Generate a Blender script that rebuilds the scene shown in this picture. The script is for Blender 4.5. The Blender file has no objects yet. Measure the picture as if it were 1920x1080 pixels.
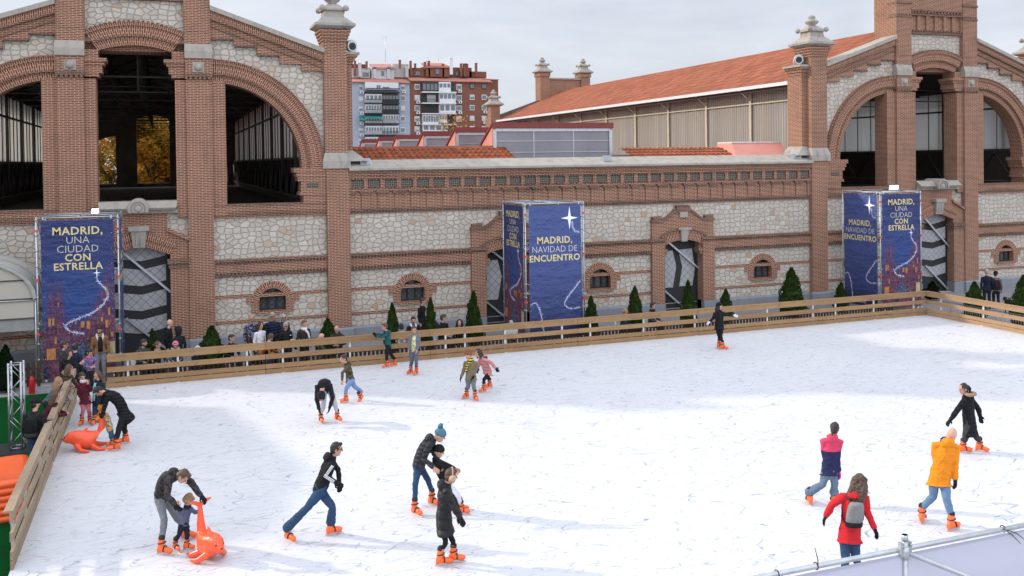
SUN_E = 2.2; SKY_S = 0.10; CLOUD = 6.9; EXPO = 0.42; ZEN = 2.15; BACK = 1.1
import bpy, bmesh, math, random
from mathutils import Vector, Matrix
from mathutils.geometry import tessellate_polygon
random.seed(7)
R = math.radians; PI = math.pi
scene = bpy.context.scene
COL = scene.collection

# ------------------------------------------------------------------ camera
F_PX = 1747.7526; YAW, PIT, ROL, SHY = -0.35513270, -0.01560342, -0.01323273, -213.246
CAM = Vector((0.622044, -23.230506, 6.856441))
fwd = Vector((math.sin(-YAW)*math.cos(PIT), math.cos(YAW)*math.cos(PIT), math.sin(PIT)))
_r0 = Vector((math.cos(YAW), math.sin(YAW), 0)); _u0 = _r0.cross(fwd)
rgt = _r0*math.cos(ROL) + _u0*math.sin(ROL); upv = -_r0*math.sin(ROL) + _u0*math.cos(ROL)
cd = bpy.data.cameras.new('camera'); cam = bpy.data.objects.new('camera', cd); COL.objects.link(cam)
cam.matrix_world = Matrix(((rgt.x, upv.x, -fwd.x, CAM.x), (rgt.y, upv.y, -fwd.y, CAM.y), (rgt.z, upv.z, -fwd.z, CAM.z), (0, 0, 0, 1)))
cd.sensor_width = 36; cd.lens = 36*F_PX/1920; cd.shift_y = SHY/1920; cd.clip_end = 3000; cd.clip_start = 0.1
scene.camera = cam
hview = Vector((fwd.x, fwd.y, 0)).normalized()
def ray(x, y): return fwd + rgt*((x-960)/F_PX) - upv*((y-540-SHY)/F_PX)
def gz(x, y, z=0.0):
    d = ray(x, y); return CAM + d*((z-CAM.z)/d.z)
def fy(x, y, Y):
    d = ray(x, y); return CAM + d*((Y-CAM.y)/d.y)
def at_depth(x, y, D):            # point on the sight line at horizontal distance D along the view
    d = ray(x, y); return CAM + d*(D/d.dot(hview))
def hdist(p): return (p-CAM).dot(hview)

# ------------------------------------------------------------------ facade frame
YF = 13.164; C1 = -0.3525; C2 = 36.9434; DX = C2-C1; GZ = -0.15; YREAR = 60.0

# ------------------------------------------------------------------ materials
MATS = {}
def mk(name):
    m = bpy.data.materials.new(name); m.use_nodes = True; MATS[name] = m
    nt = m.node_tree; b = nt.nodes['Principled BSDF']; return m, nt, b
def nd(nt, t, ins=None, **kw):
    n = nt.nodes.new(t)
    for k, v in kw.items(): setattr(n, k, v)
    for k, v in (ins or {}).items():
        s = n.inputs[k]
        if hasattr(v, 'is_output') or isinstance(v, bpy.types.NodeSocket): nt.links.new(v, s)
        else: s.default_value = v
    return n
def c4(c): return (c[0], c[1], c[2], 1)
def mix(nt, f, a, b, bt='MIX'):
    n = nt.nodes.new('ShaderNodeMix'); n.data_type = 'RGBA'; n.blend_type = bt
    for s, v in ((n.inputs[0], f), (n.inputs[6], a), (n.inputs[7], b)):
        if isinstance(v, bpy.types.NodeSocket): nt.links.new(v, s)
        elif isinstance(v, (int, float)): s.default_value = v
        else: s.default_value = c4(v)
    return n.outputs[2]
def mth(nt, op, a, b=0.0, clamp=False):
    n = nt.nodes.new('ShaderNodeMath'); n.operation = op; n.use_clamp = clamp
    for s, v in zip(n.inputs, (a, b)):
        if isinstance(v, bpy.types.NodeSocket): nt.links.new(v, s)
        else: s.default_value = v
    return n.outputs[0]
def ramp(nt, f, stops):
    n = nt.nodes.new('ShaderNodeValToRGB'); e = n.color_ramp.elements
    while len(e) < len(stops): e.new(0.5)
    for el, (p, c) in zip(e, stops): el.position = p; el.color = c4(c)
    nt.links.new(f, n.inputs[0]); return n.outputs[0]
def noise(nt, vec, scale, detail=3, rough=0.55, dist=0.0):
    n = nd(nt, 'ShaderNodeTexNoise', {'Scale': scale, 'Detail': detail, 'Roughness': rough, 'Distortion': dist})
    if vec is not None: nt.links.new(vec, n.inputs['Vector'])
    return n.outputs['Fac']
def bump(nt, h, strength, dist, b):
    n = nd(nt, 'ShaderNodeBump', {'Strength': strength, 'Distance': dist, 'Height': h}); nt.links.new(n.outputs[0], b.inputs['Normal'])
def wall_uv(nt):                   # planar coordinates in metres that follow whichever way a wall faces
    g = nd(nt, 'ShaderNodeNewGeometry'); p = nd(nt, 'ShaderNodeSeparateXYZ', {0: g.outputs['Position']}); n = nd(nt, 'ShaderNodeSeparateXYZ', {0: g.outputs['True Normal']})
    fx_ = mth(nt, 'GREATER_THAN', mth(nt, 'ABSOLUTE', n.outputs[0]), 0.7); fz_ = mth(nt, 'GREATER_THAN', mth(nt, 'ABSOLUTE', n.outputs[2]), 0.7)
    def mx(f, a, b):
        q = nt.nodes.new('ShaderNodeMix'); q.data_type = 'FLOAT'
        nt.links.new(f, q.inputs[0]); nt.links.new(a, q.inputs[2]); nt.links.new(b, q.inputs[3]); return q.outputs[0]
    u = mx(fx_, p.outputs[0], p.outputs[1]); v = mx(fz_, p.outputs[2], p.outputs[1])
    return nd(nt, 'ShaderNodeCombineXYZ', {0: u, 1: v, 2: 0.0}).outputs[0], p
def plain(name, c, rough=0.6, metal=0.0, var=0.12, vs=6.0, spec=0.4, bmp=0.0):
    m, nt, b = mk(name); b.inputs['Roughness'].default_value = rough; b.inputs['Metallic'].default_value = metal
    b.inputs['Specular IOR Level'].default_value = spec
    tc = nd(nt, 'ShaderNodeTexCoord').outputs['Object']; f = noise(nt, tc, vs, 4)
    lo = [x*(1-var) for x in c]; hi = [min(1, x*(1+var)) for x in c]
    nt.links.new(ramp(nt, f, [(0.3, lo), (0.7, hi)]), b.inputs['Base Color'])
    if bmp: bump(nt, f, 0.5, bmp, b)
    return m
def brick_mat(name, c1, c2, mortar, w=0.25, h=0.061, ms=0.0125, uv=False, soot=0.3):
    m, nt, b = mk(name); b.inputs['Roughness'].default_value = 0.9; b.inputs['Specular IOR Level'].default_value = 0.15
    if uv:
        vec = nd(nt, 'ShaderNodeUVMap').outputs[0]; pos = nd(nt, 'ShaderNodeNewGeometry').outputs['Position']
    else:
        vec, p = wall_uv(nt); pos = vec
    br = nd(nt, 'ShaderNodeTexBrick', {'Vector': vec, 'Color1': c4(c1), 'Color2': c4(c2), 'Mortar': c4(mortar), 'Scale': 1.0, 'Mortar Size': ms, 'Mortar Smooth': 0.15, 'Bias': 0.0, 'Brick Width': w, 'Row Height': h}, offset=0.5)
    n1 = noise(nt, pos, 1.1, 5, 0.6); n2 = noise(nt, pos, 14.0, 2)
    col = mix(nt, mth(nt, 'MULTIPLY', n2, 0.35), br.outputs['Color'], (0.215, 0.09, 0.052))
    n4 = noise(nt, nd(nt, 'ShaderNodeMapping', {'Vector': pos, 'Scale': (3.2, 0.35, 1)}).outputs[0], 1.3, 5, 0.65)
    col = mix(nt, mth(nt, 'MULTIPLY', ramp_f(nt, n1, 0.48, 0.74), soot), col, (0.075, 0.055, 0.042))
    col = mix(nt, mth(nt, 'MULTIPLY', ramp_f(nt, n4, 0.54, 0.72), soot*0.7), col, (0.10, 0.07, 0.052))
    nt.links.new(col, b.inputs['Base Color'])
    bump(nt, br.outputs['Fac'], -0.6, 0.012, b); return m
def ramp_f(nt, f, a, b):
    n = nd(nt, 'ShaderNodeMapRange', {0: f, 1: a, 2: b, 3: 0.0, 4: 1.0}); return n.outputs[0]

BR1, BR2, MO = (0.175, 0.055, 0.032), (0.088, 0.031, 0.021), (0.54, 0.355, 0.25)
M_BRICK = brick_mat('brick_masonry', BR1, BR2, MO)
M_BRICKD = brick_mat('weathered_shaded_brick', (0.085, 0.033, 0.021), (0.042, 0.021, 0.015), (0.34, 0.235, 0.175), ms=0.014, soot=0.6)  # weathered brick, darkened further so mouldings and dentils carry painted contact shade
M_ARCH = brick_mat('brick_voussoirs', (0.185, 0.057, 0.034), (0.095, 0.033, 0.022), (0.54, 0.355, 0.25), w=0.26, h=0.075, ms=0.014, uv=True, soot=0.2)

def stone_mat():
    m, nt, b = mk('rubble_stone'); b.inputs['Roughness'].default_value = 0.92; b.inputs['Specular IOR Level'].default_value = 0.15
    vec, p = wall_uv(nt)
    w = nd(nt, 'ShaderNodeTexNoise', {'Vector': vec, 'Scale': 4.2, 'Detail': 3.0})
    wv = nd(nt, 'ShaderNodeVectorMath', {0: w.outputs['Color'], 1: (0.5, 0.5, 0.5)}, operation='SUBTRACT').outputs[0]
    wv = nd(nt, 'ShaderNodeVectorMath', {0: wv, 'Scale': 0.10}, operation='SCALE').outputs[0]
    vv = nd(nt, 'ShaderNodeVectorMath', {0: vec, 1: wv}, operation='ADD').outputs[0]
    vv = nd(nt, 'ShaderNodeVectorMath', {0: vv, 1: (0.84, 1.12, 1.0)}, operation='MULTIPLY').outputs[0]
    e = nd(nt, 'ShaderNodeTexVoronoi', {'Vector': vv, 'Scale': 4.4, 'Randomness': 0.7}, voronoi_dimensions='2D', feature='DISTANCE_TO_EDGE').outputs['Distance']
    cc = nd(nt, 'ShaderNodeTexVoronoi', {'Vector': vv, 'Scale': 4.4, 'Randomness': 0.7}, voronoi_dimensions='2D', feature='F1').outputs['Color']
    sp = nd(nt, 'ShaderNodeSeparateColor', {0: cc})
    base = ramp(nt, sp.outputs[0], [(0.0, (0.44, 0.39, 0.325)), (0.3, (0.55, 0.495, 0.42)), (0.6, (0.51, 0.45, 0.375)), (0.88, (0.59, 0.535, 0.46)), (0.97, (0.50, 0.39, 0.29)), (1.0, (0.43, 0.25, 0.14))])
    n2 = noise(nt, vec, 9.0, 5, 0.65)
    base = mix(nt, ramp_f(nt, n2, 0.45, 0.75), base, (0.42, 0.37, 0.32))
    n3 = noise(nt, vec, 0.45, 4, 0.6)
    base = mix(nt, mth(nt, 'MULTIPLY', ramp_f(nt, n3, 0.5, 0.75), 0.35), base, (0.40, 0.345, 0.29))
    joint = ramp_f(nt, e, mth(nt, 'ADD', 0.02, mth(nt, 'MULTIPLY', w.outputs['Fac'], 0.03)), 0.105)
    col = mix(nt, joint, (0.345, 0.31, 0.265), base)
    nt.links.new(col, b.inputs['Base Color'])
    bump(nt, mth(nt, 'ADD', joint, mth(nt, 'MULTIPLY', n2, 0.4)), 0.7, 0.03, b); return m
M_STONE = stone_mat()
def limestone(name, c, dark=0.5):
    m, nt, b = mk(name); b.inputs['Roughness'].default_value = 0.85; b.inputs['Specular IOR Level'].default_value = 0.2
    g = nd(nt, 'ShaderNodeNewGeometry').outputs['Position']
    mp = nd(nt, 'ShaderNodeMapping', {'Vector': g, 'Scale': (1.0, 1.0, 0.35)}).outputs[0]
    n = noise(nt, mp, 3.2, 6, 0.65); n2 = noise(nt, g, 22, 3)
    col = ramp(nt, n, [(0.25, [x*(1-dark) for x in c]), (0.5, c), (0.8, [min(1, x*1.12) for x in c])])
    col = mix(nt, mth(nt, 'MULTIPLY', n2, 0.3), col, [x*0.75 for x in c])
    nt.links.new(col, b.inputs['Base Color']); bump(nt, n2, 0.3, 0.01, b); return m
M_LIME = limestone('limestone', (0.37, 0.335, 0.285), 0.35)
M_LIMED = limestone('sooty_limestone', (0.36, 0.325, 0.285), 0.5)
M_GRAN = limestone('grey_granite', (0.235, 0.245, 0.265), 0.2)
M_TILE = None
def roof_tile(name, along, c=(0.32, 0.108, 0.058), dark=(0.085, 0.03, 0.018), pitch=0.32, row=0.62):
    m, nt, b = mk(name); b.inputs['Roughness'].default_value = 0.9; b.inputs['Specular IOR Level'].default_value = 0.1
    p = nd(nt, 'ShaderNodeSeparateXYZ', {0: nd(nt, 'ShaderNodeNewGeometry').outputs['Position']})
    a, s = (p.outputs[1], p.outputs[0]) if along == 'y' else (p.outputs[0], p.outputs[2])
    rowk = row if along == 'y' else row*0.33
    rib = mth(nt, 'ABSOLUTE', mth(nt, 'SINE', mth(nt, 'MULTIPLY', a, PI/pitch)))
    fr = mth(nt, 'FRACT', mth(nt, 'DIVIDE', s, rowk))
    cell = nd(nt, 'ShaderNodeCombineXYZ', {0: mth(nt, 'FLOOR', mth(nt, 'DIVIDE', a, pitch)), 1: mth(nt, 'FLOOR', mth(nt, 'DIVIDE', s, rowk)), 2: 0.0}).outputs[0]
    wn = nd(nt, 'ShaderNodeTexWhiteNoise', {'Vector': cell}).outputs['Value']
    g = nd(nt, 'ShaderNodeNewGeometry').outputs['Position']
    col = mix(nt, wn, [x*0.78 for x in c], [min(1, x*1.2) for x in c])
    col = mix(nt, mth(nt, 'MULTIPLY', ramp_f(nt, noise(nt, g, 0.7, 5), 0.45, 0.75), 0.5), col, [x*0.55 for x in c])
    gap = mth(nt, 'MAXIMUM', ramp_f(nt, rib, 0.3, 0.05), ramp_f(nt, fr, 0.84, 0.97))
    col = mix(nt, mth(nt, 'MULTIPLY', gap, 0.75), col, dark)
    nt.links.new(col, b.inputs['Base Color'])
    bump(nt, mth(nt, 'ADD', rib, mth(nt, 'MULTIPLY', fr, -0.6)), 0.8, 0.05, b); return m
M_TILEY = roof_tile('clay_roof_tiles', 'y')
M_TILEX = roof_tile('mossy_clay_roof_tiles', 'x', (0.30, 0.09, 0.042), (0.04, 0.02, 0.013), 0.25, 0.4)
M_TILEF = plain('flat_clay_tiles', (0.33, 0.15, 0.105), 0.9, var=0.3, vs=0.5)

def paving():
    m, nt, b = mk('granite_paving'); b.inputs['Roughness'].default_value = 0.8
    vec, p = wall_uv(nt)
    br = nd(nt, 'ShaderNodeTexBrick', {'Vector': vec, 'Color1': (0.27, 0.27, 0.28, 1), 'Color2': (0.21, 0.21, 0.22, 1), 'Mortar': (0.12, 0.12, 0.12, 1), 'Scale': 1.0, 'Mortar Size': 0.012, 'Brick Width': 0.6, 'Row Height': 0.3})
    n = noise(nt, vec, 0.6, 5, 0.65)
    col = mix(nt, ramp_f(nt, n, 0.35, 0.7), br.outputs[0], (0.20, 0.195, 0.19))
    nt.links.new(col, b.inputs['Base Color']); bump(nt, br.outputs['Fac'], -0.4, 0.01, b); return m
M_PAVE = paving()

def ice():
    m, nt, b = mk('scratched_synthetic_ice'); b.inputs['Specular IOR Level'].default_value = 0.35
    g = nd(nt, 'ShaderNodeNewGeometry').outputs['Position']
    masks = []
    for i, (rot, sc, dist, thr, stretch) in enumerate([(0.3, 2.1, 1.3, 0.010, 0.28), (1.2, 3.2, 1.0, 0.012, 0.22), (-0.5, 4.3, 1.1, 0.015, 0.3), (2.1, 0.9, 1.5, 0.0042, 0.4), (0.8, 6.0, 0.9, 0.02, 0.25)]):
        mp = nd(nt, 'ShaderNodeMapping', {'Vector': g, 'Location': (i*7.3, i*3.1, 0), 'Rotation': (0, 0, rot), 'Scale': (stretch, 1, 1)}).outputs[0]
        nz = nd(nt, 'ShaderNodeTexNoise', {'Vector': mp, 'Scale': 0.9+0.3*i, 'Detail': 1.5}).outputs['Color']
        ov = nd(nt, 'ShaderNodeVectorMath', {0: nz, 'Scale': dist}, operation='SCALE').outputs[0]
        vv = nd(nt, 'ShaderNodeVectorMath', {0: mp, 1: ov}, operation='ADD').outputs[0]
        e = nd(nt, 'ShaderNodeTexVoronoi', {'Vector': vv, 'Scale': sc}, voronoi_dimensions='2D', feature='DISTANCE_TO_EDGE').outputs['Distance']
        ln = ramp_f(nt, e, thr*1.9, thr*0.5)
        pm = ramp_f(nt, noise(nt, g, 1.1+0.7*i, 3, 0.7), 0.47, 0.66)
        masks.append(mth(nt, 'MULTIPLY', ln, pm))
    s = masks[0]
    for q in masks[1:]: s = mth(nt, 'MAXIMUM', s, q)
    big = noise(nt, g, 0.25, 4, 0.6); fine = noise(nt, g, 9.0, 6, 0.75)
    wear = ramp_f(nt, noise(nt, nd(nt, 'ShaderNodeMapping', {'Vector': g, 'Rotation': (0, 0, 0.35), 'Scale': (0.5, 3.2, 1)}).outputs[0], 2.2, 6, 0.78, 0.6), 0.54, 0.78)
    base = mix(nt, ramp_f(nt, big, 0.35, 0.7), (0.60, 0.605, 0.62), (0.64, 0.645, 0.65))
    base = mix(nt, mth(nt, 'MULTIPLY', wear, 0.55), base, (0.42, 0.435, 0.485))
    base = mix(nt, mth(nt, 'MULTIPLY', ramp_f(nt, fine, 0.4, 0.75), 0.12), base, (0.45, 0.465, 0.50))
    base = mix(nt, mth(nt, 'MULTIPLY', s, 0.9), base, (0.20, 0.215, 0.26))
    nt.links.new(base, b.inputs['Base Color'])
    nt.links.new(mth(nt, 'ADD', mth(nt, 'MULTIPLY', fine, 0.3), 0.32), b.inputs['Roughness'])
    bump(nt, mth(nt, 'SUBTRACT', fine, s), 0.12, 0.01, b); return m
M_ICE = ice()
def turf():
    m, nt, b = mk('green_artificial_turf'); b.inputs['Roughness'].default_value = 0.95; b.inputs['Specular IOR Level'].default_value = 0.0
    g = nd(nt, 'ShaderNodeNewGeometry').outputs['Position']
    f = noise(nt, g, 55, 3); f2 = noise(nt, g, 1.3, 4)
    col = ramp(nt, f, [(0.3, (0.004, 0.034, 0.009)), (0.7, (0.010, 0.085, 0.022))])
    col = mix(nt, mth(nt, 'MULTIPLY', ramp_f(nt, f2, 0.45, 0.7), 0.5), col, (0.006, 0.04, 0.012))
    nt.links.new(col, b.inputs['Base Color']); bump(nt, f, 0.6, 0.01, b); return m
M_TURF = turf()
def wood(name, axis, c=(0.335, 0.20, 0.095)):
    m, nt, b = mk(name); b.inputs['Roughness'].default_value = 0.7; b.inputs['Specular IOR Level'].default_value = 0.25
    g = nd(nt, 'ShaderNodeNewGeometry').outputs['Position']
    sc = (0.35, 9, 9) if axis == 'x' else (9, 0.35, 9)
    mp = nd(nt, 'ShaderNodeMapping', {'Vector': g, 'Scale': sc}).outputs[0]
    f = noise(nt, mp, 2.2, 5, 0.6, 0.8); k = noise(nt, nd(nt, 'ShaderNodeMapping', {'Vector': g, 'Scale': (5, 5, 9) }).outputs[0], 2.4, 0)
    big = noise(nt, g, 0.5, 2)
    col = ramp(nt, f, [(0.25, [x*0.72 for x in c]), (0.55, c), (0.8, [min(1, x*1.18) for x in c])])
    col = mix(nt, mth(nt, 'MULTIPLY', ramp_f(nt, big, 0.4, 0.65), 0.35), col, (c[0]*1.15, c[1]*1.2, c[2]*1.3))
    col = mix(nt, ramp_f(nt, k, 0.80, 0.84), col, (0.15, 0.075, 0.035))
    oi = nd(nt, 'ShaderNodeObjectInfo').outputs['Random']
    col = mix(nt, mth(nt, 'MULTIPLY', oi, 0.45), col, [c[0]*0.62, c[1]*0.6, c[2]*0.6])
    dr = noise(nt, g, 3.1, 5, 0.7); col = mix(nt, mth(nt, 'MULTIPLY', ramp_f(nt, dr, 0.52, 0.75), 0.5), col, [x*0.45 for x in c])
    nt.links.new(col, b.inputs['Base Color']); bump(nt, f, 0.25, 0.004, b); return m
M_WOODX = wood('pine_boards_lengthwise', 'x'); M_WOODY = wood('pine_boards_crosswise', 'y', (0.40, 0.255, 0.14)); M_WOODG = wood('greyed_pine_boards', 'y', (0.36, 0.27, 0.18))
M_STEEL = plain('galvanised_steel', (0.46, 0.48, 0.50), 0.42, 0.75, 0.12, 9)
M_STEELW = plain('white_painted_steel', (0.62, 0.63, 0.65), 0.5, 0.2)
M_ALU = plain('aluminium', (0.46, 0.47, 0.48), 0.35, 0.8)
M_BLACK = plain('black_paint', (0.018, 0.018, 0.02), 0.6)
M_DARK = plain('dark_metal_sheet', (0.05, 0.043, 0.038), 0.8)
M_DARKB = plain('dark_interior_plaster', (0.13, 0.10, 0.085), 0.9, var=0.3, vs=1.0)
M_TRUSS = plain('dark_truss_paint', (0.075, 0.07, 0.065), 0.6)
M_GREYP = None
def door_panel():
    m, nt, b = mk('grey_diamond_sheet'); b.inputs['Roughness'].default_value = 0.6
    vec, p = wall_uv(nt); mp = nd(nt, 'ShaderNodeMapping', {'Vector': vec, 'Rotation': (0, 0, R(45)), 'Scale': (1, 1, 1)}).outputs[0]
    br = nd(nt, 'ShaderNodeTexBrick', {'Vector': mp, 'Color1': (0.36, 0.36, 0.365, 1), 'Color2': (0.32, 0.32, 0.325, 1), 'Mortar': (0.10, 0.10, 0.10, 1), 'Scale': 1.0, 'Mortar Size': 0.008, 'Brick Width': 0.23, 'Row Height': 0.23}, offset=0.0)
    nt.links.new(br.outputs[0], b.inputs['Base Color']); return m
M_GREYP = door_panel()
def azulejo():
    m, nt, b = mk('glazed_diamond_tiles'); b.inputs['Roughness'].default_value = 0.25
    vec, p = wall_uv(nt); mp = nd(nt, 'ShaderNodeMapping', {'Vector': vec, 'Rotation': (0, 0, R(45)), 'Location': (0.03, 0.03, 0)}).outputs[0]
    ch = nd(nt, 'ShaderNodeTexChecker', {'Vector': mp, 'Color1': (0.022, 0.03, 0.026, 1), 'Color2': (0.15, 0.125, 0.09, 1), 'Scale': 1/0.062})
    nt.links.new(ch.outputs[0], b.inputs['Base Color']); return m
M_AZU = azulejo()
def corrug(name, c, trans, axis, period=0.16):
    m, nt, b = mk(name); nt.nodes.remove(b); out = nt.nodes['Material Output']
    p = nd(nt, 'ShaderNodeSeparateXYZ', {0: nd(nt, 'ShaderNodeNewGeometry').outputs['Position']})
    a = p.outputs[1] if axis == 'y' else p.outputs[0]
    w = mth(nt, 'ABSOLUTE', mth(nt, 'SINE', mth(nt, 'MULTIPLY', a, PI/period)))
    sheet = nd(nt, 'ShaderNodeTexWhiteNoise', {'W': mth(nt, 'FLOOR', mth(nt, 'DIVIDE', a, 0.9))}, noise_dimensions='1D').outputs['Value']
    n = noise(nt, nd(nt, 'ShaderNodeMapping', {'Vector': nd(nt, 'ShaderNodeNewGeometry').outputs['Position'], 'Scale': (1, 3, 0.25)}).outputs[0], 1.6, 4)
    rb = nd(nt, 'ShaderNodeTexWhiteNoise', {'W': mth(nt, 'FLOOR', mth(nt, 'DIVIDE', a, period*2))}, noise_dimensions='1D').outputs['Value']
    col = mix(nt, mth(nt, 'MULTIPLY', sheet, 0.6), c, [c[0]*0.74, c[1]*0.76, c[2]*0.84])
    col = mix(nt, mth(nt, 'MULTIPLY', rb, 0.45), col, [c[0]*0.66, c[1]*0.61, c[2]*0.53])
    col = mix(nt, ramp_f(nt, n, 0.4, 0.7), col, [c[0]*0.88, c[1]*0.84, c[2]*0.76])
    col = mix(nt, ramp_f(nt, w, 0.75, 0.1), col, [x*0.6 for x in c])
    d = nd(nt, 'ShaderNodeBsdfDiffuse', {'Color': col}); t = nd(nt, 'ShaderNodeBsdfTranslucent', {'Color': col}); gl = nd(nt, 'ShaderNodeBsdfGlossy', {'Roughness': 0.2})
    bp = nd(nt, 'ShaderNodeBump', {'Strength': 0.7, 'Distance': 0.05, 'Height': w})
    for s in (d, gl): nt.links.new(bp.outputs[0], s.inputs['Normal'])
    m1 = nd(nt, 'ShaderNodeMixShader', {0: trans, 1: d.outputs[0], 2: t.outputs[0]}); m2 = nd(nt, 'ShaderNodeMixShader', {0: 0.08, 1: m1.outputs[0], 2: gl.outputs[0]})
    nt.links.new(m2.outputs[0], out.inputs[0]); return m
M_CORR = corrug('translucent_corrugated_sheet', (0.93, 0.90, 0.84), 0.70, 'y', 0.21)
M_CORRP = corrug('pale_polycarbonate_panes', (0.93, 0.925, 0.91), 0.74, 'y', 0.05)
M_CORRG = plain('grey_polycarbonate', (0.235, 0.225, 0.24), 0.4, var=.12, vs=.8)
M_PINK = plain('salmon_render', (0.62, 0.255, 0.195), 0.85, var=0.06, vs=1.5); M_REDM = plain('oxide_red_metal', (0.19, 0.035, 0.028), 0.55, 0.0)
M_GLASS = plain('dark_window_glass', (0.10, 0.115, 0.125), 0.12, var=0.3, vs=3, spec=0.6)
M_ORANGE = plain('orange_plastic', (0.85, 0.115, 0.022), 0.32, var=0.05, spec=0.5)
M_WHITEP = plain('white_plastic', (0.72, 0.72, 0.70), 0.45)

# ------------------------------------------------------------------ mesh helpers
class MB:
    def __init__(s): s.bm = bmesh.new(); s.uv = s.bm.loops.layers.uv.new('UVMap')
    def face(s, pts, uvs=None, mi=0):
        f = s.bm.faces.new([s.bm.verts.new(p) for p in pts]); f.material_index = mi
        if uvs:
            for l, q in zip(f.loops, uvs): l[s.uv].uv = q
        return f
    def hexa(s, a, b, uva=None, mi=0):      # two matching polygons a (front), b (back)
        n = len(a); va = [s.bm.verts.new(p) for p in a]; vb = [s.bm.verts.new(p) for p in b]
        fs = [s.bm.faces.new(va), s.bm.faces.new(vb[::-1])]
        for i in range(n): fs.append(s.bm.faces.new((va[i], vb[i], vb[(i+1) % n], va[(i+1) % n])))
        for f in fs: f.material_index = mi
        return fs, va, vb
    def box(s, x0, x1, y0, y1, z0, z1, mi=0):
        s.hexa([(x0, y0, z0), (x1, y0, z0), (x1, y0, z1), (x0, y0, z1)], [(x0, y1, z0), (x1, y1, z0), (x1, y1, z1), (x0, y1, z1)], mi=mi); return s
    def obox(s, M, sx, sy, sz, mi=0):       # box about the origin of matrix M
        c = [M @ Vector((x*sx/2, y*sy/2, z*sz/2)) for y in (-1, 1) for x, z in ((-1, -1), (1, -1), (1, 1), (-1, 1))]
        s.hexa(c[:4], c[4:], mi=mi); return s
    def taper(s, x0, x1, y0, y1, z0, X0, X1, Y0, Y1, z1, mi=0):
        s.hexa([(x0, y0, z0), (x1, y0, z0), (x1, y1, z0), (x0, y1, z0)], [(X0, Y0, z1), (X1, Y0, z1), (X1, Y1, z1), (X0, Y1, z1)], mi=mi); return s
    def plate(s, outer, holes, y0, y1, mi=0):
        loops = [outer]+list(holes); allp = [p for l in loops for p in l]
        tris = tessellate_polygon([[Vector((p[0], p[1], 0)) for p in l] for l in loops])
        va = [s.bm.verts.new((p[0], y0, p[1])) for p in allp]; vb = [s.bm.verts.new((p[0], y1, p[1])) for p in allp]
        for t in tris:
            if len(set(t)) < 3: continue
            for vs in ([va[i] for i in t], [vb[i] for i in reversed(t)]):
                try: s.bm.faces.new(vs).material_index = mi
                except ValueError: pass
        k = 0
        for l in loops:
            n = len(l)
            for i in range(n):
                a, b = k+i, k+(i+1) % n
                s.bm.faces.new((va[a], va[b], vb[b], vb[a])).material_index = mi
            k += n
        return s
    def ribbon(s, inner, outer, y0, y1, mi=0):   # curved band of bricks with UV in metres
        L = 0
        for i in range(len(inner)-1):
            a, b, c, d = inner[i], inner[i+1], outer[i+1], outer[i]
            mid = lambda p, q: ((p[0]+q[0])/2, (p[1]+q[1])/2)
            m0, m1 = mid(a, d), mid(b, c); st = math.hypot(m1[0]-m0[0], m1[1]-m0[1]); h = math.hypot(a[0]-d[0], a[1]-d[1])
            fs, va, vb = s.hexa([(p[0], y0, p[1]) for p in (a, b, c, d)], [(p[0], y1, p[1]) for p in (a, b, c, d)])
            for l, q in zip(fs[0].loops, ((0, L), (0, L+st), (h, L+st), (h, L))): l[s.uv].uv = q
            for f, (e0, e1) in ((fs[2], (L, L+st)), (fs[4], (L, L+st))):
                for l in f.loops:
                    on1 = (l.vert in (va[1], vb[1])) if f is fs[2] else (l.vert in (va[2], vb[2]))
                    l[s.uv].uv = (l.vert.co.y, e1 if on1 else e0)
            for f in fs: f.material_index = mi
            L += st
        return s
    def tube(s, pts, r, n=8, mi=0, cap=True):
        pts = [Vector(p) for p in pts]; rs = r if isinstance(r, (list, tuple)) else [r]*len(pts)
        t0 = (pts[1]-pts[0]).normalized(); a = t0.orthogonal().normalized(); rings = []
        for i, p in enumerate(pts):
            t = (pts[min(i+1, len(pts)-1)]-pts[max(i-1, 0)])
            t = t.normalized() if t.length > 1e-9 else t0
            a = (a - t*a.dot(t)); a = a.normalized() if a.length > 1e-6 else t.orthogonal().normalized(); b = t.cross(a)
            rings.append([s.bm.verts.new(p+(a*math.cos(2*PI*k/n)+b*math.sin(2*PI*k/n))*rs[i]) for k in range(n)])
        for A, B in zip(rings, rings[1:]):
            for k in range(n):
                f = s.bm.faces.new((A[k], A[(k+1) % n], B[(k+1) % n], B[k])); f.material_index = mi; f.smooth = True
        if cap:
            s.bm.faces.new(rings[0][::-1]).material_index = mi; s.bm.faces.new(rings[-1]).material_index = mi
        return s
    def limb(s, pts, rs, n=10):              # tube with rounded ends
        pts = [Vector(p) for p in pts]; P, Q = [], []
        d0 = (pts[0]-pts[1]).normalized(); d1 = (pts[-1]-pts[-2]).normalized()
        for k in (0.99, 0.8, 0.45): P.append(pts[0]+d0*rs[0]*k); Q.append(rs[0]*math.sqrt(1-k*k)+1e-4)
        P += pts; Q += list(rs)
        for k in (0.45, 0.8, 0.99): P.append(pts[-1]+d1*rs[-1]*k); Q.append(rs[-1]*math.sqrt(1-k*k)+1e-4)
        return s.tube(P, Q, n)
    def ell(s, c, ax, seg=14, rin=9, mi=0):   # ellipsoid: centre and three axis vectors
        M = Matrix.Identity(4)
        for i in range(3):
            for j in range(3): M[j][i] = ax[i][j]
        M.translation = Vector(c)
        r = bmesh.ops.create_uvsphere(s.bm, u_segments=seg, v_segments=rin, radius=1, matrix=M)
        for v in r['verts']:
            for f in v.link_faces: f.smooth = True; f.material_index = mi
        return s
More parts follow.
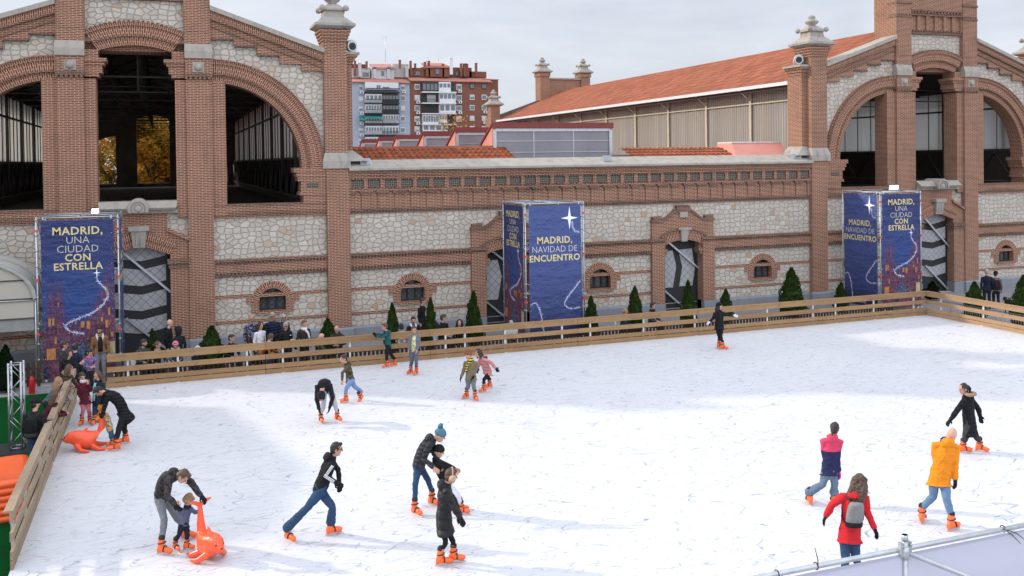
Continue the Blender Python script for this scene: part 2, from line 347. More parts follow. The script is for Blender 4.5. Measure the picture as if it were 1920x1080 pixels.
    def ball(s, c, r, sc=(1, 1, 1), seg=14, rin=9, mi=0):
        return s.ell(c, (Vector((r*sc[0], 0, 0)), Vector((0, r*sc[1], 0)), Vector((0, 0, r*sc[2]))), seg, rin, mi)
    def loft(s, rings, n=16, mi=0):           # rings of (centre, axis a, axis b)
        R_ = [[s.bm.verts.new(Vector(c)+a*math.cos(2*PI*k/n)+b*math.sin(2*PI*k/n)) for k in range(n)] for c, a, b in rings]
        for A, B in zip(R_, R_[1:]):
            for k in range(n):
                f = s.bm.faces.new((A[k], A[(k+1) % n], B[(k+1) % n], B[k])); f.smooth = True; f.material_index = mi
        s.bm.faces.new(R_[0][::-1]).material_index = mi; s.bm.faces.new(R_[-1]).material_index = mi; return s
    def lathe(s, prof, c, n=20, mi=0):
        X, Y = Vector((1, 0, 0)), Vector((0, 1, 0)); c = Vector(c)
        return s.loft([(c+Vector((0, 0, z)), X*max(r, 1e-4), Y*max(r, 1e-4)) for r, z in prof], n, mi)
    def build(s, name, m, parent=None, loc=None, smooth=None):
        bmesh.ops.recalc_face_normals(s.bm, faces=s.bm.faces)
        me = bpy.data.meshes.new(name); s.bm.to_mesh(me); s.bm.free()
        for q in (m if isinstance(m, (list, tuple)) else [m]): me.materials.append(q)
        if smooth is not None: me.polygons.foreach_set('use_smooth', [smooth]*len(me.polygons))
        o = bpy.data.objects.new(name, me); COL.objects.link(o)
        if parent: o.parent = parent
        if loc: o.location = loc
        return o
def empty(name, loc=(0, 0, 0), rz=0.0, parent=None):
    o = bpy.data.objects.new(name, None); COL.objects.link(o); o.location = loc; o.rotation_euler = (0, 0, rz); o.empty_display_size = 0.2
    if parent: o.parent = parent
    return o
def tag(o, label, cat, group=None):
    o['label'] = label; o['category'] = cat
    if group: o['group'] = group
    return o
def kind(o, k='structure'): o['kind'] = k; return o
KIDS = {}
def copy_tree(o, parent=None):
    c = o.copy(); COL.objects.link(c)
    if parent is not None: c.parent = parent
    for ch in [x for x in bpy.data.objects if x.parent == o]: copy_tree(ch, c)
    return c
def arcp(cx, cz, r, a0, a1, n): return [(cx+r*math.cos(R(a0+(a1-a0)*i/n)), cz+r*math.sin(R(a0+(a1-a0)*i/n))) for i in range(n+1)]
def segarc(hw, zs, zc, n, cx=0.0):     # segmental arch through (+-hw, zs) with crown zc, right to left
    h = zc-zs; r = (hw*hw+h*h)/(2*h); a = math.degrees(math.asin(hw/r)); return arcp(cx, zc-r, r, 90-a, 90+a, n)
def lerp2(A, B, t): return [(a[0]+(b[0]-a[0])*t, a[1]+(b[1]-a[1])*t) for a, b in zip(A, B)]
# ================================================================== BUILDINGS
def rake(u): return 12.70-0.351*(abs(u)-2.69)
def sym(pts, s): return [(s*u, z) for u, z in (pts if s > 0 else pts[::-1])]
def dentils(mb, u0, u1, y0, y1, z0, z1, pitch=0.125, duty=0.5):
    n = max(1, int((u1-u0)/pitch)); st = (u1-u0)/n
    for i in range(n): mb.box(u0+i*st, u0+i*st+st*duty, y0, y1, z0, z1)

def finial(parent, x, y, z, name='finial'):
    m = MB()
    m.taper(x-.52, x+.52, y-.52, y+.52, z, x-.78, x+.78, y-.78, y+.78, z+.14)
    m.box(x-.78, x+.78, y-.78, y+.78, z+.14, z+.24)
    m.taper(x-.74, x+.74, y-.74, y+.74, z+.24, x-.42, x+.42, y-.42, y+.42, z+.52)
    m.taper(x-.40, x+.40, y-.40, y+.40, z+.52, x-.36, x+.36, y-.36, y+.36, z+.78)
    m.box(x-.46, x+.46, y-.46, y+.46, z+.78, z+.86)
    m.taper(x-.42, x+.42, y-.42, y+.42, z+.86, x-.20, x+.20, y-.20, y+.20, z+1.05)
    m.lathe([(.2, 1.04), (.17, 1.1), (.3, 1.2), (.33, 1.27), (.24, 1.34), (.14, 1.4), (.2, 1.48), (.1, 1.56), (0.01, 1.6)], (x, y, z), 14)
    for a, b in ((-1, -1), (1, -1), (-1, 1), (1, 1)):
        m.lathe([(.01, .8), (.1, .84), (.13, .93), (.08, 1.02), (.01, 1.05)], (x+a*.46, y+b*.46, z-.06), 10)
    return m.build(name, M_LIMED, parent)

def vent_window(parent, u, wall_y=0.25):
    s = MB()
    s.ribbon(arcp(u, 1.56, .50, 0, 180, 14), arcp(u, 1.56, .78, 0, 180, 14), wall_y-.045, wall_y+.5)
    sur = s.build('window_surround', M_ARCH, parent)
    q = MB()
    for sg in (-1, 1):
        q.box(min(u+sg*.50, u+sg*.80), max(u+sg*.50, u+sg*.80), wall_y-.04, wall_y+.5, 1.14, 1.57)
        q.box(min(u+sg*.60, u+sg*.98), max(u+sg*.60, u+sg*.98), wall_y-.03, wall_y+.2, 1.50, 1.80)
    q.box(u-.62, u+.62, wall_y-.09, wall_y+.45, 1.08, 1.20); q.build('window_quoins', M_BRICK, parent)
    w = MB(); fy_ = wall_y+.22
    w.ribbon(arcp(u, 1.56, .44, 0, 180, 14), arcp(u, 1.56, .51, 0, 180, 14), fy_, fy_+.06)
    w.box(u-.51, u-.44, fy_, fy_+.06, 1.18, 1.56); w.box(u+.44, u+.51, fy_, fy_+.06, 1.18, 1.56); w.box(u-.44, u+.44, fy_, fy_+.06, 1.19, 1.26)
    w.box(u-.21, u-.13, fy_-.01, fy_+.05, 1.26, 1.97); w.box(u+.13, u+.21, fy_-.01, fy_+.05, 1.26, 1.97)
    fr = w.build('window', M_BLACK, parent)
    g = MB(); g.plate([(u-.46, 1.22)]+[(u+.46, 1.22)]+arcp(u, 1.56, .46, 0, 180, 14), [], fy_+.03, fy_+.045)
    g.build('pane', M_GLASSD, fr)
def diamond_glass():
    m, nt, b = mk('lattice_glass'); b.inputs['Roughness'].default_value = 0.2
    vec, p = wall_uv(nt); mp = nd(nt, 'ShaderNodeMapping', {'Vector': vec, 'Rotation': (0, 0, R(45))}).outputs[0]
    br = nd(nt, 'ShaderNodeTexBrick', {'Vector': mp, 'Color1': (0.10, 0.105, 0.105, 1), 'Color2': (0.06, 0.065, 0.065, 1), 'Mortar': (0.03, 0.03, 0.03, 1), 'Scale': 1.0, 'Mortar Size': 0.008, 'Brick Width': 0.15, 'Row Height': 0.15}, offset=0.0)
    nt.links.new(br.outputs[0], b.inputs['Base Color']); return m
M_GLASSD = diamond_glass()
def win_hole(u): return [(u-.56, 1.15), (u+.56, 1.15)]+arcp(u, 1.56, .56, 0, 180, 10)

def brace(parent, pts):
    m = MB()
    for a, b in pts:
        a, b = Vector(a), Vector(b); d = (b-a).normalized()
        M = Matrix.Translation((a+b)/2) @ d.to_track_quat('Z', 'Y').to_matrix().to_4x4()
        m.obox(M, .075, .075, (b-a).length)
    return m.build('brace', M_STEEL, parent)

def pavilion(label):
    root = empty('market_pavilion', (C1, YF, 0)); tag(root, label, 'market hall', 'twin brick market halls')
    # --- rubble stone wall with the openings
    outer = [(-7.0, GZ), (7.0, GZ), (7.0, rake(7.0)-.25), (2.0, rake(2.0)-.25), (2.0, 12.9), (-2.0, 12.9), (-2.0, rake(2)-.25), (-7.0, rake(7.0)-.25)]
    holes = [[(-1.8, 5.2), (1.8, 5.2), (1.8, 11.3)]+segarc(1.5, 11.3, 11.65, 8)+[(-1.8, 11.3)]]
    for s in (1, -1):
        holes.append(sym([(2.7, 5.0), (6.2, 5.0), (6.2, 6.5)]+arcp(2.65, 6.65, 3.6, 0, 88, 14), s))
        holes.append(win_hole(4.71*s))
    holes.append([(-1.3, GZ+.02), (1.3, GZ+.02), (1.3, 3.8), (0, 4.2), (-1.3, 3.8)])
    w = MB(); w.plate(outer, holes, .25, .93); w.build('stone_wall', M_STONE, root)
    for s in (1, -1):
        p = MB(); a, b = sorted((s*2.62, s*6.78)); p.taper(a, b, .14, .9, GZ, a, b, .14, .9, .30); p.taper(a, b, .14, .9, .30, a, b, .22, .9, .385)
        a, b = sorted((s*6.72, s*7.76)); p.box(a, b, -.07, .5, GZ, .31); p.taper(a, b, -.07, .5, .31, a, b, .0, .5, .385)
        a, b = sorted((s*1.02, s*1.70)); p.box(a, b, .03, .9, GZ, .375)
        a, b = sorted((s*1.69, s*2.64)); p.box(a, b, -.07, .9, GZ, .31); p.taper(a, b, -.07, .9, .31, a, b, .0, .9, .385)
        p.build('granite_plinth', M_GRAN, root)
    # --- side arches
    for s in (1, -1):
        m = MB()
        A, B = arcp(2.65, 6.65, 3.25, 0, 91, 26), arcp(2.65, 6.65, 4.1, 0, 91, 26)
        if s < 0: A, B = [(-u, z) for u, z in A], [(-u, z) for u, z in B]
        m.ribbon(A, lerp2(A, B, .33), .19, .965); m.ribbon(lerp2(A, B, .33), lerp2(A, B, .8), .10, .95); m.ribbon(lerp2(A, B, .8), B, .04, .94)
        t = m
        for r, y in ((3.545, .07), (4.06, .015)):
            n = int(r*PI/2/.15)
            for i in range(n):
                a0 = 90*i/n; pa, pb = arcp(2.65, 6.65, r-.03, a0, a0+90*.5/n, 1), arcp(2.65, 6.65, r+.035, a0, a0+90*.5/n, 1)
                q = [(s*pt[0], pt[1]) for pt in (pa[0], pa[1], pb[1], pb[0])]
                t.hexa([(x, y-.02, z) for x, z in q], [(x, y+.08, z) for x, z in q], mi=1)
        m.build('arch', [M_ARCH, M_BRICKD], root)
        # impost under the springing
        i = MB()
        for u0, z0, z1, y in ((5.56, 6.47, 6.65, .03), (5.66, 6.30, 6.47, .05), (5.72, 6.13, 6.30, .07), (5.84, 5.72, 6.13, .09), (5.78, 5.60, 5.72, .07), (5.92, 5.28, 5.60, .11)):
            a, b = sorted((s*u0, s*6.80)); i.box(a, b, y, .96, z0, z1)
        i.build('impost', M_BRICK, root)
        z = MB(); a, b = sorted((s*6.05, s*6.5)); z.box(a, b, .075, .10, 5.90, 6.06); z.build('tile_panel', M_AZU, root)
    # --- brick piers, with pilasters and caps
    for s in (1, -1):
        m = MB()
        a, b = sorted((s*1.33, s*3.10)); m.box(a, b, .12, .97, 4.9, 9.95)
        a, b = sorted((s*1.72, s*2.60)); m.box(a, b, 0, .5, .38, 10.0)
        a, b = sorted((s*1.05, s*1.73)); m.box(a, b, .06, .92, .37, 3.2)
        a, b = sorted((s*1.70, s*2.62)); m.box(a, b, -.04, .5, 10.18, 10.74)
        for u0, z0, z1, y in ((.96, 10.56, 10.70, .02), (1.04, 10.44, 10.56, .06), (1.12, 10.16, 10.44, .09), (1.22, 10.02, 10.16, .11)):
            a, b = sorted((s*u0, s*1.71)); m.box(a, b, y, .96, z0, z1)
        a, b = sorted((s*1.24, s*1.75)); m.box(a, b, .16, .94, 10.70, 11.02)
        a, b = sorted((s*1.66, s*2.60)); m.box(a, b, .01, .8, 11.28, 14.95)
        m.box(a+.06, b-.06, -.01, .4, 11.75, 12.55)
        pier = m.build('pier', M_BRICK, root)
        d = MB(); a, b = sorted((s*1.68, s*2.64)); d.box(a, b, -.055, .4, 10.06, 10.19); dentils(d, a, b, -.075, -.02, 9.97, 10.10, .15, .6); d.build('pier_moulding', M_BRICKD, pier)
        k = MB(); k.taper(a, b, -.09, .5, 10.755, a, b, -.09, .5, 11.02); k.taper(a, b, -.09, .5, 11.02, a, b, .01, .5, 11.29); k.build('cap_stone', M_LIME, pier)
        k = MB(); k.box(s*2.15-.2, s*2.15+.2, -.05, 0, 10.24, 10.62); k.ball((s*2.15, -.07, 10.42), .135, (1, .8, 1)); k.build('stone_boss', M_LIMED, pier)
    # --- centre arch
    A, B = segarc(1.24, 10.98, 11.20, 16), segarc(1.72, 11.66, 12.06, 16)
    m = MB(); m.ribbon(A, lerp2(A, B, .36), .17, .94); m.ribbon(lerp2(A, B, .36), lerp2(A, B, .82), .09, .93); m.ribbon(lerp2(A, B, .82), B, .03, .92)
    for rr in (.36, .96):
        Q = lerp2(segarc(1.24, 10.98, 11.20, 44), segarc(1.72, 11.66, 12.06, 44), rr); Q2 = lerp2(segarc(1.24, 10.98, 11.20, 44), segarc(1.72, 11.66, 12.06, 44), rr+.08)
        for i in range(0, 44, 2): q = [Q[i], Q[i+1], Q2[i+1], Q2[i]]; m.hexa([(x, .0 if rr > .5 else .06, z) for x, z in q], [(x, .2, z) for x, z in q], mi=1)
    m.build('arch', [M_ARCH, M_BRICKD], root)
    # --- stepped brickwork and raking cornice
    for s in (1, -1):
        m = MB(); st = [(2.60, 11.47), (3.45, 11.47), (3.45, 11.23), (4.28, 11.23), (4.28, 10.92), (5.11, 10.92), (5.11, 10.64), (5.93, 10.64), (5.93, 10.39), (6.80, 10.39)]
        m.plate(sym(st+[(6.80, rake(6.8)-.16), (2.60, rake(2.6)-.16)], s), [], .13, .4); m.build('stepped_brickwork', M_BRICK, root)
        A = [(s*(2.60+4.2*i/20), rake(2.60+4.2*i/20)-.44) for i in range(21)]; B = [(u, z+.26) for u, z in A]
        m = MB(); m.ribbon(A, B, .05, .5); m.build('raking_band', M_ARCH, root)
        m = MB(); m.ribbon([(u, z-.07) for u, z in A], [(u, z-.005) for u, z in A], .01, .5); m.ribbon([(u, z-.34) for u, z in A], [(u, z-.27) for u, z in A], .085, .5)
        for i in range(3):
            u0, u1 = st[2*i+1][0]-.83, st[2*i+1][0]; zz = st[2*i+1][1]; a, b = sorted((s*u0, s*u1)); m.box(a, b, .09, .5, zz, zz+.06)
        m.build('raking_moulding', M_BRICKD, root)
        m = MB(); m.plate(sym([(2.60, rake(2.6)-.175), (6.80, rake(6.8)-.175), (6.80, rake(6.8)), (2.60, rake(2.6))], s), [], -.06, 1.05); m.build('coping', M_LIME, root)
    # --- attic over the centre bay
    m = MB(); m.box(-1.67, 1.67, .16, .9, 12.84, 15.0); m.box(-2.58, 2.58, .5, 1.55, 11.0, 15.0)
    m.box(-1.67, 1.67, .04, .4, 14.05, 14.95)
    for i in range(7):
        u = -1.67+i*.557-.10; m.box(max(u, -1.67), min(u+.2, 1.67), .06, .3, 13.03, 13.75)
    m.build('attic', M_BRICK, root)
    m = MB(); m.box(-1.675, 1.675, .10, .4, 12.86, 12.95); dentils(m, -1.67, 1.67, .05, .3, 12.95, 13.04, .17)
    m.box(-1.675, 1.675, .02, .4, 13.75, 13.86); dentils(m, -1.67, 1.67, -.02, .3, 13.86, 13.97, .2, .6); m.box(-1.675, 1.675, -.03, .4, 13.97, 14.06)
    for s in (1, -1):
        a, b = sorted((s*1.64, s*2.62)); m.box(a, b, -.02, .6, 13.62, 13.70); dentils(m, a, b, -.03, .5, 13.70, 13.80, .16); m.box(a, b, -.04, .6, 14.3, 14.38)
    m.build('attic_moulding', M_BRICKD, root)
    m = MB(); m.box(-2.72, 2.72, -.12, 1.68, 15.0, 15.14); m.build('attic_coping', M_LIME, root)
    # --- horizontal bands of the lower wall
    for s in (1, -1):
        m = MB(); a, b = sorted((s*2.6, s*6.82))
        m.box(a, b, .13, .9, 5.05, 5.30); m.box(a, b, .17, .9, 4.80, 5.05)
        m.box(a, b, .13, .6, 2.74, 3.06); m.box(a, b, .235, .6, 1.745, 1.885); m.box(a, b, .235, .6, .80, .925)
        m.build('brick_band', M_BRICK, root)
        m = MB(); m.box(a, b, .11, .9, 5.225, 5.31); dentils(m, a, b, .12, .3, 4.86, 4.93); m.box(a, b, .14, .4, 4.93, 4.99)
        m.box(a, b, .07, .6, 3.16, 3.25); dentils(m, a, b, .09, .4, 3.06, 3.165); dentils(m, a, b, .115, .4, 2.64, 2.74); m.box(a, b, .15, .5, 2.58, 2.645)
        m.build('dentil_band', M_BRICKD, root)
        vent_window(root, 4.71*s)
    # --- corner pilasters
    for s in (1, -1):
        m = MB(); a, b = sorted((s*6.80, s*7.69)); m.box(a, b, 0, 1.0, .38, 6.6)
        a, b = sorted((s*6.76, s*7.66)); m.box(a, b, .03, 1.15, 7.2, 11.75)
        a, b = sorted((s*7.2, s*7.92)); m.box(a, b, .42, 1.5, 7.0, 10.85)
        for z0, z1, g in ((11.55, 11.66, .035), (11.66, 11.78, .07), (11.78, 11.9, .11), (11.9, 12.0, .15)): m.box(s*7.21-.45-g, s*7.21+.45+g, .03-g, 1.05+g, z0, z1)
        for z0, z1, g in ((10.72, 10.85, .05), (10.85, 10.98, .12), (10.98, 11.08, .2)):
            a, b = sorted((s*7.2, s*(7.92+g))); m.box(a, b, .42-g, 1.5, z0, z1)
        pil = m.build('corner_pilaster', M_BRICK, root)
        m = MB(); a, b = sorted((s*6.66, s*7.73)); m.box(a, b, -.08, 1.1, 6.61, 6.9); c, d = sorted((s*6.75, s*7.68)); m.taper(a, b, -.08, 1.1, 6.9, c, d, .02, 1.1, 7.22)
        a, b = sorted((s*7.6, s*8.45)); c, d = sorted((s*7.6, s*7.93)); m.taper(a, b, .1, 1.5, 6.88, c, d, .40, 1.5, 7.3); m.build('cap_stone', M_LIMED, pil)
        m = MB(); a, b = sorted((s*7.2, s*8.2)); m.box(a, b, .18, 1.5, 11.08, 11.18); m.build('shelf_stone', M_LIME, pil)
        finial(pil, s*7.21, .54, 12.0)
    # --- portal: arch, keystone, gabled brick head, carved lintel
    m = MB()
    for s in (1, -1):
        A = [(s*1.07, 3.54), (s*.62, 3.71), (s*.2, 3.86)]; B = [(s*1.30, 3.98), (s*.82, 4.16), (s*.27, 4.38)]
        A = [(A[0][0]+(A[2][0]-A[0][0])*t/8, A[0][1]+(A[2][1]-A[0][1])*t/8) for t in range(9)]; B = [(B[0][0]+(B[2][0]-B[0][0])*t/8, B[0][1]+(B[2][1]-B[0][1])*t/8) for t in range(9)]
        m.ribbon(A, lerp2(A, B, .55), .07, .9); m.ribbon(lerp2(A, B, .55), B, .02, .88)
    m.build('portal_arch', M_ARCH, root)
    m = MB(); head = [(-1.74, 3.36), (-1.06, 3.36), (-1.06, 3.54), (0, 3.9), (1.06, 3.54), (1.06, 3.36), (1.74, 3.36), (1.74, 4.06), (.98, 4.46), (.98, 5.1), (-.98, 5.1), (-.98, 4.46), (-1.74, 4.06)]
    m.plate(head, [], .12, .91)
    for s in (1, -1):
        a, b = sorted((s*.96, s*1.78)); q_ = MB(); q_.box(a, b, -.02, .9, 3.19, 3.36); q_.box(min(s*1.0, s*1.75), max(s*1.0, s*1.75), .02, .9, 3.04, 3.19); q_.build('portal_impost', M_BRICKD, root)
        m.hexa([(s*1.76, -.0, 4.0), (s*1.76, 0, 4.12), (s*.95, 0, 4.54), (s*.95, 0, 4.42)], [(s*1.76, .5, 4.0), (s*1.76, .5, 4.12), (s*.95, .5, 4.54), (s*.95, .5, 4.42)])
    m.build('portal_head', M_BRICK, root)
    m = MB(); m.hexa([(-.34, -.16, 4.45), (.34, -.16, 4.45), (.36, -.16, 4.62), (-.36, -.16, 4.62)], [(-.34, .5, 4.45), (.34, .5, 4.45), (.36, .5, 4.62), (-.36, .5, 4.62)])
    m.hexa([(-.2, -.05, 3.84), (.2, -.05, 3.84), (.26, -.12, 4.45), (-.26, -.12, 4.45)], [(-.2, .6, 3.84), (.2, .6, 3.84), (.26, .6, 4.45), (-.26, .6, 4.45)])
    for k in (-.1, .06): m.box(k, k+.04, -.13, .1, 3.95, 4.4)
    m.build('keystone', M_LIMED, root)
    m = MB(); m.box(-1.34, 1.34, .0, .98, 5.08, 5.2); m.taper(-1.3, 1.3, -.16, .9, 5.2, -1.3, 1.3, -.22, .9, 5.28); m.taper(-1.3, 1.3, -.22, .95, 5.28, -1.34, 1.34, .1, 1.0, 5.52)
    m.plate(arcp(0, 5.26, .37, -22, 202, 22), [], -.29, .7)
    m.build('carved_lintel', M_LIME, root)
    m = MB(); m.ribbon(arcp(0, 5.26, .26, -25, 205, 22), arcp(0, 5.26, .345, -25, 205, 22), -.34, -.28); m.ribbon(arcp(0, 5.26, .17, -40, 220, 20), arcp(0, 5.26, .21, -40, 220, 20), -.33, -.28); m.ball((0, -.29, 5.26), .125, (1, .45, 1)); m.build('scroll_ring', M_LIMED, root)
    # --- door with chevron panels
    d = MB(); d.plate([(-1.12, GZ), (1.12, GZ), (1.12, 3.62), (0, 3.98), (-1.12, 3.62)], [], .52, .58); door = d.build('door', M_BLACK, root)
    g = MB()
    for z0, z1 in ((3.30, 4.5), (2.38, 2.98), (1.46, 2.06), (.62, 1.14)):
        top = [(.9, z1+.18), (0.05, z1), (-.8, z1+.12), (-1.02, z1+.15)] if z1 < 4 else [(.9, 3.68), (0, 3.92), (-1.02, 3.6)]
        g.plate([(-1.02, z0+.15), (-.8, z0+.12), (.05, z0), (.9, z0+.18)]+top, [], .49, .515)
    g.build('door_panel', M_GREYP, door)
    brace(door, [((-.55, .40, 3.65), (1.05, .40, 2.12)), ((-.5, .40, 1.25), (.95, .40, -.05))])
    # --- hall behind
    L = YREAR-YF
    for s in (1, -1):
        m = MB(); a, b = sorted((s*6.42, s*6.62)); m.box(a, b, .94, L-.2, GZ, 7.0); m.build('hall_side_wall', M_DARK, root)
        m = MB(); m.box(a+.06, b-.06, .94, L-.2, 7.08, 10.42); m.build('translucent_sheeting', M_CORRP, root)
        m = MB(); m.box(a-.03, b+.03, .95, L-.25, 6.98, 7.1); m.box(*((a-.05, a+.05) if s > 0 else (b-.05, b+.05)), .95, L-.25, 9.26, 9.36); m.box(a-.03, b+.03, .95, L-.25, 10.36, 10.5)
        for k in range(38):
            y = 1.1+k*1.22; big = k % 4 == 0; e = .07 if big else .03; m.box(*((a-(.09 if big else .0), a+.05) if s > 0 else (b-.05, b+(.09 if big else .0))), y, y+(.10 if big else .022), 5.3 if big else 7.05, 10.4)
        for k in range(19):
            y = 1.2+k*2.44; x = s*6.36
            m.tube([(x, y, 5.4), (x, y+1.22, 6.95), (x, y+2.44, 5.4)], .055, 5)
        m.tube([(s*6.36, 1, 5.35), (s*6.36, L-1, 5.35)], .06, 5); m.build('wall_girder', M_TRUSS, root)
        m = MB(); o_ = s*6.63
        m.box(min(o_, o_+s*.04), max(o_, o_+s*.04), .96, L-.25, 9.66, 9.72)
        for k in range(11): y = 2+k*4.4; m.box(min(o_, o_+s*.05), max(o_, o_+s*.05), y-.08, y+.08, 7.05, 10.4)
        m.build('cladding_rail', M_RAILB, root)
        m = MB(); ridge, eave = 13.55, 10.62; x1 = s*7.35; sl = (ridge-eave)/7.0
        q = lambda x, dz: (x, ridge-abs(x)*sl+dz)
        P0, P1, P2, P3 = q(0, 0), q(x1, 0), q(x1, -.1), q(0, -.1)
        m.hexa([(p_[0], .9, p_[1]) for p_ in (P0, P1, P2, P3)], [(p_[0], L, p_[1]) for p_ in (P0, P1, P2, P3)]); m.build('tiled_roof', M_TILEY, root)
        m = MB(); m.hexa([(p_[0], .93, p_[1]-.14) for p_ in (P0, P1, P2, P3)], [(p_[0], L-.05, p_[1]-.14) for p_ in (P0, P1, P2, P3)]); m.build('roof_boarding', M_DARK, root)
        m = MB(); gx = s*7.42; m.box(min(gx, gx+s*.12), max(gx, gx+s*.12), .95, L, 10.38, 10.55)
        for k in range(11): y = 2+k*4.4; m.tube([(s*6.65, y, 9.85), (s*7.4, y, 10.42)], .035, 5)
        m.build('gutter', M_STEELW, root)
    m = MB()
    for k in range(10):
        y = 3+k*4.88
        for s in (1, -1):
            m.tube([(0, y, 13.2), (s*6.4, y, 10.55)], .06, 5); m.tube([(s*1.6, y, 12.5), (s*1.6, y, 10.3)], .035, 4); m.tube([(s*1.6, y, 12.5), (s*3.6, y, 10.3)], .035, 4); m.tube([(s*3.6, y, 11.7), (s*3.6, y, 10.3)], .035, 4)
        m.tube([(-6.4, y, 10.3), (6.4, y, 10.3)], .05, 5); m.tube([(0, y, 13.2), (0, y, 9.7)], .05, 4); m.tube([(-3.2, y, 9.7), (3.2, y, 9.7)], .035, 4)
    for x in (-4.5, -2.2, 2.2, 4.5): m.tube([(x, 1, 13.2-abs(x)*.41), (x, L-1, 13.2-abs(x)*.41)], .05, 4)
    m.build('roof_truss', M_TRUSS, root)
    m = MB(); rear = [(-7.0, GZ), (7.0, GZ), (7.0, 11.0), (0, 13.5), (-7.0, 11.0)]
    hs = [[(-1.27, 5.3), (1.27, 5.3), (1.27, 10.6)]+segarc(1.27, 10.6, 10.95, 8)[1:-1]+[(-1.27, 10.6)]]
    for s in (1, -1): hs.append(sym([(2.85, 5.3), (5.9, 5.3), (5.9, 6.0)]+arcp(2.65, 6.0, 3.25, 0, 86, 10), s))
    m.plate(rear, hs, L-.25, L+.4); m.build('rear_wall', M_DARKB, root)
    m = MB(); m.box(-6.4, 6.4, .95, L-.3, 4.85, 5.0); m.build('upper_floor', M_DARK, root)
    # rear attic with two finials, and rear corner pilasters
    m = MB(); m.box(-2.2, 2.2, L-.3, L+.6, 12.6, 14.55)
    for s in (1, -1): m.box(s*2.15-.47, s*2.15+.47, L-.5, L+.8, 11.6, 15.1); m.box(s*2.15-.55, s*2.15+.55, L-.58, L+.88, 14.8, 15.1); m.box(s*7.21-.45, s*7.21+.45, L-.5, L+.5, GZ, 11.9); m.box(s*7.5-.45, s*7.5+.45, L-1.3, L+.3, GZ, 10.9)
    ra = m.build('rear_attic', M_BRICK, root)
    m = MB(); m.box(-1.67, 1.67, L-.42, L+.7, 14.55, 14.7); m.build('attic_coping', M_LIME, ra)
    for s in (1, -1): finial(ra, s*2.15, L+.1, 15.1); finial(ra, s*7.21, L, 11.9)
    for s in (1, -1): finial(root, s*2.13, .75, 15.14)
    return root
M_RAILB = plain('beige_cladding_rail', (0.50, 0.44, 0.33), .7)
pav = pavilion('sooty brick market hall with open arches showing yellow autumn trees through its dark inside')
pav2 = copy_tree(pav); pav2.location.x = C2
for o_ in [x for x in bpy.data.objects if x.parent == pav2 and x.name.startswith('translucent_sheeting')]:
    if sum(v.co.x for v in o_.data.vertices) < 0: o_.data = o_.data.copy(); o_.data.materials[0] = M_CORR
pav2['label'] = 'brick market hall with translucent pale panels behind its arches and a long tiled roof'

# ------------------------------------------------------------------ the low wall linking the two halls
lk = empty('link_building', (C1, YF, 0)); tag(lk, 'long low brick and stone building with a tiled frieze joining the two market halls', 'building')
U0, U1 = 7.69, DX-7.69
WINS = (10.22, 18.58, 26.95); DOORS = (14.28, 22.67)
m = MB(); hs = [win_hole(u) for u in WINS]+[[(d-.99, GZ+.02), (d+.99, GZ+.02), (d+.99, 2.95)]+segarc(.99, 2.95, 3.18, 8, d)[1:-1]+[(d-.99, 2.95)] for d in DOORS]
m.plate([(U0-.2, GZ), (U1+.2, GZ), (U1+.2, 6.5), (U0-.2, 6.5)], hs, .25, .9); m.build('stone_wall', M_STONE, lk)
segs = [(U0, 12.98), (15.55, 21.38), (23.95, U1)]
seg2 = [(U0, 12.7), (15.86, 21.09), (24.25, U1)]
md = MB()
for (a, b) in seg2:
    m = MB(); pl = MB(); md = MB()
    m.box(a, b, .13, .7, 2.74, 3.06)
    m.box(a, b, .235, .6, 1.745, 1.885); m.box(a, b, .235, .6, .80, .925)
    md.box(a, b, .07, .7, 3.16, 3.25); dentils(md, a, b, .09, .4, 3.06, 3.165); dentils(md, a, b, .115, .4, 2.64, 2.74); md.box(a, b, .15, .5, 2.58, 2.645)
    pl.box(a, b, .14, .8, GZ, .30); pl.taper(a, b, .14, .8, .30, a, b, .22, .8, .385)
    m.build('brick_band', M_BRICK, lk); pl.build('granite_plinth', M_GRAN, lk); md.build('dentil_band', M_BRICKD, lk)
md = MB()
md.box(U0, U1, .14, .8, 4.93, 5.0); dentils(md, U0, U1, .16, .4, 4.86, 4.93); md.box(U0, U1, .19, .5, 4.80, 4.865)
md.build('dentil_band', M_BRICKD, lk)
for d in DOORS:
    for s in (1, -1): pl = MB(); a, b = sorted((d+s*.99, d+s*1.61)); pl.box(a, b, .0, .9, GZ, .375); pl.build('granite_plinth', M_GRAN, lk)
# frieze: brick ground, pilaster strips, corbels, tiles
fr = MB(); fr.box(U0, U1, .17, .85, 5.0, 6.2); fr.box(U0, U1, .08, .86, 6.2, 6.30); fr.box(U0, U1, .03, .87, 6.30, 6.41); fr.box(U0, U1, -.03, .88, 6.41, 6.5); fr.box(U0, U1, .10, .85, 5.70, 5.78)
P = .649; n = int((U1-U0)/P); P = (U1-U0)/n; frd = MB()
for i in range(n):
    c = U0+(i+.5)*P
    for s in ((1, -1) if i == 0 else (1,)):
        e = c+s*P/2; a, b = max(U0, e-.085), min(U1, e+.085); fr.box(a, b, .085, .6, 5.78, 6.2)
        a, b = max(U0, e-.17), min(U1, e+.17); fr.box(a, b, .12, .5, 5.0, 5.52); frd.box(max(U0, e-.2), min(U1, e+.2), .09, .5, 5.52, 5.61); frd.box(max(U0, e-.26), min(U1, e+.26), .06, .5, 5.61, 5.70)
fr.build('frieze', M_BRICK, lk)
dentils(frd, U0, U1, .055, .4, 6.13, 6.205, .13); dentils(frd, U0, U1, .07, .4, 5.78, 5.84, .13); frd.box(U0, U1, -.045, .5, 6.445, 6.505); frd.build('frieze_moulding', M_BRICKD, lk)
tp0 = None
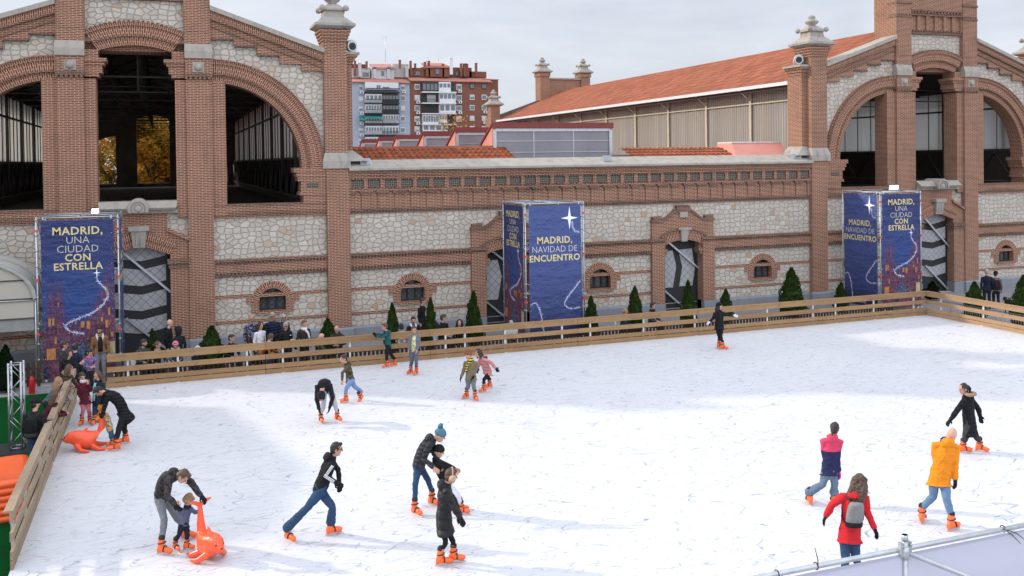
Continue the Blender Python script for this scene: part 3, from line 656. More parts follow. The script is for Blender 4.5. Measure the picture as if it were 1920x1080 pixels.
for i in range(n):
    c = U0+(i+.5)*P
    if tp0 is None:
        z = MB(); z.box(-.225, .225, .145, .18, 5.86, 6.12); tp0 = z.build('tile_panel', M_AZU, lk); tp0.location.x = c
    else:
        q = tp0.copy(); COL.objects.link(q); q.parent = lk; q.location.x = c
m = MB(); m.hexa([(U0-.02, -.12, 6.51), (U0-.02, -.12, 6.60), (U0-.02, .75, 6.93), (U0-.02, .95, 6.93), (U0-.02, .95, 6.51)], [(U1+.02, -.12, 6.51), (U1+.02, -.12, 6.60), (U1+.02, .75, 6.93), (U1+.02, .95, 6.93), (U1+.02, .95, 6.51)]); m.build('coping', M_LIME, lk)
for u in WINS: vent_window(lk, u)
def link_door(d, g1, g2):
    for s in (1, -1):
        m = MB(); a, b = sorted((d+s*.98, d+s*1.60)); m.box(a, b, .06, .9, .37, 3.08)
        a, b = sorted((d+s*.80, d+s*1.62)); m.box(a, b, .10, .88, 2.62, 2.76)
        a, b = sorted((d+s*.86, d+s*1.0)); m.box(a, b, .12, .86, 2.5, 2.62); m.box(a, b, .2, .88, 2.76, 3.1)
        m.build('door_jamb', M_BRICK, lk)
    A, B = segarc(.99, 2.93, 3.17, 12, d), segarc(1.14, 3.30, 3.62, 12, d)
    m = MB(); m.ribbon(A, B, .08, .9); m.build('portal_arch', M_ARCH, lk)
    m = MB(); m.plate([(d-1.58, 3.27), (d-1.1, 3.27)]+segarc(1.1, 3.30, 3.60, 10, d)[::-1]+[(d+1.1, 3.27), (d+1.58, 3.27), (d+1.58, 4.05), (d+1.06, 4.05), (d+.82, 4.12), (d+.32, 4.5), (d-.32, 4.5), (d-.82, 4.12), (d-1.06, 4.05), (d-1.58, 4.05)], [], .10, .5); m.build('portal_head', M_BRICK, lk)
    m = MB()
    for s in (1, -1):
        a, b = sorted((d+s*.9, d+s*1.68)); m.box(a, b, .02, .5, 3.14, 3.27); dentils(m, a, b, .04, .4, 3.05, 3.15)
        a, b = sorted((d+s*1.05, d+s*1.62)); m.box(a, b, .05, .5, 4.0, 4.09); m.box(d+s*1.33-.22, d+s*1.33+.22, .07, .5, 4.09, 4.24)
        q = [(d+s*1.05, 4.01), (d+s*.82, 4.10), (d+s*.32, 4.48), (d+s*.32, 4.60), (d+s*.86, 4.2), (d+s*1.05, 4.10)]
        m.hexa([(x, .05, z) for x, z in q], [(x, .5, z) for x, z in q])
    m.box(d-.34, d+.34, .04, .5, 4.42, 4.66); dentils(m, d-.36, d+.36, .02, .4, 4.66, 4.72, .12)
    m.ribbon(segarc(1.14, 3.30, 3.62, 12, d), segarc(1.2, 3.36, 3.70, 12, d), .03, .5); m.build('portal_moulding', M_BRICKD, lk)
    m = MB(); m.hexa([(d-.14, -.0, 3.1), (d+.14, 0, 3.1), (d+.2, -.06, 3.62), (d-.2, -.06, 3.62)], [(d-.14, .4, 3.1), (d+.14, .4, 3.1), (d+.2, .4, 3.62), (d-.2, .4, 3.62)]); m.box(d-.32, d+.32, -.08, .4, 3.62, 3.72); m.box(d-.2, d+.2, .02, .4, 4.18, 4.42); m.build('keystone', M_LIMED, lk)
    m = MB(); m.plate([(d-1.03, GZ), (d+1.03, GZ), (d+1.03, 3.02), (d, 3.24), (d-1.03, 3.02)], [], .55, .60); door = m.build('door', M_BLACK, lk)
    m = MB(); x0 = d-.99
    for q in g1: m.plate([(x0+a, z) for a, z in q], [], .52, .545)
    m.build('door_panel', M_GREYP, door); brace(door, [((d-.62, .44, 3.08), (d+1.0, .44, 1.78)), ((d-1.0, .44, 1.06), (d+.35, .44, -.1))])
    m = MB(); m.box(d-.9, d+.9, .50, .53, .02, .05); m.box(d-.9, d+.9, .50, .53, .27, .30); m.build('kick_rail', M_STEEL, door)
GP = [[(.06, 2.63), (.67, 2.66), (.85, 1.95), (.67, .99), (.03, 1.0), (.19, 1.9)], [(.97, 2.68), (1.67, 2.71), (1.82, 1.8), (1.68, 1.02), (1.0, 1.02), (1.16, 1.9)]]
for d in DOORS: link_door(d, [[(a, z) for a, z in q][::-1] for q in GP], None)
# roofs behind the coping
def tile_slope(name, u0, u1, y0, z0, y1, z1):
    m = MB(); nr = 5; per = .25; nx = int((u1-u0)/per*4)
    rows = []
    for j in range(nr):
        for e in (0, 1):
            t = (j+e)/nr; y = y0+(y1-y0)*t; z = z0+(z1-z0)*t-(.0 if e == 0 else .05)+.05
            rows.append([m.bm.verts.new((u0+(u1-u0)*i/nx, y-(0.01 if e == 0 else 0), z+.05*abs(math.sin(PI*(u0+(u1-u0)*i/nx)/per)))) for i in range(nx+1)])
    for A, B in zip(rows, rows[1:]):
        for i in range(nx): m.bm.faces.new((A[i], A[i+1], B[i+1], B[i])).smooth = False
    return m.build(name, M_TILEX if name == 'mossy_roof' else M_TILEX2, lk)
M_TILEX2 = roof_tile('clean_clay_roof_tiles', 'x', (0.35, 0.112, 0.056), (0.09, 0.033, 0.02), 0.25, 0.4)
tile_slope('mossy_roof', U0+.1, 15.2, .97, 6.72, 3.0, 7.42)
tile_slope('clay_roof', 20.9, 27.0, .97, 6.70, 3.0, 7.32)
m = MB(); m.box(U0+.1, 15.0, 2.96, 3.3, 7.36, 7.5); m.build('roof_ridge', M_TILEF, lk)
m = MB(); m.taper(26.2, U1-.3, 1.0, 3.2, 6.6, 26.5, U1-.3, 2.0, 3.2, 7.52); m.build('salmon_parapet', M_PINK, lk)
m = MB(); m.box(26.5, U1-.3, 1.95, 3.25, 7.52, 7.58); m.build('parapet_flashing', M_STEELW, lk)
m = MB(); m.box(U0+.1, U1-.2, 3.3, 46, 6.0, 6.75); m.build('flat_roof', M_TILEF, lk)
# saw-tooth rooflights, one behind the other
YT = [16.02, 21.73, 27.93, 34.42, 39.59, 45.48]
for k, Y in enumerate(YT):
    y = Y-YF; x0, x1 = 14.3-C1, 20.2-C1
    r = empty('rooflight', (0, 0, 0), 0, lk)
    m = MB(); dp = 3.2
    m.hexa([(x0, y, 6.7), (x0, y, 8.42), (x0, y+dp, 6.7)], [(x0+.12, y, 6.7), (x0+.12, y, 8.42), (x0+.12, y+dp, 6.7)])
    m.build('cheek', M_PINK, r); m = MB()
    m.hexa([(x1-.12, y, 6.7), (x1-.12, y, 8.42), (x1-.12, y+dp, 6.7)], [(x1, y, 6.7), (x1, y, 8.42), (x1, y+dp, 6.7)])
    b = r; m.build('cheek', M_PINK, r)
    g = MB(); g.box(x0+.12, x1-.12, y+.05, y+.09, 6.7, 8.22); g.build('glazing', M_CORRG, b)
    g = MB(); g.box(x0-.03, x1+.03, y-.09, y+.1, 8.27, 8.52); g.hexa([(x0-.06, y-.02, 8.43), (x0-.06, y-.02, 8.53), (x0-.06, y+dp+.1, 6.8), (x0-.06, y+dp+.1, 6.7)], [(x1+.06, y-.02, 8.43), (x1+.06, y-.02, 8.53), (x1+.06, y+dp+.1, 6.8), (x1+.06, y+dp+.1, 6.7)]); g.build('fascia', M_REDM, b)
    g = MB(); g.box(x0+.12, x1-.12, y+.0, y+.05, 8.13, 8.26); g.box(x0, x0+.16, y-.02, y+.05, 6.75, 8.2); g.box(x1-.16, x1, y-.02, y+.05, 6.75, 8.2)
    for q in (7.17, 7.68): g.box(x0+.16, x1-.16, y+.025, y+.05, q, q+.025)
    for q in (1.97, 3.93): g.box(x0+q-.02, x0+q+.02, y+.03, y+.052, 6.75, 8.15)
    g.build('flashing', M_ALU, b)

# ------------------------------------------------------------------ apartment blocks far behind
def stucco(name, c): return plain(name, c, 0.85, var=0.08, vs=0.15)
M_GREYW = stucco('grey_blue_render', (0.30, 0.325, 0.375)); M_PALE = stucco('pale_render', (0.46, 0.44, 0.43)); M_BRN = brick_mat('far_red_brick', (0.20, 0.075, 0.05), (0.17, 0.064, 0.044), (0.24, 0.12, 0.09), 0.5, 0.2, 0.02, soot=0.1)
M_WHITE = stucco('white_enclosure', (0.62, 0.62, 0.62)); M_AWN = plain('green_awning', (0.012, 0.19, 0.165), 0.8); M_SHUT = plain('pale_roller_shutter', (0.48, 0.47, 0.45), 0.7); M_TERR = plain('terracotta_roof', (0.40, 0.175, 0.13), 0.9, var=0.15, vs=0.4)
YA = 240.0
def ap(x, y, dy=0.0): q = fy(x, y, YA+dy); return q.x, q.z
def rect(mb, x0, y0, x1, y1, d0, d1, dy=0.0):   # pixel-size read off the photo, built as metres on the block's own front plane
    a, b = ap(x0, y1), ap(x1, y0); mb.box(a[0], b[0], YA+d0, YA+d1, a[1], b[1])
def block(label, x0, x1, ytop, wallm, name='apartment_block'):
    r = empty(name, (0, 0, 0)); tag(r, label, 'apartment block'); a, b = ap(x0, ytop), ap(x1, ytop)
    m = MB(); m.box(a[0], b[0], YA, YA+14, GZ, (a[1]+b[1])/2); m.build('wall', wallm, r); return r
def win(parent, x, y, w, h, m_f=None, shutter=0.0, ac=False):
    f = MB(); rect(f, x-w/2, y-h/2, x+w/2, y+h/2, -.18, .1); fo = f.build('window', m_f or M_WHITE, parent)
    g = MB(); k = w*.40
    rect(g, x-k, y-h*.38, x-.25, y+h*.38, -.24, -.15); rect(g, x+.25, y-h*.38, x+k, y+h*.38, -.24, -.15); g.build('pane', M_GLASS, fo)
    if shutter:
        g = MB(); rect(g, x-k, y-h*.40, x+k, y-h*.40+h*.8*shutter, -.30, -.25); g.build('shutter', M_SHUT, fo)
    if ac:
        g = MB(); rect(g, x-1.7, y+h*.62, x+4.2, y+h*.62+4.6, -.9, 0); a = g.build('air_conditioner', M_WHITE, parent)
        g = MB(); q = ap(x+1.0, y+h*.62+2.3); g.tube([(q[0], YA-.96, q[1]), (q[0], YA-.88, q[1])], .22, 12); g.build('fan_grille', M_BLACK, a)
def enclosed(parent, x0, x1, y0, y1, n, dark=False, sill=.42, d=-1.2):
    f = MB(); rect(f, x0, y0, x1, y1, d, .1); fo = f.build('glazed_balcony', M_DARK if dark else M_WHITE, parent)
    g = MB(); st = (x1-x0)/n
    for i in range(n): rect(g, x0+st*i+st*.14, y0+(y1-y0)*.16, x0+st*(i+1)-st*.14, y1-(y1-y0)*sill, d-.05, d+.02)
    g.build('pane', M_GLASS, fo)
def rail(parent, x0, x1, y):
    g = MB(); rect(g, x0, y, x1, y+1.6, -1.75, 0); rect(g, x0, y-6.6, x1, y-6.0, -1.72, -1.66)
    for i in range(int((x1-x0)/1.3)): rect(g, x0+i*1.3, y-6.3, x0+i*1.3+.25, y, -1.70, -1.67)
    g.build('balcony', M_BLACK, parent)
ga = block('grey blue apartment block with white glazed balconies and a green awning', 640, 768, 153, M_GREYW)
for i, y in enumerate((165.5, 186, 205, 224, 245.5, 266)):
    win(ga, 676.5, y, 8, 9, ac=i in (0, 2, 3, 4), shutter=(0, .9, .3, .5, .4, .2)[i]); win(ga, 755, y-1.5, 8.5, 10, ac=i in (0,), shutter=(.3, 0, .9, 0, 0, .3)[i])
    if i < 5: rail(ga, 683, 747, y+7.6)
    if i == 0:
        f = MB(); rect(f, 683.5, 155.5, 745.5, 168, -.9, .05); fo = f.build('glazed_balcony', M_WHITE, ga); g = MB(); rect(g, 705, 160, 708, 166, -.96, -.8); rect(g, 709, 160, 712, 166, -.96, -.8); rect(g, 716, 163.5, 729, 167, -.96, -.8); g.build('pane', M_GLASS, fo)
    elif i == 3: enclosed(ga, 716, 745.5, y-9, y+7, 6); enclosed(ga, 684, 714.5, y-3, y+7, 6)
    else: enclosed(ga, 684, 714.5, y-9, y+7, 6 if i != 1 else 4); enclosed(ga, 716, 745.5, y-9, y+7, 5, dark=i in (1, 2), sill=.42 if i != 4 else .12)
for (x0, x1, y0, y1) in ((672, 682.5, 218.5, 226), (683.5, 714, 215.5, 222)):
    g = MB(); a, b = ap(x0, y0), ap(x1, y1); g.hexa([(a[0], YA-.2, a[1]), (b[0], YA-.2, a[1]), (b[0], YA-2.4, b[1]), (a[0], YA-2.4, b[1])], [(a[0], YA-.1, a[1]+.1), (b[0], YA-.1, a[1]+.1), (b[0], YA-2.3, b[1]+.1), (a[0], YA-2.3, b[1]+.1)]); g.build('awning', M_AWN, ga)
def roofslab(parent, x0, x1, ye, yr, depth=9):
    a, b = ap(x0, ye), ap(x1, yr); g = MB(); g.hexa([(a[0], YA-.7, a[1]-.25), (a[0], YA-.7, a[1]), (a[0], YA+depth, b[1]), (a[0], YA+depth, a[1]-.25)], [(b[0], YA-.7, a[1]-.25), (b[0], YA-.7, a[1]), (b[0], YA+depth, b[1]), (b[0], YA+depth, a[1]-.25)]); return g.build('roof', M_TERR, parent)
rf = roofslab(ga, 640, 768.5, 152.5, 138)
def upper(parent, x0, x1, y0, y1, m, d0=4, d1=12, name='penthouse'):
    g = MB(); rect(g, x0, y0, x1, y1, d0, d1); return g.build(name, m, parent)
def chimney(parent, x, y0, y1, w=3.2, m=None, d=3.0):
    g = MB(); rect(g, x-w/2, y0+2, x+w/2, y1, d, d+1.0); rect(g, x-w/2-.4, y0, x+w/2+.4, y0+1.2, d-.1, d+1.1); rect(g, x-w/2+.2, y0+1.2, x+w/2-.2, y0+2, d+.05, d+.95)
    return g.build('chimney', m or M_BRN, parent)
p0 = upper(ga, 655, 699, 126, 143, M_PALE); upper(ga, 668, 697, 116, 127, stucco('maroon_render', (.13, .03, .035)), 7, 13); p1 = upper(ga, 702, 744, 123, 146, M_PALE, 3.5, 12); upper(ga, 744, 774, 117, 142, M_PALE, 5, 13)
g = MB(); a, b, c_, d_ = ap(702, 124.5), ap(745, 124.5), ap(750, 112.5), ap(707, 112.5); g.hexa([(a[0], YA+3, a[1]), (b[0], YA+3, b[1]), (c_[0], YA+11, c_[1]), (d_[0], YA+11, d_[1])], [(a[0], YA+3, a[1]-.4), (b[0], YA+3, b[1]-.4), (c_[0], YA+11, c_[1]-.4), (d_[0], YA+11, d_[1]-.4)]); g.build('roof', M_TERR, p1)
for x, y0, y1, mm in ((670, 112, 140, M_BRN), (692, 113, 126, M_BRN), (679, 116, 142, M_PALE), (707, 122, 145, M_PALE), (733, 121, 146, M_PALE), (755, 110, 126, M_BRN), (768, 119, 143, M_PALE)): chimney(ga, x, y0, y1, 3 if mm is M_BRN else 5, mm)
g = MB(); rect(g, 720, 131, 725, 140, 3.3, 3.6); rect(g, 686, 133.5, 697, 141, 3.8, 4.2); g.build('roof_window', M_GLASS, ga)
ba = block('brown brick apartment block with white glazed balconies and many chimneys', 768.6, 921, 152, M_BRN)
g = MB(); a, b = ap(921, 149), ap(938.5, 149); g.box(a[0]-.1, b[0], YA+2.2, YA+15, GZ, b[1]); g.build('wall', M_BRN, ba)
for i, y in enumerate((163, 183.5, 203, 223, 242)):
    win(ba, 782, y, 9.5, 10, shutter=(0, .9, 0, .4, .7)[i], ac=i > 0); win(ba, 860.5, y, 9.5, 10, ac=i in (0, 1, 2), shutter=(.2, 0, 0, .6, 0)[i])
    win(ba, 885, y-1, 8.5, 9.5, M_DARK if i == 0 else None, shutter=(0, .4, 0, .9, .9)[i]); win(ba, 907.5, y-1, 8.5, 9.5, M_DARK if i == 0 else None, shutter=(0, 0, 0, .9, .4)[i], ac=i in (2, 3))
    g = MB(); rect(g, 789, y+10.0, 852.5, y+11.4, -1.9, .05); g.build('balcony', M_WHITE, ba)
enclosed(ba, 790, 819, 155, 173, 4, dark=True, sill=.2); enclosed(ba, 821, 843, 154.5, 172.5, 3, sill=.45); enclosed(ba, 822, 852, 174.5, 193, 4, sill=.42); enclosed(ba, 822, 852, 194.5, 212, 3, sill=.25); enclosed(ba, 791, 820, 215, 233, 6, sill=.25); enclosed(ba, 821.5, 836, 214, 231, 3, sill=.4); enclosed(ba, 791, 838, 234, 246, 4, sill=.2)
for x0, x1, y0, y1 in ((844, 852, 156, 173), (789.5, 820, 175, 192.5), (789.5, 820, 195, 212), (838, 852, 215, 233)):
    g = MB(); rect(g, x0, y0, x1, y1, -.05, .05); g.build('loggia', M_DARK, ba)
rail(ba, 789.5, 820, 192.5); rail(ba, 789.5, 820, 212); rail(ba, 844, 852, 173)
g = MB(); rect(g, 801, 178, 817, 192, -.1, -.04); g.build('shutter', M_SHUT, ba)
roofslab(ba, 769, 921.5, 150.5, 137.5); g = MB(); a, b = ap(912, 147), ap(939, 141); g.hexa([(a[0], YA+1.8, a[1]-.3), (a[0], YA+1.8, a[1]), (a[0], YA+12, b[1]), (a[0], YA+12, a[1]-.3)], [(b[0], YA+1.8, a[1]-.3), (b[0], YA+1.8, a[1]), (b[0], YA+12, b[1]), (b[0], YA+12, a[1]-.3)]); g.build('roof', M_TERR, ba)
upper(ba, 779, 803, 125, 141, M_BRN); pb = upper(ba, 804, 848, 122, 142, M_BRN, 3, 12); upper(ba, 848, 894, 124, 141, M_BRN, 5, 13); upper(ba, 890, 922, 131.5, 142, M_BRN, 5, 13)
g = MB(); a, b, c_, d_ = ap(802, 122.8), ap(848, 122.8), ap(848, 111.5), ap(806, 111.5); g.hexa([(a[0], YA+2.6, a[1]), (b[0], YA+2.6, b[1]), (c_[0], YA+10, c_[1]), (d_[0], YA+10, d_[1])], [(a[0], YA+2.6, a[1]-.4), (b[0], YA+2.6, b[1]-.4), (c_[0], YA+10, c_[1]-.4), (d_[0], YA+10, d_[1]-.4)]); g.build('roof', M_TERR, pb)
chimney(ba, 851, 107, 138, 5.5, M_WHITE, 2.6)
for x, y0, y1 in ((775.5, 112, 141), (784, 117, 126), (802.5, 114, 128), (810, 112, 143), (836.5, 118, 143), (871, 117, 142), (876.5, 117, 141), (880, 117, 142), (882.5, 118, 140), (899.5, 116, 142)): chimney(ba, x, y0, y1, 2.8)
g = MB(); rect(g, 785, 132, 793.5, 139, 3.7, 4.1); rect(g, 821.5, 128, 828.5, 137.5, 2.7, 3.1); rect(g, 863, 132, 869, 139, 4.6, 5.1); g.build('roof_window', M_GLASS, ba)
def aerial(x, y0, y1, label, arms=3, d=5.0):
    g = MB(); a, b = ap(x, y1), ap(x, y0); xx = a[0]
    g.tube([(xx, YA+d, a[1]), (xx, YA+d, b[1])], .06, 5)
    for i in range(arms):
        z = b[1]-.15-i*.55; w = .8-.15*i; g.tube([(xx-w, YA+d, z), (xx+w, YA+d, z+.05)], .035, 4)
    return tag(g.build('roof_aerial', M_STEEL, None), label, 'aerial', 'aerials on the apartment roofs')
aerial(730, 63, 113, 'tall thin aerial mast on the pale penthouse of the grey block', 4)
aerial(831, 101, 112, 'short bent aerial on the brown block beside the white chimney', 2); aerial(808, 104, 113, 'smallest aerial at the brown penthouse roof edge', 1)

# ------------------------------------------------------------------ brick storehouse beyond the frame's edge that shades the near corner of the rink
sh = empty('brick_storehouse', (-16.7, 8.0, 0)); tag(sh, 'gabled brick storehouse beyond the green turf that shades the rink corner', 'storehouse')
m = MB(); m.plate([(-4, GZ), (5.2, GZ), (5.2, 8.1), (0, 8.95), (-4, 8.3)], [[(-2.6, 1.2), (-1.4, 1.2), (-1.4, 3.6), (-2.6, 3.6)], [(2.2, 1.2), (3.4, 1.2), (3.4, 3.6), (2.2, 3.6)]], -5, 5)
m.build('wall', M_BRICK, sh, None); sh.rotation_euler = (0, 0, R(90))
m = MB()
m.hexa([(0, -5.1, 8.97), (5.4, -5.1, 8.09), (5.4, -5.1, 8.2), (0, -5.1, 9.1)], [(0, 5.1, 8.97), (5.4, 5.1, 8.09), (5.4, 5.1, 8.2), (0, 5.1, 9.1)])
m.hexa([(0, -5.1, 8.97), (-4.2, -5.1, 8.29), (-4.2, -5.1, 8.4), (0, -5.1, 9.1)], [(0, 5.1, 8.97), (-4.2, 5.1, 8.29), (-4.2, 5.1, 8.4), (0, 5.1, 9.1)])
m.build('roof', M_TILEF, sh)
m = MB()
for a in (-2.0, 2.8): m.box(a-.6, a+.6, -4.9, -4.8, 1.2, 3.6)
m.build('window', M_GLASS, sh)
# ground
m = MB(); m.face([(-1500, -1500, GZ), (1500, -1500, GZ), (1500, 1500, GZ), (-1500, 1500, GZ)]); kind(m.build('paved_ground', M_PAVE))
m = MB(); m.box(-1.98, 31.0, -22.0, 7.95, -.14, 0.0); kind(m.build('rink_ice', M_ICE))
m = MB(); m.face([(-10, -20, GZ+.006), (-1.99, -20, GZ+.006), (-1.99, 8.6, GZ+.006), (-10, 8.6, GZ+.006)]); kind(m.build('green_turf_floor', M_TURF))
# ================================================================== RINK BARRIERS
RAILS = ((.0, .152), (.172, .318), (.48, .642), (.80, .985))
def text_mesh(s, size, m, name, parent, loc, rot, sx=1.0, bold=0.0, align='CENTER', depth=.004, spacing=1.0):
    cu = bpy.data.curves.new('lettering', 'FONT'); cu.body = s; cu.size = size; cu.align_x = align; cu.extrude = depth; cu.offset = bold; cu.space_character = spacing; cu.resolution_u = 2
    t = bpy.data.objects.new('tmp', cu); COL.objects.link(t); TEXTS.append((t, m, name, parent, loc, rot, sx)); return t
TEXTS = []
def flush_texts():
    dg = bpy.context.evaluated_depsgraph_get()
    for t, m, name, parent, loc, rot, sx in TEXTS:
        me = bpy.data.meshes.new_from_object(t.evaluated_get(dg)); me.materials.clear(); me.materials.append(m)
        o = bpy.data.objects.new(name, me); COL.objects.link(o); o.parent = parent; o.location = loc; o.rotation_euler = rot; o.scale = (sx, 1, 1)
        bpy.data.objects.remove(t)
    TEXTS.clear()
M_ENGR = plain('engraved_grey_print', (0.20, 0.135, 0.085), 0.8)
def barrier(label, axis, pos, a0, a1, joints, posts, inward, wm, near_ext=0.0):
    """axis 'x': runs along x at y=pos; inward: sign of the side the ice lies on"""
    r = empty('rink_barrier', (a0, pos, 0) if axis == 'x' else (pos, a0, 0)); tag(r, label, 'rink barrier', 'timber barriers round the ice')
    def bx(mb, u0, u1, d0, d1, z0, z1):
        d0, d1 = sorted((d0*-inward, d1*-inward))
        if axis == 'x': mb.box(u0-a0, u1-a0, d0, d1, z0, z1)
        else: mb.box(d0, d1, u0-a0, u1-a0, z0, z1)
    ends = [a0]+list(joints)+[a1]
    for u0, u1 in zip(ends, ends[1:]):
        for i, (z0, z1) in enumerate(RAILS):
            m = MB(); bx(m, u0+.006, u1-.006, .0, .048, z0+.004, z1)
            if i == 3: bx(m, u0+.004, u1-.004, -.012, .135, .986, 1.018)
            m.build('rail', wm, r)
        if True:
            m = MB(); k = u0+.5
            while k < u1-.3: bx(m, k, k+.09, .008, .046, .150, .174); k += .82
            m.build('spacer_block', wm, r)
    for p in posts:
        m = MB(); bx(m, p-.03, p+.03, .052, .10, -.14, .97); bx(m, p-.05, p+.05, -.03, .05, -.0, .014); m.build('post', M_STEELW, r)
    return r
bk = barrier('long timber rail barrier running in front of the spectators and the tiled building', 'x', 7.84, -1.2, 30.9, [3.53, 9.06, 14.63, 19.73, 25.3], [-.6, .86, 2.96, 4.09, 6.29, 9.62, 10.33, 11.82, 14.03, 15.16, 17.37, 19.59, 22.9, 25.1, 26.22, 28.17, 30.29], -1, M_WOODX)
rt = barrier('sunlit timber barrier turning away at the rink corner beside the two walkers', 'y', 30.92, -22, 7.9, [-16.5, -11, -5.5, -.1, 3.0], [-20, -14, -9, -5.2, -2.2, .6, 2.5, 4.95, 7.12], -1, M_WOODY)
lf = barrier('far timber barrier section under the leaning spectators beside the green turf', 'y', -1.93, .62, 6.5, [3.4], [.9, 2.6, 4.2, 5.9], 1, M_WOODG)
ln = barrier('nearest open-ended timber barrier section beside the stacked orange sledges', 'y', -1.93, -5.52, .40, [-2.3], [-5.0, -3.4, -1.2, .1], 1, M_WOODG)
for px, y_, z_, s_, rx in ((675, 636, .89, .135, 90), (945, 612, .89, .15, 90), (1210, 590, .89, .12, 90), (1650, 555, .89, .12, 90), (955, 655, .235, .11, 270)):
    X = fy(px, y_, 7.84).x; text_mesh('www.ice-world.com', s_*1.15, M_ENGR, 'engraved_lettering', bk, (X+1.2-.0, -.005, z_-.045 if rx == 90 else z_+.04), (R(rx), 0, 0) if rx == 90 else (R(90), R(180), 0), 1.15, 0, 'CENTER', .001)
# gate boards standing at the near left edge
g = empty('timber_gate', (-2.3, -6.4, 0)); tag(g, 'short timber gate boards cut off by the frame beside the green turf', 'gate')
for z0, z1, dx in ((.30, .46, 0), (.02, .17, .02)):
    m = MB(); m.box(-.10+dx, -.05+dx, -1.5, .5, z0+.18, z1+.18); m.build('rail', M_WOODG, g)
m = MB(); m.box(-.16, -.10, -1.2, -1.1, GZ, .9); m.build('post', M_STEELW, g)

# brown picket fence behind the back barrier, and steel crowd barrier at the right
pf = empty('picket_fence', (-1.0, 8.30, 0)); tag(pf, 'low dark brown picket fence just behind the long timber barrier', 'picket fence')
M_PICK = plain('dark_stained_timber', (0.055, 0.03, 0.02), 0.8, var=0.35, vs=2); 
m = MB(); k = 0.0
while k < 30.5: m.box(k, k+.085, 0, .02, GZ+.05, .50); k += .145
m.build('picket', M_PICK, pf); m = MB(); m.box(0, 30.5, .021, .05, .06, .12); m.box(0, 30.5, .021, .05, .36, .42); m.build('picket_rail', M_PICK, pf)
cb = empty('crowd_barrier', (31.35, -12, 0)); tag(cb, 'galvanised crowd barrier of thin upright bars outside the rink corner', 'crowd barrier')
m = MB(); k = 0
while k < 20.0: m.tube([(0, k, GZ+.1), (0, k, .62)], .009, 5); k += .115
m.build('bar', M_STEEL, cb)
m = MB(); m.tube([(0, 0, GZ+.1), (0, 20, GZ+.1)], .018, 6); m.tube([(0, 0, .62), (0, 20, .62)], .018, 6)
for k in range(9): m.box(-.25, .25, k*2.3+.5, k*2.3+.56, GZ, GZ+.03); m.tube([(0, k*2.3+.53, GZ), (0, k*2.3+.53, .62)], .018, 6)
m.build('barrier_frame', M_STEEL, cb)
wf = empty('picket_fence', (-6.5, 9.75, 0)); tag(wf, 'short dark picket fence on the green turf beside the red extinguisher', 'picket fence')
m = MB()
for k in range(22): m.hexa([(k*.15, 0, GZ), (k*.15+.1, 0, GZ), (k*.15+.1, 0, .55), (k*.15+.05, 0, .64), (k*.15, 0, .55)], [(k*.15, .02, GZ), (k*.15+.1, .02, GZ), (k*.15+.1, .02, .55), (k*.15+.05, .02, .64), (k*.15, .02, .55)])
m.build('picket', M_PICK, wf); m = MB(); m.box(0, 3.3, .021, .045, .0, .06); m.box(0, 3.3, .021, .045, .38, .44); m.build('picket_rail', M_PICK, wf)

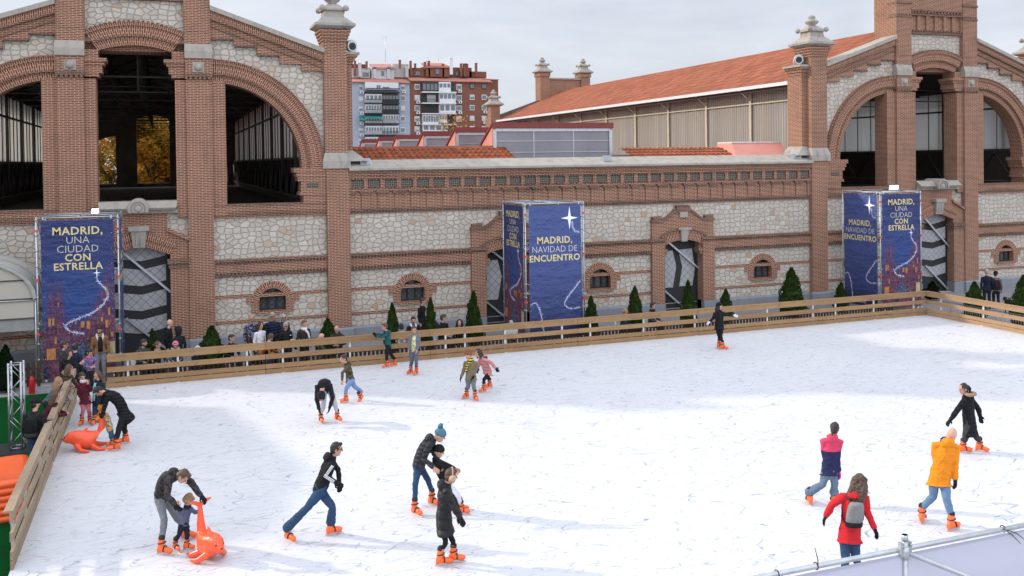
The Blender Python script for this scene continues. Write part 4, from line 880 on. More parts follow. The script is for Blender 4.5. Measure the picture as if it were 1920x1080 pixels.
# ================================================================== BANNER TOWERS
def banner_mat(name, city):
    m, nt, b = mk(name); b.inputs['Roughness'].default_value = 0.55; b.inputs['Specular IOR Level'].default_value = 0.3
    uv = nd(nt, 'ShaderNodeSeparateXYZ', {0: nd(nt, 'ShaderNodeUVMap').outputs[0]}); u, v = uv.outputs[0], uv.outputs[1]
    vec = nd(nt, 'ShaderNodeUVMap').outputs[0]
    if city:
        col = ramp(nt, v, [(0.0, (0.006, 0.009, 0.028)), (0.07, (0.008, 0.012, 0.04)), (0.10, (0.10, 0.035, 0.05)), (0.3, (0.035, 0.03, 0.12)), (0.45, (0.02, 0.055, 0.21)), (0.62, (0.022, 0.05, 0.18)), (0.8, (0.022, 0.035, 0.13)), (1.0, (0.026, 0.035, 0.125))])
        n = noise(nt, nd(nt, 'ShaderNodeMapping', {'Vector': vec, 'Scale': (3, 5, 1)}).outputs[0], 4, 5, 0.7)
        dv = nd(nt, 'ShaderNodeTexNoise', {'Vector': nd(nt, 'ShaderNodeMapping', {'Vector': vec, 'Scale': (1, 2.4, 1)}).outputs[0], 'Scale': 9.0, 'Detail': 4.0}).outputs['Color']
        dxy = nd(nt, 'ShaderNodeSeparateXYZ', {0: nd(nt, 'ShaderNodeVectorMath', {0: dv, 1: (0.5, 0.5, 0.5)}, operation='SUBTRACT').outputs[0]})
        u_ = mth(nt, 'ADD', u, mth(nt, 'MULTIPLY', dxy.outputs[0], 0.10)); v_ = mth(nt, 'ADD', v, mth(nt, 'MULTIPLY', dxy.outputs[1], 0.09))
        mL = mth(nt, 'MULTIPLY', mth(nt, 'MULTIPLY', ramp_f(nt, u_, 0.33, 0.25), ramp_f(nt, u_, 0.02, 0.12)), ramp_f(nt, v_, 0.66, 0.50))
        ed = mth(nt, 'SUBTRACT', u_, mth(nt, 'ADD', 0.60, mth(nt, 'MULTIPLY', mth(nt, 'SUBTRACT', v_, 0.32), 0.75)))
        mR = mth(nt, 'MULTIPLY', ramp_f(nt, ed, -0.02, 0.07), ramp_f(nt, v_, 0.76, 0.62))
        mB = mth(nt, 'MULTIPLY', ramp_f(nt, v_, 0.36, 0.28), ramp_f(nt, v_, 0.07, 0.12))
        stv = noise(nt, nd(nt, 'ShaderNodeMapping', {'Vector': vec, 'Scale': (9, 2.4, 1)}).outputs[0], 4.5, 5, 0.75); stw = noise(nt, nd(nt, 'ShaderNodeMapping', {'Vector': vec, 'Scale': (7, 14, 1)}).outputs[0], 3.2, 3, 0.6)
        fac = ramp(nt, stv, [(0.32, (0.018, 0.013, 0.05)), (0.48, (0.075, 0.022, 0.05)), (0.6, (0.23, 0.042, 0.032)), (0.74, (0.42, 0.10, 0.035))])
        fac = mix(nt, ramp_f(nt, stw, 0.63, 0.70), fac, (0.60, 0.24, 0.06))
        mm = mth(nt, 'MAXIMUM', mth(nt, 'MAXIMUM', mL, mR), mth(nt, 'MULTIPLY', mB, 0.85))
        col = mix(nt, mth(nt, 'MULTIPLY', mm, ramp_f(nt, v, 0.95, 0.25)), col, fac)
        low = ramp_f(nt, v, 0.30, 0.14)
        col = mix(nt, mth(nt, 'MULTIPLY', low, mth(nt, 'MULTIPLY', ramp_f(nt, n, 0.50, 0.7), 0.6)), col, (0.32, 0.085, 0.03))
        n2 = noise(nt, nd(nt, 'ShaderNodeMapping', {'Vector': vec, 'Scale': (5, 5, 1), 'Location': (3, 1, 0)}).outputs[0], 5, 4, 0.7)
        col = mix(nt, mth(nt, 'MULTIPLY', low, ramp_f(nt, n2, 0.55, 0.75)), col, (0.02, 0.09, 0.30))
    else:
        col = ramp(nt, v, [(0.0, (0.008, 0.012, 0.04)), (0.075, (0.012, 0.017, 0.055)), (0.15, (0.033, 0.048, 0.15)), (0.5, (0.052, 0.076, 0.22)), (1.0, (0.058, 0.086, 0.24))])
    wr = noise(nt, nd(nt, 'ShaderNodeTexCoord').outputs['Object'], 2.2, 4, 0.6, 0.8)
    col = mix(nt, 0.16, col, mix(nt, wr, (0, 0, 0), (0.12, 0.15, 0.30)))
    nt.links.new(col, b.inputs['Base Color']); bump(nt, mth(nt, 'ADD', wr, mth(nt, 'MULTIPLY', noise(nt, nd(nt, 'ShaderNodeMapping', {'Vector': nd(nt, 'ShaderNodeTexCoord').outputs['Object'], 'Rotation': (0, .6, 0), 'Scale': (.6, 1, 2.5)}).outputs[0], 1.7, 2), 0.8)), 0.9, 0.10, b); return m
M_BC, M_BN = banner_mat('printed_city_night', True), banner_mat('printed_night_blue', False)
M_GOLD = plain('pale_gold_print', (0.66, 0.54, 0.25), 0.6, var=.05); M_SILV = plain('thin_cream_print', (0.58, 0.55, 0.47), 0.6, var=.05); M_STAR = plain('white_print', (0.86, 0.87, 0.92), 0.6, var=.03); M_TRAIL = plain('lilac_white_print', (0.62, 0.62, 0.84), 0.6, var=.1)
def print_mat(name, c, c2, s=5):
    m, nt, b = mk(name); b.inputs['Roughness'].default_value = 0.6; tc = nd(nt, 'ShaderNodeTexCoord').outputs['Object']
    n = noise(nt, nd(nt, 'ShaderNodeMapping', {'Vector': tc, 'Scale': (2.2, 2.2, 1)}).outputs[0], s, 5, 0.75)
    nt.links.new(ramp(nt, n, [(0.3, c2), (0.52, [(a+d)/2 for a, d in zip(c, c2)]), (0.72, c)]), b.inputs['Base Color']); return m
M_PR1 = print_mat('print_orange_facades', (0.33, 0.062, 0.03), (0.03, 0.018, 0.06), 7); M_PR2 = print_mat('print_purple_facades', (0.17, 0.032, 0.045), (0.025, 0.018, 0.07), 7); M_PR3 = print_mat('print_lit_windows', (0.62, 0.30, 0.07), (0.22, 0.06, 0.03), 9); M_PR4 = print_mat('print_blue_lights', (0.10, 0.42, 0.62), (0.02, 0.06, 0.2), 9); M_PR5 = print_mat('print_yellow_stall', (0.62, 0.55, 0.2), (0.2, 0.2, 0.22), 3)
W_, H_ = 2.16, 5.12
def flatobj(pts, y, m_, o):
    g = MB(); flat(g, pts, y); g.build('printed_window' if m_ is M_PR3 else 'printed_building', m_, o)
def flat(mb, pts, y, sx=1.0):   # printed layer: thin skin just proud of the cloth (pts in 0..1 of the banner)
    mb.hexa([(p[0]*W_, y, p[1]*H_) for p in pts], [(p[0]*W_, y+.0012, p[1]*H_) for p in pts])
def star4(mb, cu, cv, r, y):
    c = (cu*W_, cv*H_); pts = []
    for k in range(8):
        a = PI/4*k; rr = (r if k % 4 == 0 else r*1.25 if k % 4 == 2 else r*.23); pts.append((c[0]+rr*math.cos(a), c[1]+rr*math.sin(a)))
    mb.hexa([(x, y, z) for x, z in pts], [(x, y+.0012, z) for x, z in pts])
def trail(mb, pts, n, sp, y, rnd):
    P_ = [Vector((p[0]*W_, 0, p[1]*H_)) for p in pts]; L = [0]
    for a, b in zip(P_, P_[1:]): L.append(L[-1]+(b-a).length)
    def at(s):
        for i in range(len(P_)-1):
            if s <= L[i+1] or i == len(P_)-2:
                t = (s-L[i])/(L[i+1]-L[i]); p0, p1, p2, p3 = P_[max(i-1, 0)], P_[i], P_[i+1], P_[min(i+2, len(P_)-1)]
                return 0.5*((2*p1)+(p2-p0)*t+(2*p0-5*p1+4*p2-p3)*t*t+(3*p1-p0-3*p2+p3)*t**3)
    N = 40; line = [at(L[-1]*i/N) for i in range(N+1)]
    for i in range(N):
        a, b = line[i], line[i+1]; d = (b-a).normalized(); q = Vector((-d.z, 0, d.x))*sp*.28
        mb.hexa([(p.x, y+.0004, p.z) for p in (a-q, b-q, b+q, a+q)], [(p.x, y+.0012, p.z) for p in (a-q, b-q, b+q, a+q)])
    for i in range(n):
        c = at(L[-1]*rnd.random()); x, z = c.x+rnd.gauss(0, sp*.75), c.z+rnd.gauss(0, sp*.75); r = rnd.uniform(.006, .017)
        if not (0.02 < x < W_-.02): continue
        mb.hexa([(x+dx*r, y-.0006, z+dz*r) for dx, dz in ((-1, 0), (0, -1), (1, 0), (0, 1))], [(x+dx*r, y+.0006, z+dz*r) for dx, dz in ((-1, 0), (0, -1), (1, 0), (0, 1))])
def banner(parent, city, loc, rz):
    m = MB(); nu, nv = 14, 30; rnd = random.Random(3 if city else 5)
    vs = [[None]*(nv+1) for _ in range(nu+1)]
    for i in range(nu+1):
        for j in range(nv+1): vs[i][j] = m.bm.verts.new((W_*i/nu, .0, H_*j/nv))
    for i in range(nu):
        for j in range(nv):
            f = m.bm.faces.new((vs[i][j], vs[i+1][j], vs[i+1][j+1], vs[i][j+1]))
            for l, (a, b) in zip(f.loops, ((i, j), (i+1, j), (i+1, j+1), (i, j+1))): l[m.uv].uv = (a/nu, b/nv)
    o = m.build('banner', M_BC if city else M_BN, parent); o.location = loc; o.rotation_euler = (0, 0, R(rz))
    k = MB()
    for u in (.0, 1.0):
        for j in range(11): k.ball((u*W_+(.012 if u == 0 else -.012), -.01, H_*(.03+.94*j/10)), .013, seg=6, rin=4)
    for j in range(7): k.ball((W_*(.05+.9*j/6), -.01, H_-.02), .013, seg=6, rin=4)
    k.build('eyelet', M_ALU, o)
    if city:
        y = -.003
        for (a, b, w, h) in ((.08, .33, .035, .05), (.13, .335, .03, .045), (.52, .31, .05, .04), (.60, .30, .05, .05), (.44, .335, .02, .02), (.86, .30, .04, .05), (.9, .38, .03, .05), (.80, .34, .03, .03), (.05, .12, .12, .07), (.16, .22, .03, .04), (.21, .45, .015, .03), (.88, .5, .02, .06), (.93, .24, .04, .03)): flatobj([(a, b), (a+w, b), (a+w, b+h), (a, b+h)], y-.0068, M_PR3, o)
        g = MB(); r2 = random.Random(9)
        for i in range(240):
            a, b = .5+r2.gauss(0, .07), .155+r2.gauss(0, .035); s_ = r2.uniform(.004, .01); flat(g, [(a-s_, b), (a, b-s_*.5), (a+s_, b), (a, b+s_*.5)], y-.0045)
        g.build('printed_lights', M_PR4, o)
        g = MB(); flat(g, [(.88, .1), (.99, .1), (.99, .21), (.88, .21)], y-.003); g.build('printed_stall', M_PR5, o)
        g = MB(); star4(g, .755, .655, .12, y-.006); g.build('printed_star', M_STAR, o)
        g = MB(); trail(g, [(.755, .645), (.76, .61), (.83, .57), (.90, .52), (.84, .455), (.70, .405), (.52, .375), (.36, .345), (.31, .325), (.38, .29), (.50, .275), (.56, .275)], 430, .038, y-.006, rnd); g.build('printed_star_trail', M_TRAIL, o)
        for s_, z, b_, m_, sz in (('MADRID,', .905, .006, M_GOLD, .36), ('UNA', .848, -.004, M_SILV, .33), ('CIUDAD', .792, -.004, M_SILV, .33), ('CON', .737, .006, M_GOLD, .33), ('ESTRELLA', .681, .006, M_GOLD, .33)):
            text_mesh(s_, sz, m_, 'printed_lettering', o, (.50*W_, y-.004, H_*z-.0), (R(90), 0, 0), 1.0 if s_ != 'ESTRELLA' else .98, b_, 'CENTER', .0006, 1.06 if b_ > 0 else 1.0)
        lx = .5
    else:
        y = -.003
        g = MB(); star4(g, .78, .90, .36, y-.003); g.build('printed_star', M_STAR, o)
        g = MB(); trail(g, [(.82, .87), (.85, .82), (.90, .795), (.965, .79)], 130, .035, y, rnd); trail(g, [(.975, .42), (.88, .375), (.75, .315), (.67, .265), (.70, .235), (.80, .215), (.97, .222)], 260, .03, y, rnd); trail(g, [(.015, .255), (.06, .27), (.12, .272), (.175, .235), (.22, .17), (.25, .09), (.265, .05)], 190, .028, y, rnd); g.build('printed_star_trail', M_TRAIL, o)
        for s_, z, b_, m_, sz in (('MADRID,', .715, .007, M_GOLD, .36), ('NAVIDAD DE', .648, -.004, M_SILV, .345), ('ENCUENTRO', .582, .007, M_GOLD, .345)):
            text_mesh(s_, sz, m_, 'printed_lettering', o, (.49*W_, y-.002, H_*z), (R(90), 0, 0), .98 if 'NAV' not in s_ else .92, b_, 'CENTER', .0006, 1.06 if b_ > 0 else 1.0)
        lx = .5
    text_mesh('B  MADRID', .13, M_SILV, 'printed_emblem', o, (lx*W_, -.005, H_*.025), (R(90), 0, 0), 1.1, 0, 'CENTER', .0005)
    return o
M_CLAMP = plain('red_clamp_paint', (0.6, 0.05, 0.05), 0.5)
def tower(label, x0, y0, front_city, side, w=2.42, d=2.45):
    r = empty('banner_tower', (x0, y0, GZ)); tag(r, label, 'banner tower', 'scaffold banner towers')
    H = 5.36
    for px, py in ((0, 0), (w, 0), (0, d), (w, d), (.20, 0), (w-.20, 0), (0, .2), (w, .2)):
        m = MB(); m.tube([(px, py, 0), (px, py, H)], .027, 8); m.tube([(px, py, 0), (px, py, .10)], .05, 8)
        for k in range(11): m.tube([(px, py, .25+k*.5), (px, py, .29+k*.5)], .042, 8)
        m.build('pole', M_STEEL, r)
    m = MB()
    for z in (.3, 1.9, 3.6, H-.04):
        for a, b in (((0, 0), (w, 0)), ((w, 0), (w, d)), ((w, d), (0, d)), ((0, d), (0, 0))): m.tube([(a[0], a[1], z), (b[0], b[1], z)], .024, 6)
    m.tube([(0, d/2, H-.04), (w, d/2, H-.04)], .024, 6); m.tube([(w/2, 0, H-.04), (w/2, d, H-.04)], .024, 6)
    for z in (.3, 1.9, 3.6): m.tube([(.0, .03, z), (w, .03, z+1.65)], .02, 6); m.tube([(.03, d, z), (.03, 0, z+1.65)], .02, 6)
    m.build('ledger', M_STEEL, r)
    for i in range(3):
        for px, py in ((0, 0), (w, 0)):
            m = MB(); m.box(px-.05, px+.05, py-.05, py+.05, (1.55, 3.3, 4.9)[i], (1.62, 3.37, 4.95)[i]); m.build('red_clamp', M_CLAMP, r)
    banner(r, front_city, ((w-W_)/2, -.04, .13), 0)
    if side == 'left': banner(r, not front_city, (-.04, (d+W_)/2, .13), -90)
    else: banner(r, not front_city, (w+.04, (d-W_)/2, .13), 90)
    return r
t1 = tower('banner tower with a starlit city street print behind the man in the tan jacket', -3.33, 10.14, True, 'right')
t2 = tower('banner tower with plain blue front reading NAVIDAD DE ENCUENTRO between the small doors', 13.34, 9.70, False, 'left')
t3 = tower('banner tower at the rink corner with a starlit city print under a lit floodlight', 30.40, 9.98, True, 'left', 2.3)

# ================================================================== FLOODLIGHTS, LOUDSPEAKERS
M_LAMP, _nt, _b = mk('lit_flood_lens'); _b.inputs['Emission Color'].default_value = (1, .97, .9, 1); _b.inputs['Emission Strength'].default_value = 3.5
M_LENS = plain('unlit_lamp_lens', (0.25, 0.27, 0.29), 0.15, spec=.7)
def flood(p, rz, tilt, label, lit=False, s=1.0, wide=.42):
    r = empty('floodlight', p, R(rz)); tag(r, label, 'floodlight', 'outdoor floodlights')
    M = Matrix.Translation((0, 0, .2*s)) @ Matrix.Rotation(R(tilt), 4, 'X')
    m = MB(); m.obox(M @ Matrix.Translation((0, .06*s, 0)), wide*s, .12*s, .30*s)
    for k in range(5): m.obox(M @ Matrix.Translation(((-.16+.08*k)*s, .15*s, 0)), .015*s, .07*s, .24*s)
    m.build('housing', M_STEEL if not lit else M_DARK, r)
    m = MB(); m.obox(M @ Matrix.Translation((0, -.008*s, 0)), (wide-.05)*s, .012*s, .25*s); m.build('lens', M_LAMP if lit else M_LENS, r)
    m = MB()
    for q in (-1, 1): m.box(q*(wide/2+.015)*s-.012, q*(wide/2+.015)*s+.012, -.02, .03, 0, .22*s)
    m.box(-(wide/2+.02)*s, (wide/2+.02)*s, -.02, .03, -.012, .012); m.build('bracket', M_STEEL, r); return r
flood((-1.62, 10.6, 5.22), 25, 8, 'lit floodlight on the city print banner tower nearest the green turf', True, .6)
flood((31.85, 10.7, 5.22), -5, 8, 'glowing wide floodlight on the corner banner tower', True, .72, .68)
flood((8.05, YF+.25, 6.66), 10, -35, 'small floodlight on the coping beside the mossy tiles'); flood((18.68, YF+.25, 6.66), 10, -35, 'small floodlight on the coping under the largest rooflight'); flood((28.55, YF+.25, 6.66), -15, -35, 'small floodlight on the coping beside the sunlit corner pilaster')
def speaker(p, rz, label):
    r = empty('loudspeaker', p, R(rz)); tag(r, label, 'loudspeaker', 'loudspeakers on the pilaster shelves')
    m = MB(); m.loft([((0, y, .26), Vector((a, 0, 0)), Vector((0, 0, b))) for y, a, b in ((-.17, .2, .23), (-.15, .215, .25), (.05, .21, .24), (.2, .14, .17), (.24, .05, .06))], 20); m.build('cabinet', M_STEEL, r)
    m = MB(); m.tube([(0, -.185, .24), (0, -.168, .24)], .15, 20); m.build('horn_mouth', M_DARK, r)
    m = MB(); m.tube([(0, -.192, .24), (0, -.186, .24)], .05, 12); m.build('horn_throat', M_BLACK, r)
    m = MB(); m.tube([(-.23, 0, .3), (-.23, 0, 0), (.23, 0, 0), (.23, 0, .3)], .018, 6); m.build('bracket', M_STEELW, r)
speaker((C1+7.93, YF+.62, 11.19), 15, 'grey horn loudspeaker on the shelf beside the grey apartment block'); speaker((C2-7.93, YF+.62, 11.19), -30, 'pale horn loudspeaker on the shelf of the sunlit pilaster')

# ================================================================== TREES
def leaf_mat(name, c, c2, trans=0.35):
    m, nt, b = mk(name); out = nt.nodes['Material Output']; nt.nodes.remove(b)
    g = nd(nt, 'ShaderNodeNewGeometry'); wn = g.outputs['Random Per Island']
    n = noise(nt, nd(nt, 'ShaderNodeTexCoord').outputs['Object'], 2.3, 3)
    col = mix(nt, mth(nt, 'ADD', mth(nt, 'MULTIPLY', wn, 0.6), mth(nt, 'MULTIPLY', n, 0.4)), c, c2)
    oi = nd(nt, 'ShaderNodeObjectInfo').outputs['Random']; col = mix(nt, mth(nt, 'MULTIPLY', oi, 0.35), col, [c[0]*1.2, c[1]*.9, c[2]*.6])
    d = nd(nt, 'ShaderNodeBsdfDiffuse', {'Color': col}); t = nd(nt, 'ShaderNodeBsdfTranslucent', {'Color': col}); ms = nd(nt, 'ShaderNodeMixShader', {0: trans, 1: d.outputs[0], 2: t.outputs[0]})
    nt.links.new(ms.outputs[0], out.inputs[0]); return m
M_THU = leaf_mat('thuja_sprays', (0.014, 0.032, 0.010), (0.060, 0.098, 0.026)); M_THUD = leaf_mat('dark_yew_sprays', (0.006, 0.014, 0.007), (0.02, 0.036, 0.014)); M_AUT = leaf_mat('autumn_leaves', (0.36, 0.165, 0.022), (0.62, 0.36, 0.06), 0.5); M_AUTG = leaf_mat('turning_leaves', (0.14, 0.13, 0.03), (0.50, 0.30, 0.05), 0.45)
M_BARK = plain('grey_brown_bark', (0.10, 0.075, 0.055), 0.9, var=.3, vs=4, bmp=.02)
def thuja_mesh(seed, n=3400):
    rd = random.Random(seed); m = MB(); lob = [(rd.uniform(0, 6.28), rd.uniform(.1, .9), rd.uniform(.10, .34)) for _ in range(12)]
    for i in range(n):
        h = rd.random()**1.1; a = rd.uniform(0, 2*PI)
        prof = (min(1, (h+.14)*4.5))*(1-h**1.7)**.85*.98+.015
        r = prof*(1+sum(w*math.exp(-((h-hh)**2)/.0035)*math.cos(a-aa) for aa, hh, w in lob))*(1-.55*rd.random()**2.2)
        p = Vector((r*math.cos(a)*.5, r*math.sin(a)*.5, h*.97))
        L = rd.uniform(.035, .075); out = Vector((math.cos(a), math.sin(a), rd.uniform(.7, 1.9))).normalized(); side = out.cross(Vector((rd.uniform(-1, 1), rd.uniform(-1, 1), rd.uniform(-1, 1)))).normalized(); w = L*rd.uniform(.2, .34)
        m.face([p-side*w*.35, p+out*L*.55-side*w, p+out*L, p+out*L*.55+side*w])
    rings = []
    for j in range(13):
        h = j/12*.94; pr = (min(1, (h+.14)*4.5))*(1-h**1.7)**.85*.40+.004
        rings.append([m.bm.verts.new((pr*(1+.22*math.sin(k*2.1+j*1.7+seed))*math.cos(2*PI*k/12), pr*(1+.22*math.sin(k*1.3+j*2.3+seed))*math.sin(2*PI*k/12), h)) for k in range(12)])
    for A, B in zip(rings, rings[1:]):
        for k in range(12): m.bm.faces.new((A[k], A[(k+1) % 12], B[(k+1) % 12], B[k]))
    me = bpy.data.meshes.new('thuja_crown'); m.bm.to_mesh(me); m.bm.free(); return me
TH = [thuja_mesh(s) for s in (1, 2, 3, 4)]
def thuja(px, py, Y, wpx, label, dark=False, i=[0]):
    t = fy(px, py, Y); h = t.z-GZ; d = hdist(t); w = wpx*d/F_PX*(.90+.12*math.sin(px*.7))
    r = empty('conifer', (t.x, Y, GZ), i[0]*1.7); tag(r, label, 'conifer', 'small conifers round the rink'); i[0] += 1
    me = TH[i[0] % 4].copy(); me.materials.append(M_THUD if dark else M_THU); c = bpy.data.objects.new('crown', me); COL.objects.link(c); c.parent = r; c.scale = (w, w, h-.05); c.location.z = .07
    m = MB(); m.tube([(0, 0, .0), (.01, 0, h*.3), (0, .01, h*.75)], [.04, .03, .012], 7); m.build('trunk', M_BARK, r)
    return r
for a in ((285, 618, 9.4, 40, 'small conifer in front of the chevron door behind two seated spectators'), (397, 612, 9.3, 56, 'broad conifer before the brick pier left of the man seated alone'), (491, 607, 9.5, 48, 'conifer between the woman in white and the man in orange'), (614, 598, 10.2, 46, 'conifer at the corner pilaster behind the stooping bald man'),
          (735, 569, 10.2, 38, 'conifer behind the boy in the teal hoodie'), (807, 560, 10.2, 36, 'slim conifer under the barred window beside a standing man'), (888, 547, 10.0, 42, 'conifer beside the small door left of the plain blue banner'), (1108, 556, 9.4, 34, 'conifer tucked behind the plain blue banner tower'),
          (1190, 538, 10.0, 42, 'conifer between the blond woman and the man in dark grey'), (1290, 527, 10.0, 42, 'conifer standing in front of the second small door'), (1361, 543, 10.4, 38, 'short conifer just behind the girl in black with outstretched arms'), (1484, 503, 10.6, 50, 'tallest conifer in front of the rubble wall near the pilaster'), (1577, 530, 10.6, 38, 'short conifer half hidden by the corner banner tower')): thuja(*a)
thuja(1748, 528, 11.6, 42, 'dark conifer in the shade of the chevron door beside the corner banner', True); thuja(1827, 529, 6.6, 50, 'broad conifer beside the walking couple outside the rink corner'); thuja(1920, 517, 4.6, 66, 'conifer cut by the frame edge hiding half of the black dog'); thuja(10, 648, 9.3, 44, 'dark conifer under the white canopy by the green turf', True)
def leafy(x, y, h, cr, label, mt, seed, n=9000, zc=.62):
    rd = random.Random(seed); r = empty('autumn_tree', (x, y, GZ)); tag(r, label, 'tree', 'autumn trees behind the open hall')
    m = MB(); m.tube([(0, 0, 0), (.1, .05, h*.3), (0, .1, h*.6), (.1, 0, h*.85)], [.28, .22, .12, .04], 8)
    blobs = []
    for k in range(20):
        a = rd.uniform(0, 6.28); q = rd.uniform(.25, .85)*cr; z = h*rd.uniform(.30, .92); q *= 1-max(0, (z/h-.65))*1.6; c = Vector((q*math.cos(a), q*math.sin(a), z)); blobs.append((c, rd.uniform(.3, .48)*cr)); m.tube([(0, 0, z*.55), c*.6+Vector((0, 0, z*.3)), c], [.09, .05, .015], 5)
    m.build('trunk', M_BARK, r); m = MB()
    for k in range(n):
        c, rr = rd.choice(blobs); d = Vector((rd.gauss(0, 1), rd.gauss(0, 1), rd.gauss(0, .8))).normalized()*rr*rd.random()**.4; p = c+d; s = rd.uniform(.22, .42)
        u = Vector((rd.uniform(-1, 1), rd.uniform(-1, 1), rd.uniform(-.6, .6))).normalized(); v = u.cross(Vector((rd.uniform(-1, 1), rd.uniform(-1, 1), 1))).normalized()
        m.face([p-u*s*.5, p-v*s*.4, p+u*s*.5, p+v*s*.4])
    m.build('crown', mt, r); return r
leafy(-3.2, 67, 12.5, 4.0, 'green and yellow tree seen through the left rear arch of the open hall', M_AUTG, 11); leafy(-.4, 66.5, 12.5, 3.4, 'golden tree filling the middle rear opening of the open hall', M_AUT, 12); leafy(5.4, 69, 11, 3.6, 'yellow tree seen through the right rear arch of the open hall', M_AUT, 13); leafy(1.6, 78, 14.5, 4.2, 'tall brown tree farther back beyond the open hall', M_AUT, 14)
for i_, (x_, y_, h_, lb_) in enumerate(((-8.5, 84, 13, 'pale gold tree far behind the left rear arch of the open hall'), (-3.5, 88, 14, 'amber tree far behind the green and yellow tree'), (8.5, 86, 14, 'gold tree far behind the right rear arch of the open hall'))): leafy(x_, y_, h_, 4.6, lb_, M_AUT, 30+i_)
# small bare tree by the rooflights
rd = random.Random(5); bt = empty('autumn_shrub', (36.5, 118, GZ)); tag(bt, 'sparse russet treetop rising behind the rooflights in front of the brown block', 'tree')
m = MB(); tp = fy(845, 216, 118); bt.location = (tp.x, 118, GZ); hh = tp.z-GZ; m.tube([(0, 0, 0), (.2, 0, hh*.8)], [.3, .1], 6)
for k in range(26): m.tube([(0.2, 0, hh*.78), (rd.uniform(-2.5, 2.5), rd.uniform(-2, 2), hh*rd.uniform(.82, 1))], [.06, .015], 4)
m.build('trunk', M_BARK, bt); m = MB()
for k in range(130):
    p = Vector((rd.gauss(0, 1.5), rd.gauss(0, 1.2), hh*rd.uniform(.78, 1.0))); s = rd.uniform(.15, .3); u = Vector((rd.uniform(-1, 1), rd.uniform(-1, 1), rd.uniform(-1, 1))).normalized(); v = u.orthogonal().normalized(); m.face([p-u*s, p-v*s*.6, p+u*s, p+v*s*.6])
m.build('crown', M_AUT, bt)

# ================================================================== CANOPY, TRUSS, EXTINGUISHER, SLEDGES
cn = empty('event_canopy', (-5.35, 10.2, GZ)); tag(cn, 'white barrel canopy with an aluminium arch at the left frame edge', 'canopy')
M_GREYV = plain('grey_valance_cloth', (0.26, 0.26, 0.25), .8)
cv = leaf_mat('white_canopy_cloth', (0.62, 0.61, 0.56), (0.62, 0.61, 0.56), 0.35)
AR = [(1.95*math.cos(R(a)), 2.75+1.28*math.sin(R(a))) for a in range(0, 181, 12)]
m = MB()
A = [[m.bm.verts.new((x, y, z)) for x, z in AR] for y in (0, 1.25, 2.5)]
for a, b in zip(A, A[1:]):
    for i in range(len(AR)-1): m.bm.faces.new((a[i], a[i+1], b[i+1], b[i])).smooth = True
m.build('roof_cloth', cv, cn)
for y in (-.02, 1.25, 2.52):
    m = MB(); m.ribbon([(x*.97, z-.04) for x, z in AR], [(x*1.02, z+.03) for x, z in AR], y-.05, y+.05); m.build('arch_frame', M_ALU, cn)
m = MB()
for x in (-1.95, 1.95):
    for y in (0, 2.5): m.tube([(x, y, 0), (x, y, 2.75)], .035, 8)
m.build('leg', M_ALU, cn)
m = MB(); m.tube([(-1.95, 0, 2.7), (1.95, 0, 2.7)], .03, 6); m.tube([(-1.95, 2.5, 2.7), (1.95, 2.5, 2.7)], .03, 6); m.tube([(-1.95, 0, 2.72), (-1.95, 2.5, 2.72)], .03, 6); m.tube([(1.95, 0, 2.72), (1.95, 2.5, 2.72)], .03, 6)
for a in (3, 6): m.tube([(AR[a][0]*.98, 0, AR[a][1]-.04), (AR[a][0]*.98, 2.5, AR[a][1]-.04)], .022, 6)
m.build('purlin', M_ALU, cn)
m = MB(); m.plate([(-1.9, 2.14), (1.9, 2.14), (1.9, 2.75)]+[(x*.97, z-.03) for x, z in AR[1:-1]]+[(-1.9, 2.75)], [], .03, .045); m.build('end_panel', cv, cn)
m = MB(); m.plate([(-1.9, 1.72), (1.9, 1.72), (1.9, 2.10), (-1.9, 2.10)], [], .03, .05); m.build('valance', M_GREYV, cn)
m = MB()
for z_, w_ in ((2.12, 1.93), (2.75, 1.93), (3.35, 1.70), (3.8, 1.05)): m.tube([(-w_, -.0, z_), (w_, -.0, z_)], .022, 6)
m.build('end_rail', M_TRUSS, cn)
tr = empty('lattice_truss', gz(33, 842, GZ), R(-6)); tag(tr, 'upright aluminium lattice truss standing on the green turf', 'truss')
TH_ = 2.17; q = .14
m = MB()
for a in (-1, 1):
    for b in (-1, 1): m.tube([(a*q, b*q, 0.02), (a*q, b*q, TH_)], .024, 8)
m.build('chord', M_ALU, tr); m = MB()
for k in range(6):
    z0, z1 = .12+k*.33, .12+(k+1)*.33; zz = (z0, z1) if k % 2 == 0 else (z1, z0)
    for b in (-1, 1): m.tube([(-q, b*q, zz[0]), (q, b*q, zz[1])], .009, 5); m.tube([(b*q, -q, zz[0]), (b*q, q, zz[1])], .009, 5)
for z in (.06, TH_-.05):
    for b in (-1, 1): m.tube([(-q, b*q, z), (q, b*q, z)], .012, 5); m.tube([(b*q, -q, z), (b*q, q, z)], .012, 5)
m.build('lacing', M_ALU, tr); m = MB(); m.box(-.6, .6, -.5, .5, 0.004, .02); m.build('base_plate', M_BLACK, tr)
ex = empty('fire_extinguisher', gz(60, 738, GZ)); tag(ex, 'red fire extinguisher standing on the green turf below the city banner', 'fire extinguisher')
m = MB(); m.lathe([(.001, 0), (.085, 0), (.09, .02), (.09, .42), (.07, .49), (.03, .52), (.03, .55)], (0, 0, 0), 16); m.build('cylinder', plain('red_enamel', (0.42, 0.012, 0.015), 0.3), ex)
m = MB(); m.box(-.02, .10, -.015, .015, .55, .575); m.box(-.02, .11, -.012, .012, .60, .615); m.tube([(0, 0, .54), (0, 0, .6)], .018, 8); m.tube([(-.02, 0, .57), (-.1, 0, .5), (-.11, 0, .25)], .014, 6); m.build('valve', M_BLACK, ex)
